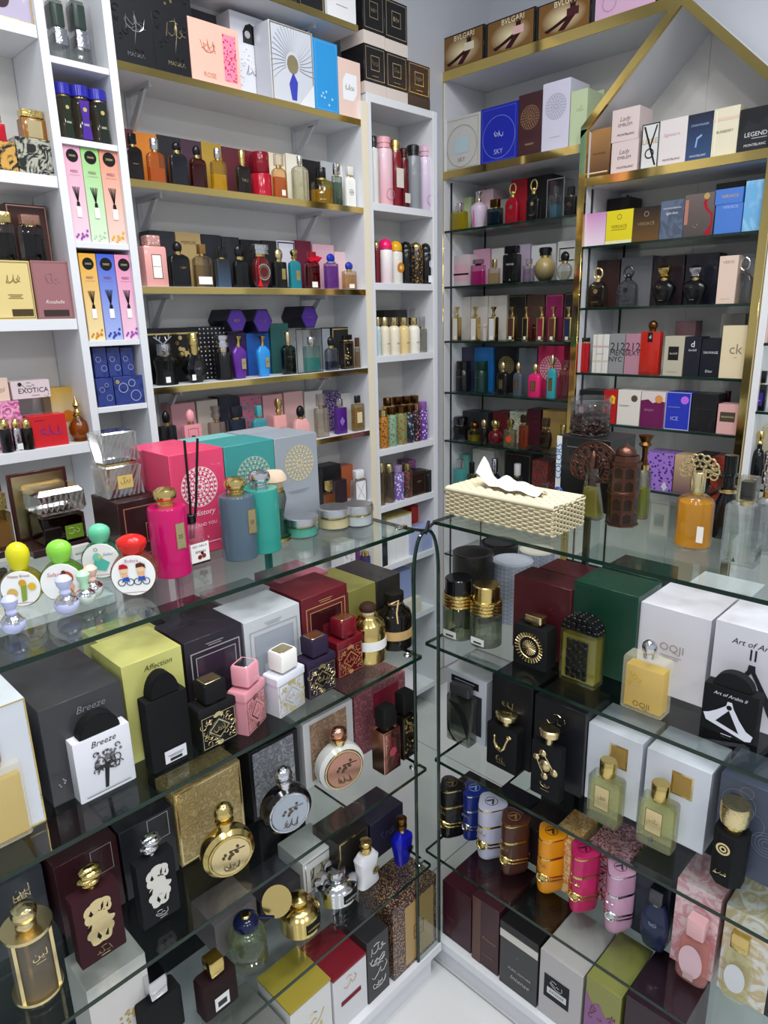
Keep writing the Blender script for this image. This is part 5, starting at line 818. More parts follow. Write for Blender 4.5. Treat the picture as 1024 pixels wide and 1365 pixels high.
bx(GA, 916, 949, 151, 'midnight blue starry carton '+GT, 'grad:#2a4a78:#0c1430', [('t', 'STARWALKER', .5, .76, .7, 'd:#a8b8d8'), ('poly', [(.35, .3), (.4, .5), (.6, .56), (.62, .52), (.45, .46), (.42, .3)], 'd:#88a8d8'), ('t', 'MONTBLANC', .5, .12, .64, 'd:#d8dce8')], off=.012, dep=.06)
bx(GA, 950, 984, 143, 'cream carton with pink checked band '+GT, 'p:#dcd6bc', [('r', 0, .74, 1, .8, 'p:#dcc0b4'), ('r', .1, .1, .16, .95, 'p:#e8e4d0'), ('t', 'BURBERRY', .5, .52, .66, 'd:#8a7a58')], off=.012, dep=.06)
bx(GA, 985, 1026, 143, 'black carton with silver LEGEND lettering '+GT, 'p:#141518', [('poly', [(0, .4), (.3, .72), (.6, .6), (1, .8), (1, 0), (0, 0)], 'p:#1f2126'), ('t', 'LEGEND', .58, .4, .72, 'd:#d4d6da'), ('l', .7, .3, .5, 1, 'd:#d4d6da'), ('t', 'MONTBLANC', .58, .16, .7, 'd:#d4d6da')], off=.008, dep=.06)
GU = 'on first glass shelf of gabled unit'
bx(G1, 808, 838, 264, 'black flat carton lying on another in the back '+GU, 'p:#1a1a1a', [('r', 0, .3, 1, .34, 'gold')], off=.12, dep=.08); bx(G1, 952, 990, 243, 'black carton in the back '+GU, 'p:#1c1b1b', off=.1, dep=.08)
bx(G1, 780, 807, 284, 'pink to white shaded carton '+GU, 'grad:#ecdce8:#c88ac0', off=.01, dep=.06); bx(G1, 808, 843, 280, 'bright yellow carton with medallion '+GU, 'p:#e0d028', [('ring', .5, .8, .09, .02, 'd:#8a7a20'), ('t', 'VERSACE', .5, .52, .6, 'd:#8a7a20'), ('l', .5, .42, .56, 1, 'd:#8a7a20'), ('r', 0, 0, 1, .1, 'p:#e8e4c0')], off=.01, dep=.06)
bx(G1, 844, 879, 276, 'black and bronze carton with medallion '+GU, 'grad:#6a4a20:#16110e', [('ring', .5, .8, .09, .02, 'pgold'), ('t', 'VERSACE', .5, .52, .64, 'pgold')], off=.01, dep=.06); bx(G1, 880, 911, 267, 'slate blue carton with white lettering '+GU, 'marb:#4a5468:#5a6880:12', [('t', 'DOLCE&GABBANA', .5, .8, .76, 'd:#dce0e8'), ('t', 'light blue', .5, .66, .5, 'd:#dce0e8', .2)], off=.01, dep=.06)
bx(G1, 912, 952, 258, 'grey-brown carton with red serpent scroll '+GU, 'grad:#4a4240:#6a5c58', [('r', .02, .3, .14, .88, 'p:#b07868'), ('poly', [(.72, .9), (.62, .78), (.7, .62), (.9, .48), (.92, .3), (.82, .12), (.9, .06), (.98, .3), (.95, .5), (.78, .64), (.72, .78), (.8, .88)], 'd:#a8142c'), ('o', .72, .92, .1, 'gold'), ('leafbunch', .4, .28, .16, 5, 'gold'), ('o', .84, .06, .1, 'd:#a8142c')], off=.01, dep=.06)
z1 = bx(G1, 953, 989, 272, 'mid blue carton, lower of a stacked pair '+GU, 'p:#4a78c8', [('t', 'VERSACE', .55, .9, .55, 'd:#a8c0e8')], off=.01, dep=.06); bx(G1, 953, 991, 251, 'mid blue carton, upper of a stacked pair '+GU, 'p:#4a78c8', [('t', 'VERSACE', .55, .5, .6, 'd:#c8a868')], off=.01, dep=.06, z=G1.z+z1[3]+.0004)
bx(G1, 992, 1021, 240, 'tall sky blue carton '+GU, 'marb:#6aa8d8:#88bce0:9', off=.006, dep=.05)
GV = 'on the glass shelf of ring-stoppered bottles'
for x0, x1, yt, c, h in [(790, 825, 347, 'brown', '#3a2624'), (827, 868, 342, 'smoky grey', '#6a6c70'), (870, 911, 341, 'dark chocolate', '#2c2024'), (913, 956, 338, 'midnight', '#1d1d2c'), (984, 1005, 338, 'grey', '#8a8c90')]: bx(G2, x0, x1, yt, c+' carton behind the bottles '+GV, 'p:'+h, off=.09, dep=.06)
bt(G2, 784, 812, 357, 'smoked brown bottle with gold ring stopper '+GV, 'glass:#3a2818', 'pgold', maker=ringcap, k=.5); bt(G2, 823, 853, 355, 'clear silver-topped bottle with silver ring stopper '+GV, 'glass:#8a8c94', 'gun', maker=ringcap, medal='gun', k=.5)
for x0, x1, cp, c in ((868, 906, 'chase:gold', 'gold'), (909, 948, 'chase:silver', 'silver')): bt(G2, x0, x1, 354, 'black urn bottle with '+c+' crown top '+GV, 'g:#0e0e10', cp, prof='urn', shape='o', k=.6, ch=.32, cw=.5, cp='crown', dc=[('sw', .4, .72, .2, cp), ('l', .5, .2, .2, 1, cp)])
bx(G2, 957, 982, 341, 'slim blush carton '+GV, 'p:#dcc4b4', [('t', 'VERVE', .5, .87, .6, 'd:#b09080'), ('l', .5, .1, .5, 1, 'd:#b09080')], off=.012, dep=.04); bt(G2, 978, 1006, 343, 'clear cut-glass bottle with ring stopper '+GV, 'glass:#c8c4c0', 'glass:#d8d4d0', maker=ringcap, medal='glass:#e8e4e0', k=.5, ringmat='silver')
GW = 'on the glass shelf with the 212 cartons'
bt(G3, 774, 787, 450, 'red flat bottle with black rim '+GW, 'g:#a8141c', 'g:#1a1a1c', shape='s', ch=.12, cw=.9); bx(G3, 790, 811, 446, 'white carton with faint tartan '+GW, 'p:#d8d6d2', [('r', .2, 0, .28, 1, 'p:#c8c0a8'), ('r', .6, 0, .68, 1, 'p:#c8b8a8'), ('r', 0, .3, 1, .34, 'p:#c8c0a8'), ('r', 0, .68, 1, .72, 'p:#d0b0a8'), ('l', .5, .5, .5, 1, 'd:#6a6058')], off=.01, dep=.06)
bx(G3, 812, 832, 445, 'grey carton reading 212 MEN NYC '+GW, 'p:#8c8c8e', [('t', '212', .56, .69, .95, 'd:#2a2a2c'), ('t', 'MEN', .54, .53, .9, 'd:#2a2a2c'), ('t', 'NYC', .46, .37, .86, 'd:#2a2a2c')], off=.01, dep=.06); bx(G3, 833, 854, 445, 'dusty pink carton reading 212 SEXY '+GW, 'p:#b08090', [('t', '212', .5, .69, .92, 'd:#3a2a30'), ('t', 'SEXY', .5, .53, .94, 'd:#3a2a30')], off=.01, dep=.06)
bt(G3, 854, 884, 427, 'red square bottle with bronze ball stopper '+GW, 'g:#b8281c', 'bronze', shape='s', k=.4, ch=.17, cw=.46, cp='ball', cs='r', nh=.03, neck='bronze', off=.006, dc=[('r', .36, .76, .62, .98, 'd:#1a1a1a'), ('t', 'd', .49, .88, .1, 'd:#e8e8e8'), ('r', 0, 0, 1, .08, 'glass:#d8a8a0')])
bx(G3, 885, 911, 448, 'beige carton with black square label '+GW, 'p:#b8b09c', [('r', .22, .4, .75, .74, 'd:#1c1c1e'), ('t', 'dunhill', .485, .57, .4, 'd:#c8c0a8'), ('l', .5, .1, .5, 1, 'd:#8a8270')], off=.01, dep=.06); bx(G3, 912, 933, 449, 'navy black carton with silver emblem '+GW, 'p:#171b26', [('r', .3, .7, .7, .92, 'd:#20242e'), ('t', 'd', .5, .82, .22, 'd:#e8e8ec'), ('t', 'dunhill', .5, .67, .5, 'd:#d8d8dc')], off=.01, dep=.06)
bx(G3, 934, 960, 451, 'dark navy carton reading SAUVAGE '+GW, 'p:#12151f', [('t', 'SAUVAGE', .5, .64, .74, 'd:#d8d8dc'), ('t', 'Dior', .5, .16, .36, 'd:#d8d8dc')], off=.01, dep=.06); bx(G3, 961, 996, 434, 'tall cream carton with letters ck '+GW, 'p:#dccca8', [('t', 'ck', .58, .56, .5, 'd:#8a8068'), ('t', 'one', .58, .4, .12, 'd:#8a8068')], off=.008, dep=.05)
bx(G3, 898, 925, 428, 'mauve carton standing behind '+GW, 'p:#7a5a60', off=.12, dep=.05); bx(G3, 958, 990, 418, 'grey carton standing behind '+GW, 'p:#8a8680', off=.12, dep=.05)
GX = 'on the glass shelf behind the coffee-bean jar'
bx(G4, 772, 803, 520, 'black carton '+GX, 'p:#17171a', off=.012, dep=.06); bx(G4, 804, 822, 520, 'red carton with yellow shield '+GX, 'p:#b0181c', [('poly', [(.5, .6), (.85, .6), (.88, .8), (.68, .86), (.48, .8)], 'd:#e8c020'), ('sw', .68, .72, .2, 'd:#1a1a1a')], off=.01, dep=.06)
bx(G4, 823, 853, 520, 'white carton with brown disc '+GX, 'p:#dcd6cc', [('o', .74, .77, .14, 'g:#5a4630'), ('l', .3, .56, .5, 2, 'd:#8a8478')], off=.01, dep=.06); bx(G4, 854, 886, 522, 'white and burgundy carton with orange disc '+GX, 'p:#d8ccc8', [('poly', [(0, 0), (1, 0), (1, .72), (.8, .76), (.5, .68), (.3, .78), (0, .74)], 'p:#6a1450'), ('o', .74, .8, .16, 'g:#d8904a'), ('t', 'SPORT', .36, .48, .4, 'd:#b88098')], off=.01, dep=.06)
bx(G4, 887, 920, 523, 'royal blue carton with violet disc '+GX, 'p:#2434b0', [('f', 0, 0, 1, 1, .025, 'd:#b8bce8'), ('o', .76, .8, .16, 'g:#b868e0'), ('l', .35, .6, .5, 1, 'd:#a8b0e8'), ('t', 'ICE', .4, .3, .3, 'd:#a8b0e8')], off=.01, dep=.06); bx(G4, 921, 955, 525, 'plain black carton '+GX, 'p:#151518', [('l', .5, .6, .7, 1, 'd:#3a3a3e')], off=.01, dep=.06)
bx(G4, 956, 985, 539, 'pale pink carton with bronze VALENTINO plate '+GX, 'p:#dca8a4', [('r', .12, .42, .82, .74, 'd:#4a4234'), ('t', 'VALENTINO', .47, .58, .6, 'd:#d8c890')], off=.01, dep=.05); bt(G4, 962, 975, 521, 'dark wine bottle behind the VALENTINO carton', 'g:#4a1424', 'g:#3a101c', off=.09, shape='r', ch=.3, cw=.6)
GY = 'on the lowest gabled-unit shelf behind the counter bottles'
bx(G5, 859, 897, 604, 'violet flower-printed carton '+GY, 'flor:#3a1c6a:#9a70c8:95', [('poly', [(.62, .12), (.74, .26), (.86, .12), (.74, 0)], 'p:#c8c4cc')], off=.01, dep=.08); bx(G5, 898, 922, 607, 'tan carton with dusky drape '+GY, 'grad:#6a4a50:#c8a880', off=.01, dep=.07); bx(G5, 924, 946, 606, 'black carton '+GY, 'p:#18181a', off=.02, dep=.07); bx(G5, 947, 968, 609, 'rust red carton with dark label '+GY, 'marb:#8a3018:#5a2018:20', [('r', .15, .52, .9, .68, 'd:#2a1a14'), ('t', 'ELEXIR', .52, .6, .6, 'd:#c8a878')], off=.01, dep=.07); bx(G5, 968, 985, 612, 'dark brown carton '+GY, 'p:#2a1c18', off=.02, dep=.06)
# edge unit
EU = 'on the shelf unit right of the gable'
bx(E2, 1012, 1030, 300, 'cream carton '+EU, 'p:#d0c0b0', off=.01, dep=.06); bx(E3, 1011, 1028, 368, 'blush pink slim carton '+EU, 'p:#d8b4a8', [('l', .4, .5, .5, 3, 'd:#8a6a60')], off=.01, dep=.06); bt(E4, 1004, 1024, 494, 'black and violet bottle '+EU, 'g:#17141c', 'g:#121016', off=.01, shape='s', ch=.3, cw=.7, dc=[('r', .2, .2, .8, .7, 'p:#3a2878'), ('sw', .5, .4, .3, 'd:#c8c0e0')]); bx(E5, 1000, 1030, 568, 'pale cream carton behind black gourd bottle '+EU, 'p:#c8bca0', off=.07, dep=.05); bt(E5, 1001, 1021, 574, 'black gourd bottle with gilt basket stopper '+EU, 'g:#101012', 'chase:gold', off=.012, shape='r', prof='round', ch=.25, cw=.5, cp='crown', nh=.06, neck='g:#101012')
# ================================================================ on top of the long counter
TC = 'on the long glass counter'
# gift cartons in a row, two deep
DK = [('m', .5, .66, .34, None), ('t', 'History', .55, .4, .42, 'd:#f4dce2', .25), ('t', 'ME AND YOU', .52, .29, .48, 'd:#f4dce2'), ('leafbunch', .52, .16, .12, 5, 'd:#f4dce2'), ('l', .52, .1, .6, 1, 'd:#f4dce2')]
def dk(c): return [tuple(c if v is None else v for v in it) for it in DK]
bx(A1, 231, 303, 601, 'bright pink History gift carton with white mandala, front one', 'p:#d8426a', dk('d:#f4dce2'), off=.165, dep=.085, name='gift_box', cat='gift box')
bx(A1, 303, 369, 590, 'turquoise gift carton with silver mandala between pink and grey', 'p:#388c8a', [('m', .55, .66, .34, 'd:#a8b8a8'), ('l', .5, .3, .4, 2, 'd:#a8d0cc')], off=.165, dep=.085, name='gift_box', cat='gift box')
bx(A1, 369, 425, 580, 'grey gift carton with gold mandala', 'p:#8f969e', [('m', .55, .7, .34, 'd:#c8b888'), ('l', .5, .4, .5, 2, 'd:#7a8088'), ('l', .5, .14, .5, 1, 'd:#7a8088')], off=.165, dep=.085, name='gift_box', cat='gift box')
bx(A1, 203, 272, 597, 'bright pink gift carton standing behind the History carton', 'p:#d8426a', off=.262, dep=.085, name='gift_box', cat='gift box')
bx(A1, 275, 338, 587, 'turquoise gift carton standing in the second row', 'p:#7ab8b8', off=.262, dep=.085, name='gift_box', cat='gift box')
bx(A1, 340, 394, 577, 'grey gift carton standing in the second row', 'p:#9aa0a6', off=.262, dep=.085, name='gift_box', cat='gift box')
CYL = [(0, .97), (.01, 1), (.97, 1), (1, .95)]; BULB = [(0, .62), (.08, .72), (.16, .6), (.24, .78), (.4, .98), (.6, 1), (.8, .9), (.95, .55), (1, .2)]
for x0, x1, yt, yb, h, cp, c in ((201, 248, 647, 775, 'g:#b8105e', 'gold', 'magenta'), (296, 337, 634, 752, 'g:#4a5c6a', 'gold', 'slate blue frosted'), (329, 368, 625, 742, 'g:#2c8a7e', 'silver', 'teal frosted')):
    o, W, D, H = bt(A1, x0, x1, yt, c+' cylinder bottle with '+cp+' bulb cap '+TC, h, cp, off=yb, shape='r', prof=CYL, ch=.2, cw=.62, cp=BULB, nh=.025, neck=cp)
    if cp == 'gold': deco(o, W*.9, D, H*.775, [('r', .42 if c == 'magenta' else .5, .42, .72 if c == 'magenta' else .8, .8, 'pgold'), ('f', .42 if c == 'magenta' else .5, .42, .72 if c == 'magenta' else .8, .8, .02, 'd:#8a6a30'), ('l', .57 if c == 'magenta' else .65, .62, .16, 4, 'd:#6a5020')], -D*.497)
o, W, D, H = bt(A1, 243, 271, 685, 'reed diffuser bottle with black sticks and white label', 'frost:#d88aa0', 'g:#141416', off=756, shape='r', prof='shoulder', ch=.16, cw=.44, nh=.02, neck='g:#141416', liq='#d87a90', lvl=.62, name='reed_diffuser', cat='reed diffuser')
deco(o, W, D, H*.82, [('r', .06, .08, .94, .56, 'd:#ecebe8'), ('t', 'SELF OBICA', .5, .48, .7, 'd:#2a2628'), ('t', 'BERRIES', .52, .34, .5, 'd:#5a3038'), ('o', .46, .2, .1, 'd:#7a1420'), ('o', .66, .22, .1, 'd:#8a3020'), ('o', .58, .3, .07, 'd:#2a1820'), ('r', .06, .04, .94, .08, 'd:#1a1a1c')], -D*.5)
for dx in (.012, .034):
    bm = bmesh.new(); tube(bm, [(-.006+dx*.2, 0, H*.5), (dx*.45-.004, 0, H*1.2), (dx-.004, .01, H*2.45)], .002, 8); finish('reed', bm, 'd:#141314', o)
o, W, D, H = bt(A1, 348, 382, 628, 'slim blush bottle with gilt base and carved ivory stopper '+TC, 'glass:#c8a89a', 'd:#cfb8a0', off=728, shape='r', prof=[(0, .9), (.1, 1), (.12, .7), (.5, .6), (.85, .85), (1, .75)], ch=.24, cw=1.0, cp=[(0, .6), (.3, .7), (.5, .95), (.75, .9), (1, .7)], liq='#3a9a8c', lvl=.6)
lo(o, 'gilt_base', 'gold', [(.001, W*.5, W*.5), (H*.06, W*.5, W*.5)])
for x0, x1, yt, yb, c, nm in ((383, 420, 687, 722, '#58b09c', 'turquoise cream jar with fluted silver lid'), (428, 462, 675, 711, '#d8c89c', 'pale gold cream jar with fluted silver lid'), (461, 492, 671, 707, '#c8ccd0', 'white cream jar with fluted silver lid')):
    bt(A1, x0, x1, yt, nm+' '+TC, 'glass', 'silver', off=yb, maker=jar, inner=c, shape='r', name='cream_jar', cat='cream jar')
# children's bottles and minis
KID = 'disc-shaped bottle with round picture label '+TC
for x0, x1, yt, yb, cap, body, art, c in ((107, 162, 697, 773, 'g:#6ac8a0', 'glass:#8ad8b8', 'bird', 'mint-capped'), (-4, 58, 721, 811, 'g:#d8d020', 'glass:#d8d068', 'break', 'yellow-capped'), (50, 114, 718, 805, 'g:#8ad048', 'glass:#a8d870', 'safari', 'lime-capped'), (141, 214, 711, 797, 'g:#d02420', 'glass:#e8a890', 'riders', 'red-capped')):
    bt(A1, x0, x1, yt, c+' '+KID, body, cap, off=yb, maker=kid, art=art, rot=-34, k=.34, raw=True, name='kids_perfume_bottle')
for x0, x1, yt, yb, cap, c in ((-2, 33, 792, 852, 'g:#c0c4ec', 'lavender-capped round mini bottle with silver drips, nearest counter edge'), (70, 104, 765, 826, 'g:#c4c8ec', 'lavender-capped round mini bottle with silver drips, below lime bottle'), (99, 126, 759, 812, 'g:#b8e4c0', 'mint-capped round mini bottle with silver drips'), (108, 136, 752, 803, 'g:#f0c8b8', 'peach-capped round mini bottle with silver drips')):
    bt(A1, x0, x1, yt, c, cap if 'lav' in c else 'g:#c8d4cc', cap, off=yb, maker=mini, shape='r', name='mini_perfume_bottle')
# brown boxes at the left end
o, W, D, H = bx(A1, 160, 228, 664, 'dark brown gift box with gold frame under crystal bottle', 'p:#2c1618', [('f', .1, .12, .96, .9, .025, 'd:#8a5a48'), ('f', .5, .3, .94, .62, .02, 'pgold'), ('sw', .72, .5, .3, 'pgold'), ('l', .72, .38, .3, 1, 'pgold')], off=748, dep=.09, name='gift_box', cat='gift box')
q = o.location; e = empty('crystal_bottle', (q.x-.012, q.y+.005, A1.z+H+.0003), 0, 'cut-crystal two-tier bottle standing on dark brown gift box', 'perfume bottle')
P0, P1 = aty(140, 610, q.y), aty(201, 610, q.y); WW = (P1.x-P0.x)*.82; HH = aty(170, 572, q.y).z-(A1.z+H); frame_crystal(e, WW, WW*.85, max(.06, HH), '', '')
def openbox(x0, x1, yt, yb, label, glassc, tint, lab):
    loc, W, D, H, rz = spot(A1, x0, x1, yt, yb, 0, 0, .075); o = empty('open_gift_box', loc, 0, label, 'gift box')
    boxo('tray', -W/2, W/2, -D/2, D/2, 0, H*.1, 'p:#2c1618', o, .001); bk = boxo('raised_lid', -W/2, W/2, D/2-.006, D/2, H*.1, H, 'p:#3a1c1a', o, .001)
    bm = bmesh.new(); facepoly(bm, [(-W*.44, H*.14), (W*.44, H*.14), (W*.44, H*.96), (-W*.44, H*.96)], D/2-.0066); finish('mirror_lining', bm, 'pgold', bk, flat=True)
    return o, W, D, H
o, W, D, H = openbox(36, 118, 634, 738, 'open brown gift box with gold mirror lining', '', '', '')
e = empty('crystal_cap_bottle', o.location+Vector((.008, -.006, H*.1+.0004)), 0, 'dark brown square bottle with cut-crystal cap in open gift box', 'perfume bottle')
w = W*.36; lo(e, 'body', 'glass:#3a1c14', [(0, w*.95, w*.8), (.003, w, w*.82), (H*.36, w, w*.82), (H*.4, w*.7, w*.55)], 's'); lo(e, 'liquid', 'liq:#3a1208', [(.004, w*.9, w*.7), (H*.3, w*.9, w*.7)], 's'); deco(e, 2*w, w*1.64, H*.4, [('r', .5, .1, .92, .56, 'd:#6a8a28'), ('sw', .71, .34, .3, 'd:#d8e0a0')])
bm = bmesh.new(); nn = 8; loft(bm, [(H*.4, w*1.0, w*.85), (H*.44, w*1.12, w*.95), (H*.66, w*1.12, w*.95), (H*.72, w*.95, w*.8)], 's')
for i in range(9):
    for s in (-1, 1): tube(bm, [(w*(-1.05+.26*i), -w*.955, H*.45), (w*max(-1.05, min(1.05, (-1.05+.26*i+s*.3))), -w*.955, H*.65)], w*.05, 3)
    tube(bm, [(w*1.12, w*(-.9+.22*i), H*.45), (w*1.12, w*max(-.9, min(.9, -.9+.22*i+.3)), H*.65)], w*.05, 3); tube(bm, [(-w*1.12, w*(-.9+.22*i), H*.45), (-w*1.12, w*max(-.9, min(.9, -.9+.22*i-.3)), H*.65)], w*.05, 3)
finish('cap', bm, 'crystal', e, 20)
o, W, D, H = openbox(-50, 28, 650, 748, 'open gift box with golden bottle at the counter end', '', '', '')
e = empty('amber_box_bottle', o.location+Vector((0, -.006, H*.1+.0004)), 0, 'golden amber square bottle inside the open box', 'perfume bottle'); w = W*.38
lo(e, 'body', 'glass:#d8b878', [(0, w, w*.8), (H*.5, w, w*.8), (H*.55, w*.7, w*.5)], 's'); lo(e, 'liquid', 'liq:#b88838', [(.004, w*.9, w*.7), (H*.35, w*.9, w*.7)], 's'); lo(e, 'cap', 'chase:gold', [(H*.55, w*.9, w*.75), (H*.78, w*.9, w*.75)], 's')
bx(A1, 97, 122, 727, 'small white carton reading WOMEN behind the mint bottle', 'p:#dcdcd8', [('t', 'WOMEN', .5, .45, .8, 'd:#3a3a3a')], off=745, dep=.01, bev=.0003)
# ================================================================ long counter, first shelf
P2 = 'on the first shelf of the long counter'
bx(A2, -70, 52, 945, 'white carton with gold edges '+P2, 'p:#d4d8e0', [('f', 0, 0, 1, 1, .02, 'gold')], off=.06, dep=.12); bt(A2, -36, 35, 985, 'frosted golden bottle with pink-gold cap '+P2, 'frost:#f0e6c8', 'rose', off=1132, k=.45, liq='#ecc858', lvl=.85, ch=.2, cw=.3, cs='r')
bx(A2, 57, 172, 924, 'large charcoal carton behind the Breeze bottle', 'p:#3c3c40', [('t', 'Breeze', .6, .86, .36, 'd:#8a8a8e', .3), ('leafbunch', .14, .2, .1, 8, 'd:#a8a8ac')], off=.075, dep=.2)
TREE = [('t', 'Breeze', .52, .88, .44, 'd:#2a2a2c', .3)] + [('leafbunch', .52, .62, .3, 26, 'd:#77777a'), ('poly', [(.44, .1), (.5, .1), (.56, .45), (.62, .55), (.54, .5), (.5, .58), (.48, .48)], 'd:#2a2a2c'), ('poly', [(.3, .48), (.4, .5), (.5, .5), (.44, .42)], 'd:#3a3a3c'), ('scroll', .3, .4, .75, .75, 18, 'd:#3a3a3c'), ('l', .5, .06, .8, 1, 'd:#4a4a4c')]
bt(A2, 88, 176, 946, 'white slab bottle with smoke tree drawing and black half-round cap', 'g:#e8e8f0', 'd:#18181a', off=1062, maker=roundcap, dc=TREE, k=.3)
bx(A2, 168, 250, 872, 'pale yellow carton reading Affection', 'p:#d2cf7c', [('t', 'Affection', .58, .9, .48, 'd:#4a4a28', .25)], off=.085, dep=.1); bx(A2, 150, 226, 851, 'pale yellow carton behind the Affection carton', 'p:#d2cf7c', off=.19, dep=.1)
bt(A2, 184, 251, 891, 'matte black slab bottle with half-round cap and price tag', 'd:#141416', 'd:#111113', off=1027, maker=roundcap, k=.4, dc=[('r', .3, .06, .84, .24, 'd:#dcdce2'), ('l', .57, .16, .4, 2, 'd:#5a5a60'), ('r', .42, .08, .72, .12, 'd:#2a2a2e')])
def winbox(x0, x1, yt, label, col, fr, inn, off=.09, dep=.09):
    bx(A2, x0, x1, yt, label, col, [('f', .08, .06, .94, .86, .02, fr), ('r', .16, .1, .86, .8, 'g:'+inn), ('f', .16, .1, .86, .8, .015, fr), ('poly', [(.3, .1), (.3, .42), (.42, .46), (.42, .6), (.62, .6), (.62, .46), (.74, .42), (.74, .1)], col), ('l', .5, .91, .3, 2, fr)], off=off, dep=dep)
winbox(250, 328, 842, 'dark violet-black window carton '+P2, 'p:#2a2530', 'd:#a8a0a8', '#3a2c3c'); winbox(328, 403, 816, 'white window carton '+P2, 'p:#ccd0d6', 'd:#a8acb0', '#aab0bc'); winbox(404, 465, 788, 'deep red window carton '+P2, 'p:#6a1c28', 'd:#b88a60', '#3a1418')
bx(A2, 236, 305, 822, 'dark open-topped carton in the second row '+P2, 'p:#232025', off=.2, dep=.1); bx(A2, 309, 375, 797, 'white carton in the second row '+P2, 'p:#ccd0d6', off=.2, dep=.1); bx(A2, 383, 440, 770, 'rose pink carton in the second row '+P2, 'p:#b8687a', off=.2, dep=.1)
bx(A2, 466, 502, 782, 'olive gold foil carton '+P2, 'p:#8a8448', off=.1, dep=.12); bx(A2, 503, 534, 769, 'charcoal carton behind the rope-tied bottle', 'p:#2c2a2a', [('r', .1, .2, .9, .8, 'p:#343230')], off=.1, dep=.12)
for x0, x1, yt, yb, bd, cp, pl, fi, ce, rot, c in ((248, 311, 901, 1000, 'd:#161618', 'd:#131315', 'pgold', 'pgold', 'g:#161616', 0, 'black'), (298, 354, 880, 979, 'g:#d8919c', 'g:#e49aa6', 'silver', 'rose', 'g:#d08a94', 24, 'pink'), (347, 403, 862, 956, 'g:#dcdee8', 'g:#eceae6', 'pgold', 'd:#b8a868', 'g:#c4c8dc', 8, 'white'), (390, 443, 844, 932, 'd:#2a2038', 'd:#2c2138', 'pgold', 'pgold', 'g:#1c1a1c', 0, 'dark purple'), (430, 479, 820, 905, 'g:#6a1420', 'g:#701622', 'pgold', 'd:#b07a50', 'g:#5a1018', 0, 'deep red')):
    bt(A2, x0, x1, yt, c+' square bottle with filigree diamond plaque and square cap', bd, cp, off=yb, maker=bade, plate=pl, fil=fi, center=ce, k=.55, rot=rot, group='square filigree bottles on the counter')
o, W, D, H = bt(A2, 474, 508, 802, 'polished gold flask bottle with white band and brown cap', 'gold', 'd:#3a2218', off=892, shape='r', prof=[(0, .96), (.02, 1), (.72, 1), (.84, .9), (.92, .62), (1, .55)], ch=.14, cw=.5, nh=.06, neck='d:#e8e4dc', cp='dome')
lo(o, 'band', 'd:#e6e6e4', [(H*.24, W*.507, W*.507), (H*.4, W*.507, W*.507)])
o, W, D, H = bt(A2, 509, 542, 788, 'black flask bottle wrapped with tan rope band', 'g:#110d0c', 'd:#17120f', off=874, shape='r', prof=[(0, .96), (.02, 1), (.72, 1), (.84, .9), (.92, .62), (1, .55)], ch=.16, cw=.55, nh=.06, neck='d:#c8a878', cp='flat')
lo(o, 'rope_band', 'd:#c8a470', [(H*.2, W*.51, W*.51), (H*.36, W*.51, W*.51)]); bm = bmesh.new(); tube(bm, [(-W*.3, -W*.1, H*.82), (-W*.42, -W*.3, H*.9), (-W*.2, -W*.36, H*.93), (-W*.36, -W*.44, H*.74), (-W*.34, -W*.46, H*.55)], .0016, 6); finish('cord', bm, 'd:#d8b888', o)
# ================================================================ long counter, second shelf
P3 = 'on the second shelf of the long counter'; P3s = 'on the long counter'
CAL = lambda m: [('blob', [(.36, .76, .16, .17), (.64, .79, .16, .15), (.5, .84, .16, .1), (.3, .66, .1, .13), (.72, .72, .08, .12), (.5, .62, .2, .17), (.36, .54, .12, .1), (.7, .54, .14, .11), (.52, .5, .22, .14), (.34, .42, .14, .13), (.68, .42, .12, .14), (.5, .34, .24, .15), (.6, .3, .12, .1), (.4, .29, .12, .08)], m), ('poly', [(.3, .72), (.36, .78), (.4, .71), (.35, .69)], 'd:#17100f'), ('poly', [(.56, .7), (.58, .78), (.64, .82), (.62, .74)], 'd:#17100f'), ('poly', [(.68, .72), (.74, .78), (.72, .7)], 'd:#17100f'), ('poly', [(.4, .36), (.44, .42), (.5, .34), (.46, .3)], 'd:#17100f'), ('poly', [(.58, .32), (.66, .4), (.64, .3)], 'd:#17100f'), ('poly', [(.2, .53), (.34, .58), (.3, .5)], 'd:#17100f'), ('poly', [(.7, .6), (.84, .56), (.8, .62)], 'd:#17100f'), ('sw', .5, .13, .34, m), ('l', .52, .06, .2, 1, m)]
def sculpt(o, W, D, H, body, cap, shape='s', dc=(), **k):
    hb = H*.76; lo(o, 'body', body, [(0, W*.49, D*.48), (.003, W*.5, D*.5), (hb-.002, W*.5, D*.5), (hb, W*.49, D*.49)], 's'); deco(o, W, D, hb, dc); lo(o, 'neck', cap, [(hb-.001, W*.1, W*.1), (hb+.006, W*.1, W*.1)])
    bm = bmesh.new(); rnd = random.Random(3)
    for i in range(9): ball(bm, (rnd.uniform(-.1, .1)*W, rnd.uniform(-.07, .07)*W, hb+H*(.05+.018*i)), W*(.1+.011*i), 1.25, .8, .5, 10, 7)
    finish('sculpted_cap', bm, cap, o)
bx(A3, -60, 70, 1180, 'slate grey carton with gold script behind frosted cylinder', 'p:#3c4048', [('t', '\ufee6\ufef4\ufedf', .72, .8, .2, 'pgold'), ('t', 'LEEN', .72, .72, .2, 'pgold')], off=.15, dep=.1)
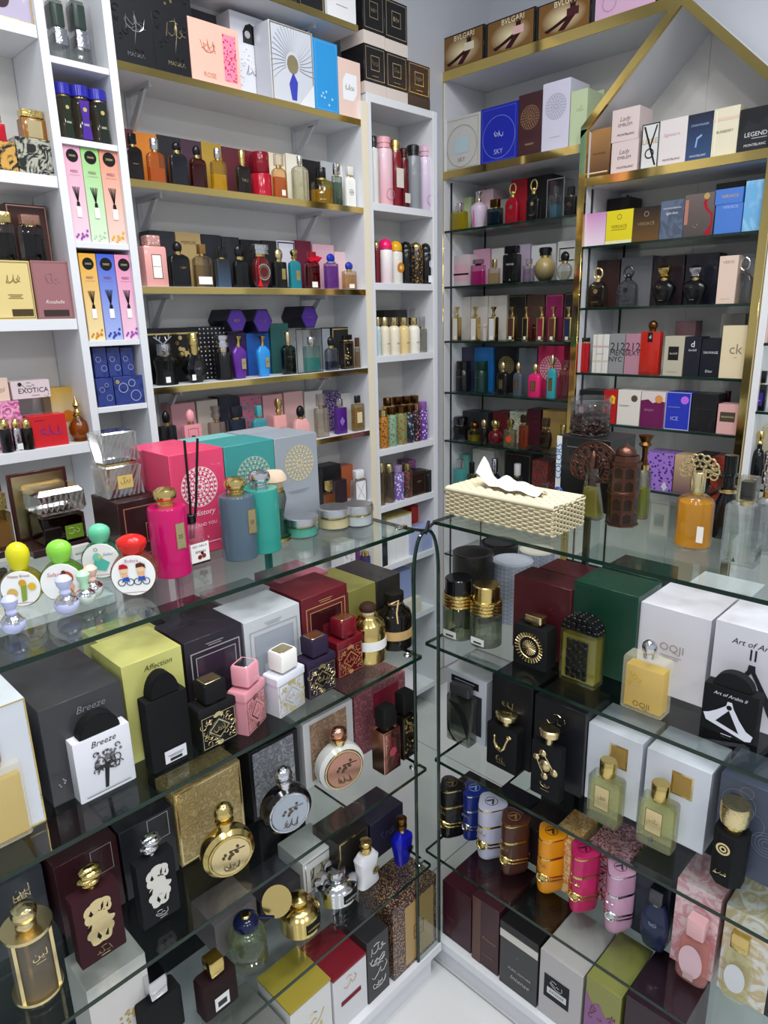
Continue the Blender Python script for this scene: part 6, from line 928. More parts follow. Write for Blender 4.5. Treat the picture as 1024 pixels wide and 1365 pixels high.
o, W, D, H = bt(A3, 2, 77, 1200, 'frosted cylinder bottle in gilt frame with gold knob', 'frost:#b4ab9c', 'chase:pgold', off=1350, shape='r', prof=[(0, .8), (.01, .82), (.97, .82), (1, .78)], ch=.22, cw=.52, cp=[(0, .8), (.2, .6), (.35, .9), (.6, 1), (.85, .85), (1, .3)], liq='#b8ae9c', lvl=.92, nh=.02, neck='pgold')
deco(o, W, D, H, [('t', '\ufee6\ufef4\ufedf', .55, .52, .3, 'pgold'), ('l', .55, .44, .2, 1, 'pgold')], -W*.415)
for z0, z1 in ((0, .03), (.73, .765)): lo(o, 'gilt_ring', 'pgold', [(z0*H, W*.5, W*.5), (z1*H, W*.5, W*.5)], 'r', 32)
for a in (215, 320, 90): lo(o, 'gilt_bar', 'pgold', [(.02*H, W*.035, W*.035), (.74*H, W*.035, W*.035)], 's', cx=W*.45*math.cos(math.radians(a)), cy=W*.45*math.sin(math.radians(a)))
bx(A3, 76, 165, 1132, 'dark maroon carton with silver corner '+P3, 'p:#38181e', [('f', .55, .6, .9, .96, .01, 'd:#a8a0a0'), ('leafbunch', .4, .8, .3, 6, 'p:#28101a')], off=.12, dep=.11); bx(A3, 162, 237, 1090, 'blue-black carton with silver corner '+P3, 'p:#23252c', [('f', .5, .62, .9, .97, .01, 'd:#c0c0c0')], off=.12, dep=.11)
bt(A3, 88, 162, 1151, 'maroon slab bottle with gold calligraphy and sculpted gold cap', 'd:#38161e', 'chase:gold', off=1285, maker=sculpt, k=.35, dc=CAL('pgold')); bt(A3, 174, 235, 1109, 'black slab bottle with silver calligraphy and sculpted silver cap', 'd:#17181c', 'chase:silver', off=1234, maker=sculpt, k=.35, dc=CAL('d:#d8d4cc'))
bx(A3, 234, 326, 1034, 'gold carton embossed with lattice behind gold disc bottle', 'emb:#c8b078:#b89c60:70', [('f', .02, .02, .98, .98, .02, 'pgold')], off=.12, dep=.06); bx(A3, 334, 400, 986, 'black carton with embossed silver panel '+P3, 'p:#1a1a1c', [('r', .06, .05, .9, .96, 'emb:#b0b4bc:#80848c:70')], off=.12, dep=.08); bx(A3, 405, 472, 948, 'white carton with rose gold embossed panel '+P3, 'p:#d8d8da', [('r', .12, .08, .86, .94, 'emb:#c8a890:#a88464:70')], off=.12, dep=.08)
for x0, x1, yt, yb, bd, cp, fc, tr, c in ((267, 334, 1069, 1178, 'gold', 'chase:gold', 'pgold', 'gold', 'polished gold disc bottle with honeycomb knob '), (350, 409, 1021, 1119, 'g:#111114', 'chase:silver', 'd:#a8b0bc', 'silver', 'black disc bottle with silver face and honeycomb knob '), (425, 478, 968, 1061, 'g:#e4e2de', 'rose', 'rose', 'pgold', 'white disc bottle with rose gold face and white knob ')): bt(A3, x0, x1, yt, c+P3s, bd, cp, off=yb, maker=fakhar, face=fc, trim=tr, k=.36, rot=-14, raw=True)
bx(A3, 473, 541, 912, 'pink glitter carton with floral window '+P3, 'flor:#b87a80:#8a5058:200', [('r', .35, .5, .85, .9, 'p:#8a2038')], off=.12, dep=.09)
for x0, x1, yt, yb, bd, fl, c in ((489, 528, 938, 1038, 'rose', 'd:#6a2830', 'rose pink filigree'), (516, 551, 918, 1018, 'g:#15110c', 'gold', 'black and gold filigree')):
    o, W, D, H = bt(A3, x0, x1, yt, c+' bottle with tall black cap '+P3s, bd, 'd:#151515', off=yb, k=.75, shape='s', ch=.3, cw=.72, cd=.8, nh=.03, dc=[('f', .04, .02, .96, .98, .03, fl), ('scroll', .12, .08, .88, .92, 34, fl), ('ring', .5, .48, .24, .03, fl), ('o', .5, .48, .2, bd if bd != 'rose' else 'g:#a84a58')])
# ================================================================ long counter, third shelf
P4 = 'on the third shelf of the long counter'
bx(A4, 120, 205, 1290, 'white carton with gold leaves behind silver-capped bottle', 'p:#d4d0cc', [('leafbunch', .6, .4, .3, 14, 'd:#b89a58')], off=.09, dep=.08); bt(A4, 172, 243, 1292, 'black bottle with silver ingot cap '+P4, 'd:#19191b', 'silver', off=1395, k=.5, ch=.3, cw=.45)
bx(A4, 286, 345, 1215, 'grey carton behind the clear bottle '+P4, 'p:#6a6468', off=.13, dep=.08); bx(A4, 347, 402, 1185, 'dark grey speckled carton '+P4, 'p:#3c3a40', off=.13, dep=.08); bx(A4, 404, 450, 1136, 'white carton with black marbled window '+P4, 'p:#d4d4d2', [('r', .2, .15, .8, .7, 'marb:#2a2826:#b0a898:40'), ('f', .06, .04, .94, .94, .02, 'silver')], off=.12, dep=.08); bx(A4, 452, 492, 1112, 'black carton with gold frame '+P4, 'p:#1f1c1a', [('f', .02, .02, .98, .98, .04, 'gold')], off=.09, dep=.08); bx(A4, 494, 538, 1085, 'dark indigo carton behind blue bottle '+P4, 'p:#262438', [('sw', .5, .5, .4, 'p:#3a3858')], off=.09, dep=.08)
bt(A4, 254, 315, 1271, 'maroon black bottle with gold ingot cap and price tag', 'd:#251316', 'gold', off=1358, k=.5, ch=.28, cw=.42, dc=[('r', .3, .12, .72, .5, 'd:#e4e4e4'), ('r', .38, .2, .64, .36, 'd:#3a3a3a')])
o, W, D, H = bt(A4, 307, 352, 1217, 'clear ribbed bottle with navy dome cap and gold button', 'glass:#c8d8c8', 'g:#161c40', off=1308, shape='r', prof=[(0, .9), (.02, 1), (.25, 1), (.28, .93), (.32, 1), (.8, 1), (.92, .8), (1, .55)], liq='#e0e4c0', lvl=.6, ch=.22, cw=.7, cp='dome', nh=.03)
lo(o, 'gold_button', 'gold', [(H*.985, W*.14, W*.14), (H*1.01, W*.1, W*.1)]); bm = bmesh.new(); tube(bm, [(W*.3, -W*.1, H*.84), (W*.52, -W*.2, H*.78), (W*.7, -W*.24, H*.7)], W*.05, 6); finish('tie', bm, 'g:#161c40', o)
for x0, x1, yt, yb, mt, c in ((376, 421, 1191, 1262, 'gold', 'gold'), (425, 469, 1155, 1221, 'silver', 'silver')):
    o, W, D, H = bt(A4, x0, x1, yt, 'mirror '+c+' barrel bottle with black label '+P4, mt, mt, off=yb, shape='r', prof=[(0, .95), (.03, 1), (.74, 1), (.88, .85), (1, .6)], ch=.28, cw=.5, cp='ball' if c == 'gold' else 'stud', nh=.01)
    bm = bmesh.new()
    for j in range(-4, 5): # curved label plate
        pass
    n = 9; vs = [[bm.verts.new((W*.506*math.sin(math.radians(-20+10*i)), -W*.506*math.cos(math.radians(-20+10*i)), z)) for i in range(n)] for z in (H*.12, H*.42)]
    for i in range(n-1): bm.faces.new((vs[0][i], vs[0][i+1], vs[1][i+1], vs[1][i]))
    finish('label', bm, 'd:#141414', o); deco(o, W, D, H, [('t', 'HAREEM', .52, .27, .34, mt)], -W*.515)
    if c == 'gold': lo(o, 'open_lid', 'gold', [(0, W*.36, W*.36), (.004, W*.36, W*.36)], 'r', 24, M4=Matrix.Translation((-W*.5, W*.2, H*1.02)) @ Matrix.Rotation(math.radians(-25), 4, 'Z') @ Matrix.Rotation(math.radians(58), 4, 'X'))
for x0, x1, yt, yb, bd, cp, c in ((464, 504, 1117, 1191, 'g:#dcdce0', 'chase:gold', 'white urn bottle with gold stopper '), (514, 549, 1087, 1163, 'g:#1016a0', 'chase:bronze', 'cobalt blue urn bottle with bronze stopper ')):
    o, W, D, H = bt(A4, x0, x1, yt, c+P4, bd, cp, off=yb, shape='o', prof='vase' if c[0] == 'c' else 'waist', k=.6, ch=.26, cw=.46, cp='tier', nh=.03, cs='r')
    deco(o, W, D, H*.71, [('o', .72, .45, .13, 'chase:gold' if c[0] == 'w' else 'gun'), ('ring', .72, .45, .17, .03, 'chase:gold' if c[0] == 'w' else 'gun')], -D*.5)
# long counter, base
P5 = 'on the white base of the long counter'
bx(AB, 318, 384, 1370, 'grey foil carton '+P5, 'p:#7a7a78', off=.03, dep=.12, H=.115); bx(AB, 388, 444, 1326, 'white carton with gold foil top '+P5, 'p:#d8d8d6', [('band', .97, 1, 'p:#a8963c'), ('sw', .5, .55, .5, 'gold'), ('t', '\ufe8e\ufee7\ufe8e', .6, .3, .5, 'gold')], off=.02, dep=.1); bx(AB, 445, 490, 1288, 'white carton with deep red lid '+P5, 'p:#d6d6d8', [('band', .97, 1, 'p:#7a1c28'), ('sw', .5, .75, .4, 'd:#b8946a'), ('r', .2, .42, .8, .5, 'd:#7a2030')], off=.016, dep=.1)
bx(AB, 490, 519, 1246, 'charcoal carton covered in white calligraphy '+P5, 'p:#2a2a2c', [('sw', .5, .8, .7, 'd:#c8c8c8'), ('sw', .45, .62, .7, 'd:#c8c8c8'), ('sw', .55, .42, .7, 'd:#c8c8c8'), ('sw', .5, .22, .6, 'd:#c8c8c8')], off=.014, dep=.1); bx(AB, 524, 582, 1190, 'tall brown glitter carton with tan panel '+P5, 'flor:#c89a68:#3a2a2c:260', [('r', .26, .06, .92, .9, 'p:#b0905c'), ('f', .45, .35, .68, .55, .02, 'd:#6a5030'), ('sw', .56, .45, .16, 'd:#6a5030')], off=.012, dep=.1)
# ================================================================ on top of the second counter
CB = 'on the second glass counter'
# woven tissue box
A_, B_, C_ = atz(594, 685, B1.z), atz(738, 716, B1.z), atz(777, 699, B1.z)
Wt = A_.y-B_.y; Dt = max(.1, abs(C_.x-B_.x)); cx, cy = (A_.x+B_.x)/2+Dt/2, (A_.y+B_.y)/2; Ht = atx(665, 662, (A_.x+B_.x)/2).z-B1.z
tb = empty('tissue_box', (cx, cy, B1.z), -math.pi/2, 'woven cream wicker tissue box with tissue pulled up', 'tissue box')
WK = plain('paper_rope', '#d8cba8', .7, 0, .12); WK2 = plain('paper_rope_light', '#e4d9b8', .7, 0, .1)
hx, hy = Wt/2, Dt/2; boxo('inner_box', -hx+.004, hx-.004, -hy+.004, hy-.004, 0, Ht-.006, WK2, tb)
nr = 11; bm = bmesh.new()
for s in range(4):
    L_, fx = ((2*hx, lambda t, d: (-hx+t, -hy-d)), (2*hy, lambda t, d: (hx+d, -hy+t)), (2*hx, lambda t, d: (hx-t, hy+d)), (2*hy, lambda t, d: (-hx-d, hy-t)))[s]; nst = int(L_/.011)
    for j in range(nr):
        z = (j+.5)*(Ht-.008)/nr; pts = []
        for i in range(nst*2+1):
            t = L_*i/(nst*2); x, y = fx(t, .0018*(1 if (i//1+2*j) % 4 < 2 else -1)); pts.append((x, y, z))
        tube(bm, pts, (Ht-.008)/nr*.52, 5)
wv = finish('woven_sides', bm, WK, tb); wv['kind'] = 'stuff'
bm = bmesh.new()
nt = int(2*hy/.0085)
for j in range(nt):
    y = -hy+(j+.5)*2*hy/nt; pts = []
    for i in range(45):
        x = -hx+2*hx*i/44; inhole = (x/(hx*.55))**2+(y/(hy*.38))**2 < 1
        pts.append((x, y, Ht-.004+(.0018 if (i+2*j) % 4 < 2 else -.001)-(.012 if inhole else 0)))
    tube(bm, pts, hy/nt*1.02, 5)
wt = finish('woven_top', bm, WK2, tb); wt['kind'] = 'stuff'
bm = bmesh.new(); tube(bm, [(-hx, -hy, Ht-.003), (hx, -hy, Ht-.003), (hx, hy, Ht-.003), (-hx, hy, Ht-.003), (-hx, -hy, Ht-.003)], .0042, 8); finish('braided_rim', bm, WK2, tb)
bm = bmesh.new(); NU, NV = 18, 8; rnd = random.Random(5); g = []
for i in range(NU):
    u = i/(NU-1); x = -hx*.62+u*hx*1.15; ht = .048*math.exp(-((u-.06)/.1)**2)+.012+.016*math.sin(u*3.14)+.004*math.sin(u*19)
    g.append([bm.verts.new((x-(.02*math.exp(-((u-.05)/.12)**2))*abs(v/(NV-1)-.5), (v/(NV-1)-.5)*hy*(.55+.35*math.sin(u*2.4)), Ht+ht*(1-.55*abs(v/(NV-1)-.5)*2)-.004+.002*math.sin(9*u+v))) for v in range(NV)])
for i in range(NU-1):
    for v in range(NV-1): bm.faces.new((g[i][v], g[i+1][v], g[i+1][v+1], g[i][v+1]))
finish('tissue', bm, 'd:#f0ece8', tb, 60)
# black carton, bean jar
o, W, D, H = bx(B1, 741, 812, 584, 'large black carton under the coffee-bean jar', 'p:#1b1b1c', [('l', .35, .86, .3, 1, 'd:#6a6a68'), ('r', 0, 0, .1, 1, 'p:#d8dcdc'), ('o', .05, .2, .04, 'd:#b83030')], off=.24, dep=.1, name='carton', cat='carton')
bm = bmesh.new(); V, F = text_mesh('COLORS'); vs = [bm.verts.new((-W/2+.05*W-b*H*.5, -D/2-.0012, H*.64+a*H*.5)) for a, b in V]
for f in F:
    try: bm.faces.new([vs[j] for j in f])
    except ValueError: pass
finish('lettering', bm, 'd:#2a6ab0', o, flat=True)
bm = bmesh.new(); torus(bm, (-W*.43, -D/2-.001, H*.2), W*.075, W*.018, 'y', 24, 4); finish('emblem', bm, 'd:#2a6ab0', o)
jz = B1.z+H+.0004; q = o.location; P0, P1 = atx(764, 555, q.x), atx(811, 555, q.x); R = abs(P0.y-P1.y)/2; JH = atx(787, 529, q.x).z-jz
e = empty('coffee_bean_jar', (q.x, (P0.y+P1.y)/2, jz), 0, 'clear plastic jar half full of dark coffee beans', 'jar')
lo(e, 'jar_body', 'glass:#e4e0dc', [(0, R*.96, R*.96), (.002, R, R), (JH*.84, R, R), (JH*.86, R*.97, R*.97)], 'r', 32); lo(e, 'lid', 'film', [(JH*.8, R*1.03, R*1.03), (JH*.82, R*1.05, R*1.05), (JH*.97, R*1.05, R*1.05), (JH, R*.98, R*.98)], 'r', 32)
bm = bmesh.new(); rnd = random.Random(11)
for i in range(260):
    a = rnd.uniform(0, 6.28); rr = R*.86*math.sqrt(rnd.random()); z = rnd.uniform(.006, JH*(.42+.1*math.cos(a)))
    if i < 150: rr = R*.88
    ball(bm, (rr*math.cos(a), rr*math.sin(a), z), .0052, rnd.uniform(.8, 1.3), rnd.uniform(.8, 1.3), .8, 7, 5)
bn = finish('coffee_beans', bm, 'g:#2a1710', e); bn['kind'] = 'stuff'
# pyramid bottle with copper fan
o, W, D, H = bt(B1, 772, 810, 600, 'clear pyramid bottle with copper cone cap and copper fan', 'glass:#e8ead8', 'copper', off=694, shape='s', k=.6, prof=[(0, .97), (.04, 1), (.12, .95), (1, .35)], liq='#b8ae50', lvl=.62, ch=.22, cw=.36, cs='r', cp='dome', nh=.03, neck='copper')
bm = bmesh.new(); mandala_vert(bm, 0, H*.74, W*1.12, D*.25, .004, W*.04, 14)
for rr in (.95, .82, .62, .3): torus(bm, (0, D*.25, H*.74), W*1.12*rr, W*.03, 'y', 32, 6)
for i in range(22):
    a = 2*math.pi*i/22; torus(bm, (W*1.0*math.cos(a), D*.25, H*.74+W*1.0*math.sin(a)), W*.11, W*.03, 'y', 10, 5); torus(bm, (W*.6*math.cos(a), D*.25, H*.74+W*.6*math.sin(a)), W*.1, W*.03, 'y', 10, 5)
for v in bm.verts:
    if v.co.z < H*.6: v.co.z = H*.6+(v.co.z-H*.6)*.3
for i in range(7): a = math.radians(20+140*i/6); tube(bm, [(0, D*.24, H*.7), (W*1.05*math.cos(a), D*.24, H*.74+W*1.05*math.sin(a))], W*.03, 5)
finish('fan', bm, 'copper', o)
# copper minaret bottle
o, W, D, H = bt(B1, 813, 852, 587, 'copper octagonal tower bottle with domed finial', 'copper', 'copper', off=705, shape='8', prof=[(0, 1), (.025, 1), (.03, .92), (.44, .92), (.45, 1), (.49, 1), (.5, .92), (.86, .92), (.87, 1), (.91, 1), (.92, .84), (1, .8)], ch=.16, cw=.66, cs='r', cp=[(0, 1), (.2, 1), (.45, .8), (.6, .4), (.7, .15), (1, .04)], nh=.005)
for i in range(8):
    a = math.radians(22.5+45*i+22.5); ca, sa = math.cos(a), math.sin(a)
    for z0, z1 in ((.04, .16), (.2, .34), (.43, .55), (.58, .71)):
        bm = bmesh.new(); r = W*.4535; w = W*.13; pts = [(-w, z0*H), (w, z0*H), (w, z1*H-w*.6), (0, z1*H), (-w, z1*H-w*.6)]
        vs = [bm.verts.new((r*ca*1.0-sa*p, r*sa+ca*p, z)) for p, z in pts]; bm.faces.new(vs); finish('niche_panel', bm, 'g:#241812', o, flat=True)
o, W, D, H = bt(B1, 847, 868, 580, 'olive green round bottle with crown stopper behind the tower', 'glass:#c8d090', 'bronze', off=694, shape='r', prof='shoulder', liq='#a8b048', lvl=.6, ch=.36, cw=.9, cp=[(0, .4), (.15, .5), (.3, .35), (.6, .4), (.7, .9), (.8, .6), (1, 1)], nh=.03)
o, W, D, H = bt(B1, 903, 952, 628, 'orange amber cylinder bottle with gold openwork fan stopper', 'glass', 'pgold', off=737, shape='r', prof='shoulder', liq='#f0a818', lvl=.86, ch=.26, cw=.4, nh=.03, dc=[('r', .78, .2, .96, .5, 'd:#e4e0d8')])
bm = bmesh.new(); zc = H*.98
for r0, n, rr in ((.0, 1, .12), (.24, 6, .11), (.42, 11, .1)):
    for i in range(n):
        a = math.radians(-25+230*i/max(1, n-1)); torus(bm, (W*r0*math.cos(a)*1.05, 0, zc+W*.1+W*r0*math.sin(a)*.8), W*rr, W*.026, 'y', 12, 6)
finish('fan_stopper', bm, 'pgold', o)
o, W, D, H = bt(B1, 950, 990, 606, 'black bottle shaped like a dress with tall hat stopper', 'g:#0f0f12', 'g:#0d0d10', off=722, shape='r', prof=[(0, .8), (.1, 1), (.5, .9), (.8, .7), (1, .45)], ch=.42, cw=.72, cp=[(0, .5), (.1, .9), (.14, .55), (.4, .5), (.45, .95), (.5, .6), (1, .62)], nh=.02, neck='pgold', collar='pgold')
bm = bmesh.new(); tube(bm, [(-W*.2, -W*.2, H*.6), (-W*.5, -W*.35, H*.5), (-W*.68, -W*.36, H*.36)], W*.06, 7); tube(bm, [(-W*.66, -W*.36, H*.5), (-W*.52, -W*.3, H*.62)], W*.05, 7); finish('bow', bm, 'g:#0f0f12', o)
o, W, D, H = bt(B1, 966, 1022, 634, 'heavy square clear bottle with black-centred square cap', 'glass', 'glass:#e4dcb8', off=757, shape='s', k=.6, ch=.28, cw=.52, neck='pgold', nh=.03)
lo(o, 'cap_core', 'g:#16140f', [(H*.75, W*.17, W*.17), (H*.95, W*.17, W*.17)], 'b'); deco(o, W, D, H*.69, [('poly', [(.34, .06), (.46, .06), (.4, .14)], 'd:#4a4a48')])
bt(B1, 1008, 1046, 600, 'silver filigree stopper bottle at the counter end', 'glass:#d8d8da', 'chase:silver', off=742, shape='r', prof='shoulder', ch=.4, cw=.8, cp='tier', liq='#c8c8cc')
# ================================================================ second counter, first shelf
Q2 = 'on the first shelf of the second counter'
def rings(o, W, H, z, n=3):
    for i in range(n): bm = bmesh.new(); torus(bm, (0, 0, (z+i*.055)*H), W*.45, W*.055, 'z', 28, 8); finish('twisted_ring', bm, 'chase:gold', o)
for x0, x1, yt, yb, cp, lq, c in ((595, 629, 769, 858, 'g:#121214', '#c0cc98', 'black'), (631, 666, 778, 868, 'gold', '#d8dcc8', 'gold')):
    o, W, D, H = bt(B2, x0, x1, yt, 'clear cylinder bottle with '+c+' cap and gold rings', 'glass:#d8e0cc', cp, off=yb, shape='r', prof=CYL, liq=lq, lvl=.7, ch=.27, cw=.86, nh=.2, neck='gold', dc=[('r', .3, .1, .8, .32, 'd:#e0e0dc'), ('r', .4, .14, .7, .2, 'd:#3a3a3a')]); rings(o, W, H, .56, 4)
def tubebox(x0, x1, yt, off, label, col, top, rim):
    o, W, D, H = bt(B2, x0, x1, yt, label, col, col, off=off, shape='r', name='tube_box', cat='tube box', maker=lambda o, W, D, H, **k: None)
    lo(o, 'body', col, [(0, W/2, W/2), (H*.985, W/2, W/2)], 'r', 36); l = lo(o, 'lid', rim, [(H*.985, W*.5, W*.5), (H, W*.49, W*.49)], 'r', 36); lo(o, 'lid_disc', top, [(H, W*.4, W*.4), (H+.0006, W*.4, W*.4)], 'r', 36, par=l)
tubebox(609, 652, 735, .097, 'black leather-textured tube box, nearer of the dark pair', 'emb:#2c2a2a:#1f1e1e:200', 'd:#2c2c2e', 'g:#141416'); tubebox(645, 686, 722, .238, 'black leather-textured tube box, farther of the dark pair', 'emb:#2c2a2a:#1f1e1e:200', 'd:#2a2a2c', 'g:#141416')
tubebox(660, 706, 746, .168, 'grey-blue scaled tube box, nearer of the pale pair', 'dia:#bcc0d0:#a0a6ba:160', 'd:#b4b8c4', 'd:#a8acb8'); tubebox(695, 735, 732, .272, 'grey-blue scaled tube box with cream lid, farther of the pale pair', 'dia:#bcc0d0:#a0a6ba:160', 'd:#d8d4c4', 'd:#ccc8b8')
bx(B2, 684, 760, 776, 'deep maroon wrapped carton '+Q2, 'p:#4a1820', [('leafbunch', .7, .66, .08, 6, 'd:#7a3a38')], off=.1, dep=.06); bx(B2, 716, 780, 764, 'deep maroon carton in the second row '+Q2, 'p:#4a1820', off=.165, dep=.07); bx(B2, 762, 848, 784, 'dark green velvet-look carton '+Q2, 'p:#133a2c', [('f', .02, .02, .98, .98, .012, 'd:#1f5040')], off=.11, dep=.09); bx(B2, 800, 873, 763, 'dark green carton in the second row '+Q2, 'p:#133a2c', off=.21, dep=.09)
o, W, D, H = bt(B2, 687, 745, 818, 'black square bottle with gold sunburst medallion', 'd:#131315', 'pgold', off=893, k=.5, shape='s', ch=.14, cw=.5, cd=.6, nh=.06)
bm = bmesh.new(); R = W*.42
for i in range(28): a = 2*math.pi*i/28; tube(bm, [(.72*R*math.cos(a), -D/2-.001, H*.4+.72*R*math.sin(a)), (R*math.cos(a), -D/2-.002, H*.4+R*math.sin(a))], R*.06, 6)
for i in range(20): a = 2*math.pi*i/20; tube(bm, [(0, -D/2-.002, H*.4), (.5*R*math.cos(a), -D/2-.001, H*.4+.5*R*math.sin(a))], R*.035, 5)
torus(bm, (0, -D/2-.001, H*.4), R*.72, R*.05, 'y', 28, 6); finish('medallion', bm, 'pgold', o)
def woven(o, W, D, H, body, cap, shape='s', **k):
    hb = H*.78; lo(o, 'glass_body', body, [(0, W*.5, D*.5), (hb, W*.5, D*.5)], 's'); lo(o, 'liquid', 'liq:#ece070', [(H*.05, W*.44, D*.4), (hb*.9, W*.44, D*.4)], 's')
    bm = bmesh.new()
    for v, z in ((-D/2-.0006, 1),):
        x0, x1 = -W*.3, W*.3
        for i in range(4):
            for j in range(8): xx = x0+(i+.5)*(x1-x0)/4; zz = hb*.12+(j+.5)*hb*.74/8; bbox(bm, xx-W*.066, xx+W*.066, v-.0024-(.0012 if (i+j) % 2 else 0), v, zz-hb*.042, zz+hb*.042, .0006)
    finish('woven_plate', bm, 'g:#121214', o)
    bm = bmesh.new(); pts = [(W*.5*math.cos(math.radians(180*i/16)), (H-hb)*math.sin(math.radians(180*i/16))) for i in range(17)]; f = [bm.verts.new((x, -D*.46, hb+z)) for x, z in pts]; b = [bm.verts.new((x, D*.46, hb+z)) for x, z in pts]; n = 17
    bm.faces.new(f); bm.faces.new(list(reversed(b)))
    for i in range(n): bm.faces.new((f[(i+1) % n], f[i], b[i], b[(i+1) % n]))
    bmesh.ops.recalc_face_normals(bm, faces=bm.faces); cp = finish('cap', bm, cap, o); bm = bmesh.new()
    for i in range(7):
        for j in range(3):
            xx = -W*.42+i*W*.14; zz = hb+(j+.5)*(H-hb)/3.2
            if (xx/(W*.47))**2+((zz-hb)/(H-hb))**2 < .95: bbox(bm, xx-W*.06, xx+W*.06, -D*.46-.003-(.0015 if (i+j) % 2 else 0), -D*.46, zz-(H-hb)*.13, zz+(H-hb)*.13, .0008)
    for i in range(9):
        a = math.radians(20*i+10)
        for j in range(3): bm2 = (W*.5*math.cos(a), -D*.3+j*D*.3, hb+(H-hb)*math.sin(a)); ball(bm, bm2, W*.045, 1, 1.3, .8, 8, 6)
    finish('woven_relief', bm, 'g:#101012', cp)
bt(B2, 748, 808, 818, 'clear rectangular bottle with black basket-weave cap and panel', 'glass:#d8d8b0', 'g:#121214', off=916, maker=woven, k=.45)
AOA = [('t', 'Art of Arabia', .53, .84, .62, 'd:#26262a', .3), ('t', 'II', .5, .74, .08, 'd:#26262a'), ('poly', [(.46, .64), (.54, .64), (.55, .58), (.7, .4), (.86, .22), (.96, .18), (.94, .05), (.82, .1), (.74, .2), (.58, .46), (.5, .56), (.42, .46), (.26, .2), (.18, .1), (.06, .05), (.04, .18), (.14, .22), (.3, .4), (.45, .58)], 'd:#2a2a30')]
bx(B2, 849, 944, 813, 'white marbled carton with grey lettering, beside green carton', 'p:#dad7e0', [('t', 'OQJI', .5, .55, .34, 'd:#a89a98'), ('l', .5, .46, .3, 2, 'd:#b0a8a8'), ('leafbunch', .42, .8, .05, 5, 'd:#dcdce4')], off=.12, dep=.12); bx(B2, 946, 1060, 838, 'white marbled carton reading Art of Arabia II', 'p:#dad7e0', AOA, off=.11, dep=.12); bx(B2, 905, 990, 790, 'white marbled carton in the second row '+Q2, 'p:#dad7de', off=.25, dep=.1)
bt(B2, 831, 899, 851, 'frosted yellow rectangular bottle with silver ball cap', 'frost:#ece8cc', 'chase:silver', off=955, k=.45, shape='s', liq='#f4c800', lvl=.82, ch=.2, cw=.34, cp='ball', cs='r', neck='silver', dc=[('t', 'OQJI', .5, .14, .4, 'd:#6a6440'), ('scroll', .16, .35, .5, .8, 5, 'd:#b8a040')])
W2 = 'd:#dcdce8'
bt(B2, 937, 1019, 895, 'black slab bottle with white A emblem and half-round cap', 'd:#141416', 'd:#17171a', off=985, maker=roundcap, k=.3, dc=[('t', 'Art of Arabia II', .5, .86, .62, W2, .3), ('poly', [(.46, .74), (.54, .74), (.58, .62), (.7, .42), (.84, .24), (.97, .18), (.94, .06), (.84, .03), (.1, .22), (.04, .36), (.14, .4), (.28, .5), (.44, .64)], W2), ('poly', [(.5, .56), (.72, .14), (.28, .26)], 'd:#141416'), ('o', .5, .62, .05, 'd:#141416'), ('l', .5, .02, .2, 1, W2)])
# ================================================================ second counter, second shelf
Q3 = 'on the second shelf of the second counter'
bx(B3, 596, 648, 900, 'white carton with black oval plate behind clear oblong bottle', 'p:#c8ccd4', [('r', .12, .82, .82, .93, 'd:#1c1c20'), ('l', .46, .88, .5, 1, 'd:#d0d0d4'), ('r', .1, .12, .9, .74, 'p:#2a2c34')], off=.1, dep=.08)
o, W, D, H = bt(B3, 597, 637, 912, 'clear oblong bottle with black crescent and dark cap', 'glass:#d8e0d4', 'g:#3a3c40', off=994, k=.4, shape='s', ch=.16, cw=.84, cd=.8, nh=.02, neck='g:#222226', liq='#c8d0c0', lvl=.85)
deco(o, W, D, H*.82, [('poly', [(.04, .86), (.3, .78), (.6, .6), (.9, .2), (.94, .04), (.94, .5), (.8, .72), (.5, .86)], 'd:#16181a'), ('poly', [(.04, .6), (.06, .2), (.3, .04), (.5, .02), (.2, .16), (.1, .4)], 'd:#16181a')])
bx(B3, 655, 709, 908, 'black glossy carton behind the dagger bottle', 'p:#18181b', [('sw', .4, .7, .3, 'pgold')], off=.09, dep=.09); bx(B3, 711, 779, 938, 'black glossy carton behind the molecule bottle', 'p:#1b1b20', [('sw', .45, .78, .36, 'pgold'), ('l', .5, .66, .3, 1, 'pgold')], off=.09, dep=.09)
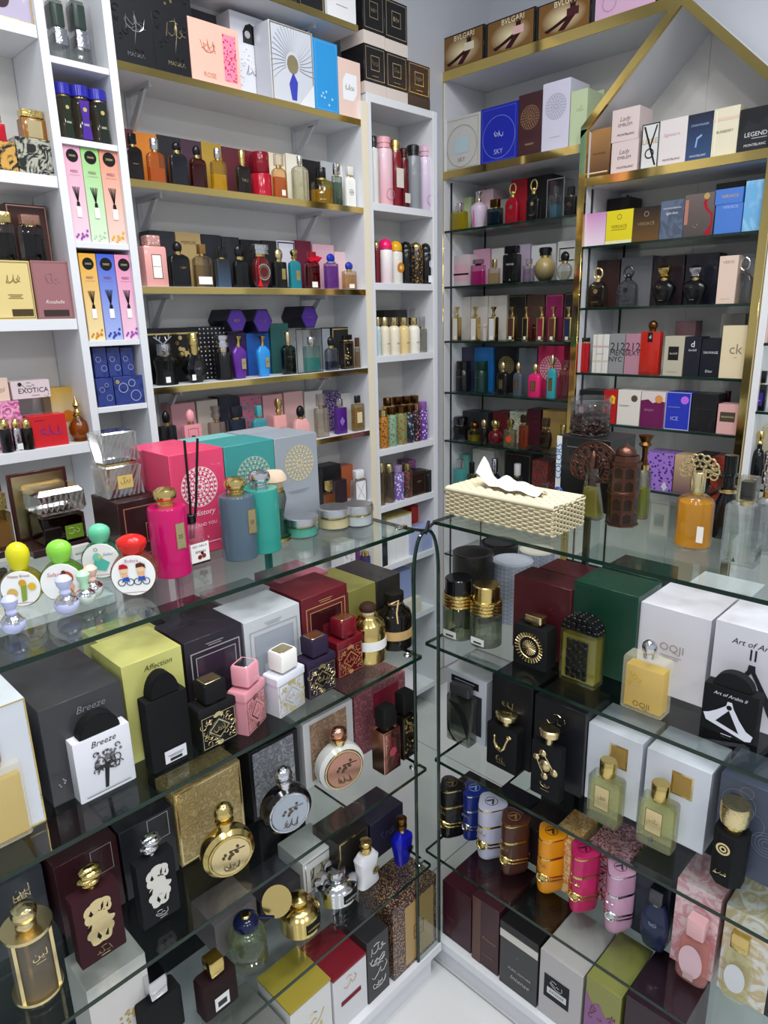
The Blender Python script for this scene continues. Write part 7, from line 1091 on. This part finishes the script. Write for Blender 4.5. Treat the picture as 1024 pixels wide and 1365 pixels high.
def knobslab(o, W, D, H, body, cap, shape='s', motif='dagger', **k):
    hb = H*.78; lo(o, 'body', body, [(0, W*.49, D*.48), (.002, W*.5, D*.5), (hb-.001, W*.5, D*.5), (hb, W*.49, D*.49)], 's')
    lo(o, 'cap', cap, [(hb, W*.14, W*.12), (hb+(H-hb)*.5, W*.1, W*.09), (hb+(H-hb)*.56, W*.3, W*.24), (H*.985, W*.33, W*.26), (H, W*.29, W*.22)], 'r', 24); y = -D/2-.001; bm = bmesh.new()
    if motif == 'dagger':
        tube(bm, [(-W*.22, y, hb*.74), (-W*.22, y, hb*.62), (-W*.14, y, hb*.5), (0, y, hb*.47), (W*.1, y, hb*.56), (W*.16, y, hb*.7), (W*.24, y, hb*.84)], W*.05, 8, taper=[.3, .7, 1, 1.3, 1.3, .9, 1.2]); ball(bm, (W*.25, y, hb*.85), W*.07, 1.2, .5, .8); ball(bm, (-W*.22, y, hb*.75), W*.04)
    else:
        P = [(-.1, .84), (-.32, .72), (-.02, .62), (.3, .56), (-.02, .42)]
        for (x, z), r in zip(P, (.1, .09, .17, .11, .1)): ball(bm, (x*W, y, z*hb), W*r, 1, .5, 1, 14, 8); torus(bm, (x*W, y, z*hb), W*r*1.05, W*.018, 'y', 16, 5)
        for a, b in ((0, 3), (3, 4), (4, 1), (1, 0)): tube(bm, [(P[a][0]*W, y, P[a][1]*hb), ((P[a][0]+P[b][0])*.56*W, y, (P[a][1]+P[b][1])/2*hb), (P[b][0]*W, y, P[b][1]*hb)], W*.018, 5)
    finish('ornament', bm, 'pgold', o); deco(o, W, D, hb, [('sw', .5, .24, .34, 'pgold'), ('l', .5, .14, .3, 1, 'pgold')])
bt(B3, 651, 703, 949, 'black slab bottle with gold dagger ornament and round gold knob', 'd:#141416', 'pgold', off=1030, maker=knobslab, motif='dagger', k=.45); bt(B3, 709, 755, 970, 'black slab bottle with gold molecule ornament and round gold knob', 'd:#16161a', 'pgold', off=1066, maker=knobslab, motif='mol', k=.3)
for x0, x1, yt, c in ((781, 854, 976, 'white carton with small gold inset beside black cartons'), (857, 945, 1012, 'white carton with small gold inset beside wavy grey carton')): bx(B3, x0, x1, yt, c, 'p:#dadde8', [('r', .42, .58, .76, .86, 'pgold'), ('r', .45, .6, .73, .84, 'd:#a8884c')], off=.1, dep=.09)
for x0, x1, yt, yb, c, bl in ((784, 837, 1011, 1103, 'clear bottle with oval gold cap and gold plaque, unmarked', 0), (850, 909, 1041, 1136, 'clear bottle with oval gold cap and blue ornament', 1)):
    o, W, D, H = bt(B3, x0, x1, yt, c, 'glass', 'gold', off=yb, k=.5, ch=.24, cw=.5, cs='r', nh=.03, liq='#f6f2a8', lvl=.82, cp='flat')
    deco(o, W, D, H*.73, [('r', .24, .32, .72, .84, 'pgold'), ('f', .24, .32, .72, .84, .02, 'd:#8a7040'), ('sw', .48, .58, .24, 'd:#8a7040')] + ([('leafbunch', .45, .16, .16, 8, 'd:#2018a0')] if bl else []))
bx(B3, 952, 1050, 1046, 'slate grey carton with engraved wavy lines', 'p:#474d60', [('ring', .3+.1*(i % 3), .3+.15*i, .1+.05*(i % 4), .008, 'd:#7a8094') for i in range(5)] + [('ring', .3, .7, .08+.05*i, .008, 'd:#7a8094') for i in range(4)] + [('ring', .75, .45, .06+.05*i, .008, 'd:#7a8094') for i in range(4)], off=.1, dep=.09)
o, W, D, H = bt(B3, 951, 1001, 1068, 'black hexagonal bottle with lace-gold cap and gold script', 'd:#141418', 'chase:pgold', off=1190, shape='8', prof=[(0, .88), (.01, .9), (1, .95)], ch=.24, cw=.84, cs='r', nh=.1, neck='chase:gold', cp=[(0, .9), (.3, 1), (.9, 1), (1, .95)])
deco(o, W, D, H*.66, [('ring', .42, .74, .2, .06, 'pgold'), ('ring', .42, .74, .1, .05, 'pgold'), ('sw', .42, .26, .36, 'pgold')], -W*.47)
# ================================================================ second counter, third shelf
Q4 = 'three-tier rounded triangle bottle with jewelled belt'
for x0, x1, yt, yb, bd, tr, sy, c in ((588, 616, 1043, 1124, 'g:#141315', 'gold', 'd:#6a5a30', 'black'), (618, 647, 1049, 1127, 'g:#182a7a', 'silver', 'd:#8a9ac8', 'royal blue'), (638, 672, 1067, 1153, 'g:#b8b8cc', 'gold', 'd:#3a3a44', 'pearl white'), (668, 702, 1087, 1174, 'g:#4a2a22', 'gold', 'd:#8a6a48', 'chocolate brown'), (716, 752, 1106, 1198, 'g:#e09018', 'gold', 'd:#3a2a10', 'amber yellow'), (758, 796, 1129, 1224, 'g:#c02862', 'gold', 'd:#4a1028', 'raspberry pink'), (805, 844, 1153, 1251, 'g:#c898b4', 'silver', 'd:#4a3844', 'pale lilac')):
    bt(B4, x0, x1, yt, c+' '+Q4, bd, bd, off=yb, maker=yara, trim=tr, sym=sy, shape='t', rot=0)
Q5 = 'on the third shelf of the second counter'
for x0, x1, yt, c, m, of in [(594, 640, 1064, 'dark maroon', 'p:#2a1418', .12), (646, 690, 1080, 'blue-black', 'p:#171a30', .13), (690, 728, 1104, 'dark plum', 'p:#2a1c22', .12), (733, 765, 1116, 'orange floral', 'marb:#d88a38:#e8c890:50', .1), (783, 838, 1132, 'crimson white-flowered', 'marb:#8a1438:#e0a8b8:60', .13), (840, 893, 1158, 'midnight navy', 'p:#141a2c', .11), (896, 957, 1182, 'pink floral', 'marb:#d898a0:#e8c8cc:25', .1), (959, 1030, 1218, 'white and gold floral', 'marb:#e0dcd8:#c8b488:20', .1)]: bx(B4, x0, x1, yt, c+' carton '+Q5, m, off=of, dep=.09)
bt(B4, 853, 898, 1180, 'dark navy curved bottle with silver-black cap '+Q5, 'g:#1f2748', 'gun', off=1273, shape='o', k=.5, prof=[(0, .55), (.05, .75), (.3, 1), (.65, 1), (.88, .75), (1, .5)], ch=.24, cw=.5, nh=.02, neck='silver', dc=[('sw', .5, .6, .3, 'd:#a8b0d0')])
o, W, D, H = bt(B4, 901, 953, 1221, 'tall pink capsule bottle with pink cap and pale oval panel', 'frost:#ecb8b0', 'g:#e4b0b4', off=1318, shape='o', k=.45, prof=[(0, .7), (.05, .9), (.12, 1), (.85, 1), (.96, .8), (1, .6)], liq='#e89088', lvl=.9, ch=.26, cw=.56, nh=.02)
deco(o, W, D, H*.72, [('o', .48, .5, .36, .62, 'g:#e0bcc4'), ('r', .3, .1, .62, .24, 'd:#c8a8a8')], -D*.5)
o, W, D, H = bt(B4, 961, 1007, 1240, 'tall clear capsule bottle with gold cap and white oval panel', 'frost:#e4e0c4', 'gold', off=1341, shape='o', k=.45, prof=[(0, .7), (.05, .9), (.12, 1), (.85, 1), (.96, .8), (1, .6)], liq='#ece4a0', lvl=.9, ch=.22, cw=.6, nh=.03, cs='b')
deco(o, W, D, H*.75, [('o', .5, .48, .36, .62, 'g:#dcdce0')], -D*.5)
bt(B4, 1010, 1050, 1262, 'black bottle at the open end '+Q5, 'g:#131316', 'g:#0f0f11', off=1360, ch=.25, cw=.5)
# second counter, base
Q6 = 'on the white base of the second counter'
bx(BB, 590, 628, 1186, 'dark maroon wrapped carton against the glass corner panel', 'p:#3a1420', [('l', .3, .4, .3, 3, 'd:#7a3a44'), ('f', .04, .04, .3, .5, .02, 'd:#5a2830')], off=.02, dep=.14); bx(BB, 629, 665, 1204, 'dark maroon carton with bronze side stripes '+Q6, 'p:#3c1a20', [('r', .04, 0, .34, 1, 'p:#5a3a2c'), ('t', 'Princess', .66, .46, .5, 'd:#a87a60', .3), ('l', .6, .2, .4, 1, 'd:#a87a60')], off=.016, dep=.14)
bx(BB, 666, 717, 1242, 'charcoal carton with white stripe below black lid '+Q6, 'p:#3a3a3c', [('band', .9, 1, 'p:#161618'), ('r', 0, .76, 1, .88, 'd:#d4d0c8'), ('t', 'PURE LEATHER', .55, .34, .6, 'd:#b8b8b8'), ('t', 'Intense', .56, .22, .5, 'd:#b8b8b8', .3), ('leafbunch', .46, .58, .08, 5, 'd:#8a8a8a')], off=.012, dep=.13)
bx(BB, 718, 776, 1282, 'silver carton with black square plate '+Q6, 'p:#b4b0b0', [('r', .12, .32, .72, .68, 'd:#26262a'), ('sw', .42, .56, .3, 'd:#c8c8c8'), ('r', .2, .4, .66, .5, 'd:#d0d0d0'), ('t', 'INTENSE', .43, .45, .34, 'd:#26262a')], off=.012, dep=.13)
bx(BB, 778, 826, 1313, 'green-gold carton with purple lace front '+Q6, 'p:#8a8a4a', [('poly', [(0, 0), (1, 0), (1, .55), (.8, .66), (.6, .58), (.4, .72), (.2, .66), (0, .8)], 'p:#8a5a8a'), ('scroll', .1, .3, .9, .7, 14, 'd:#5a3a28')], off=.012, dep=.13); bx(BB, 828, 905, 1346, 'dark plum carton '+Q6, 'p:#2c1824', off=.012, dep=.13)
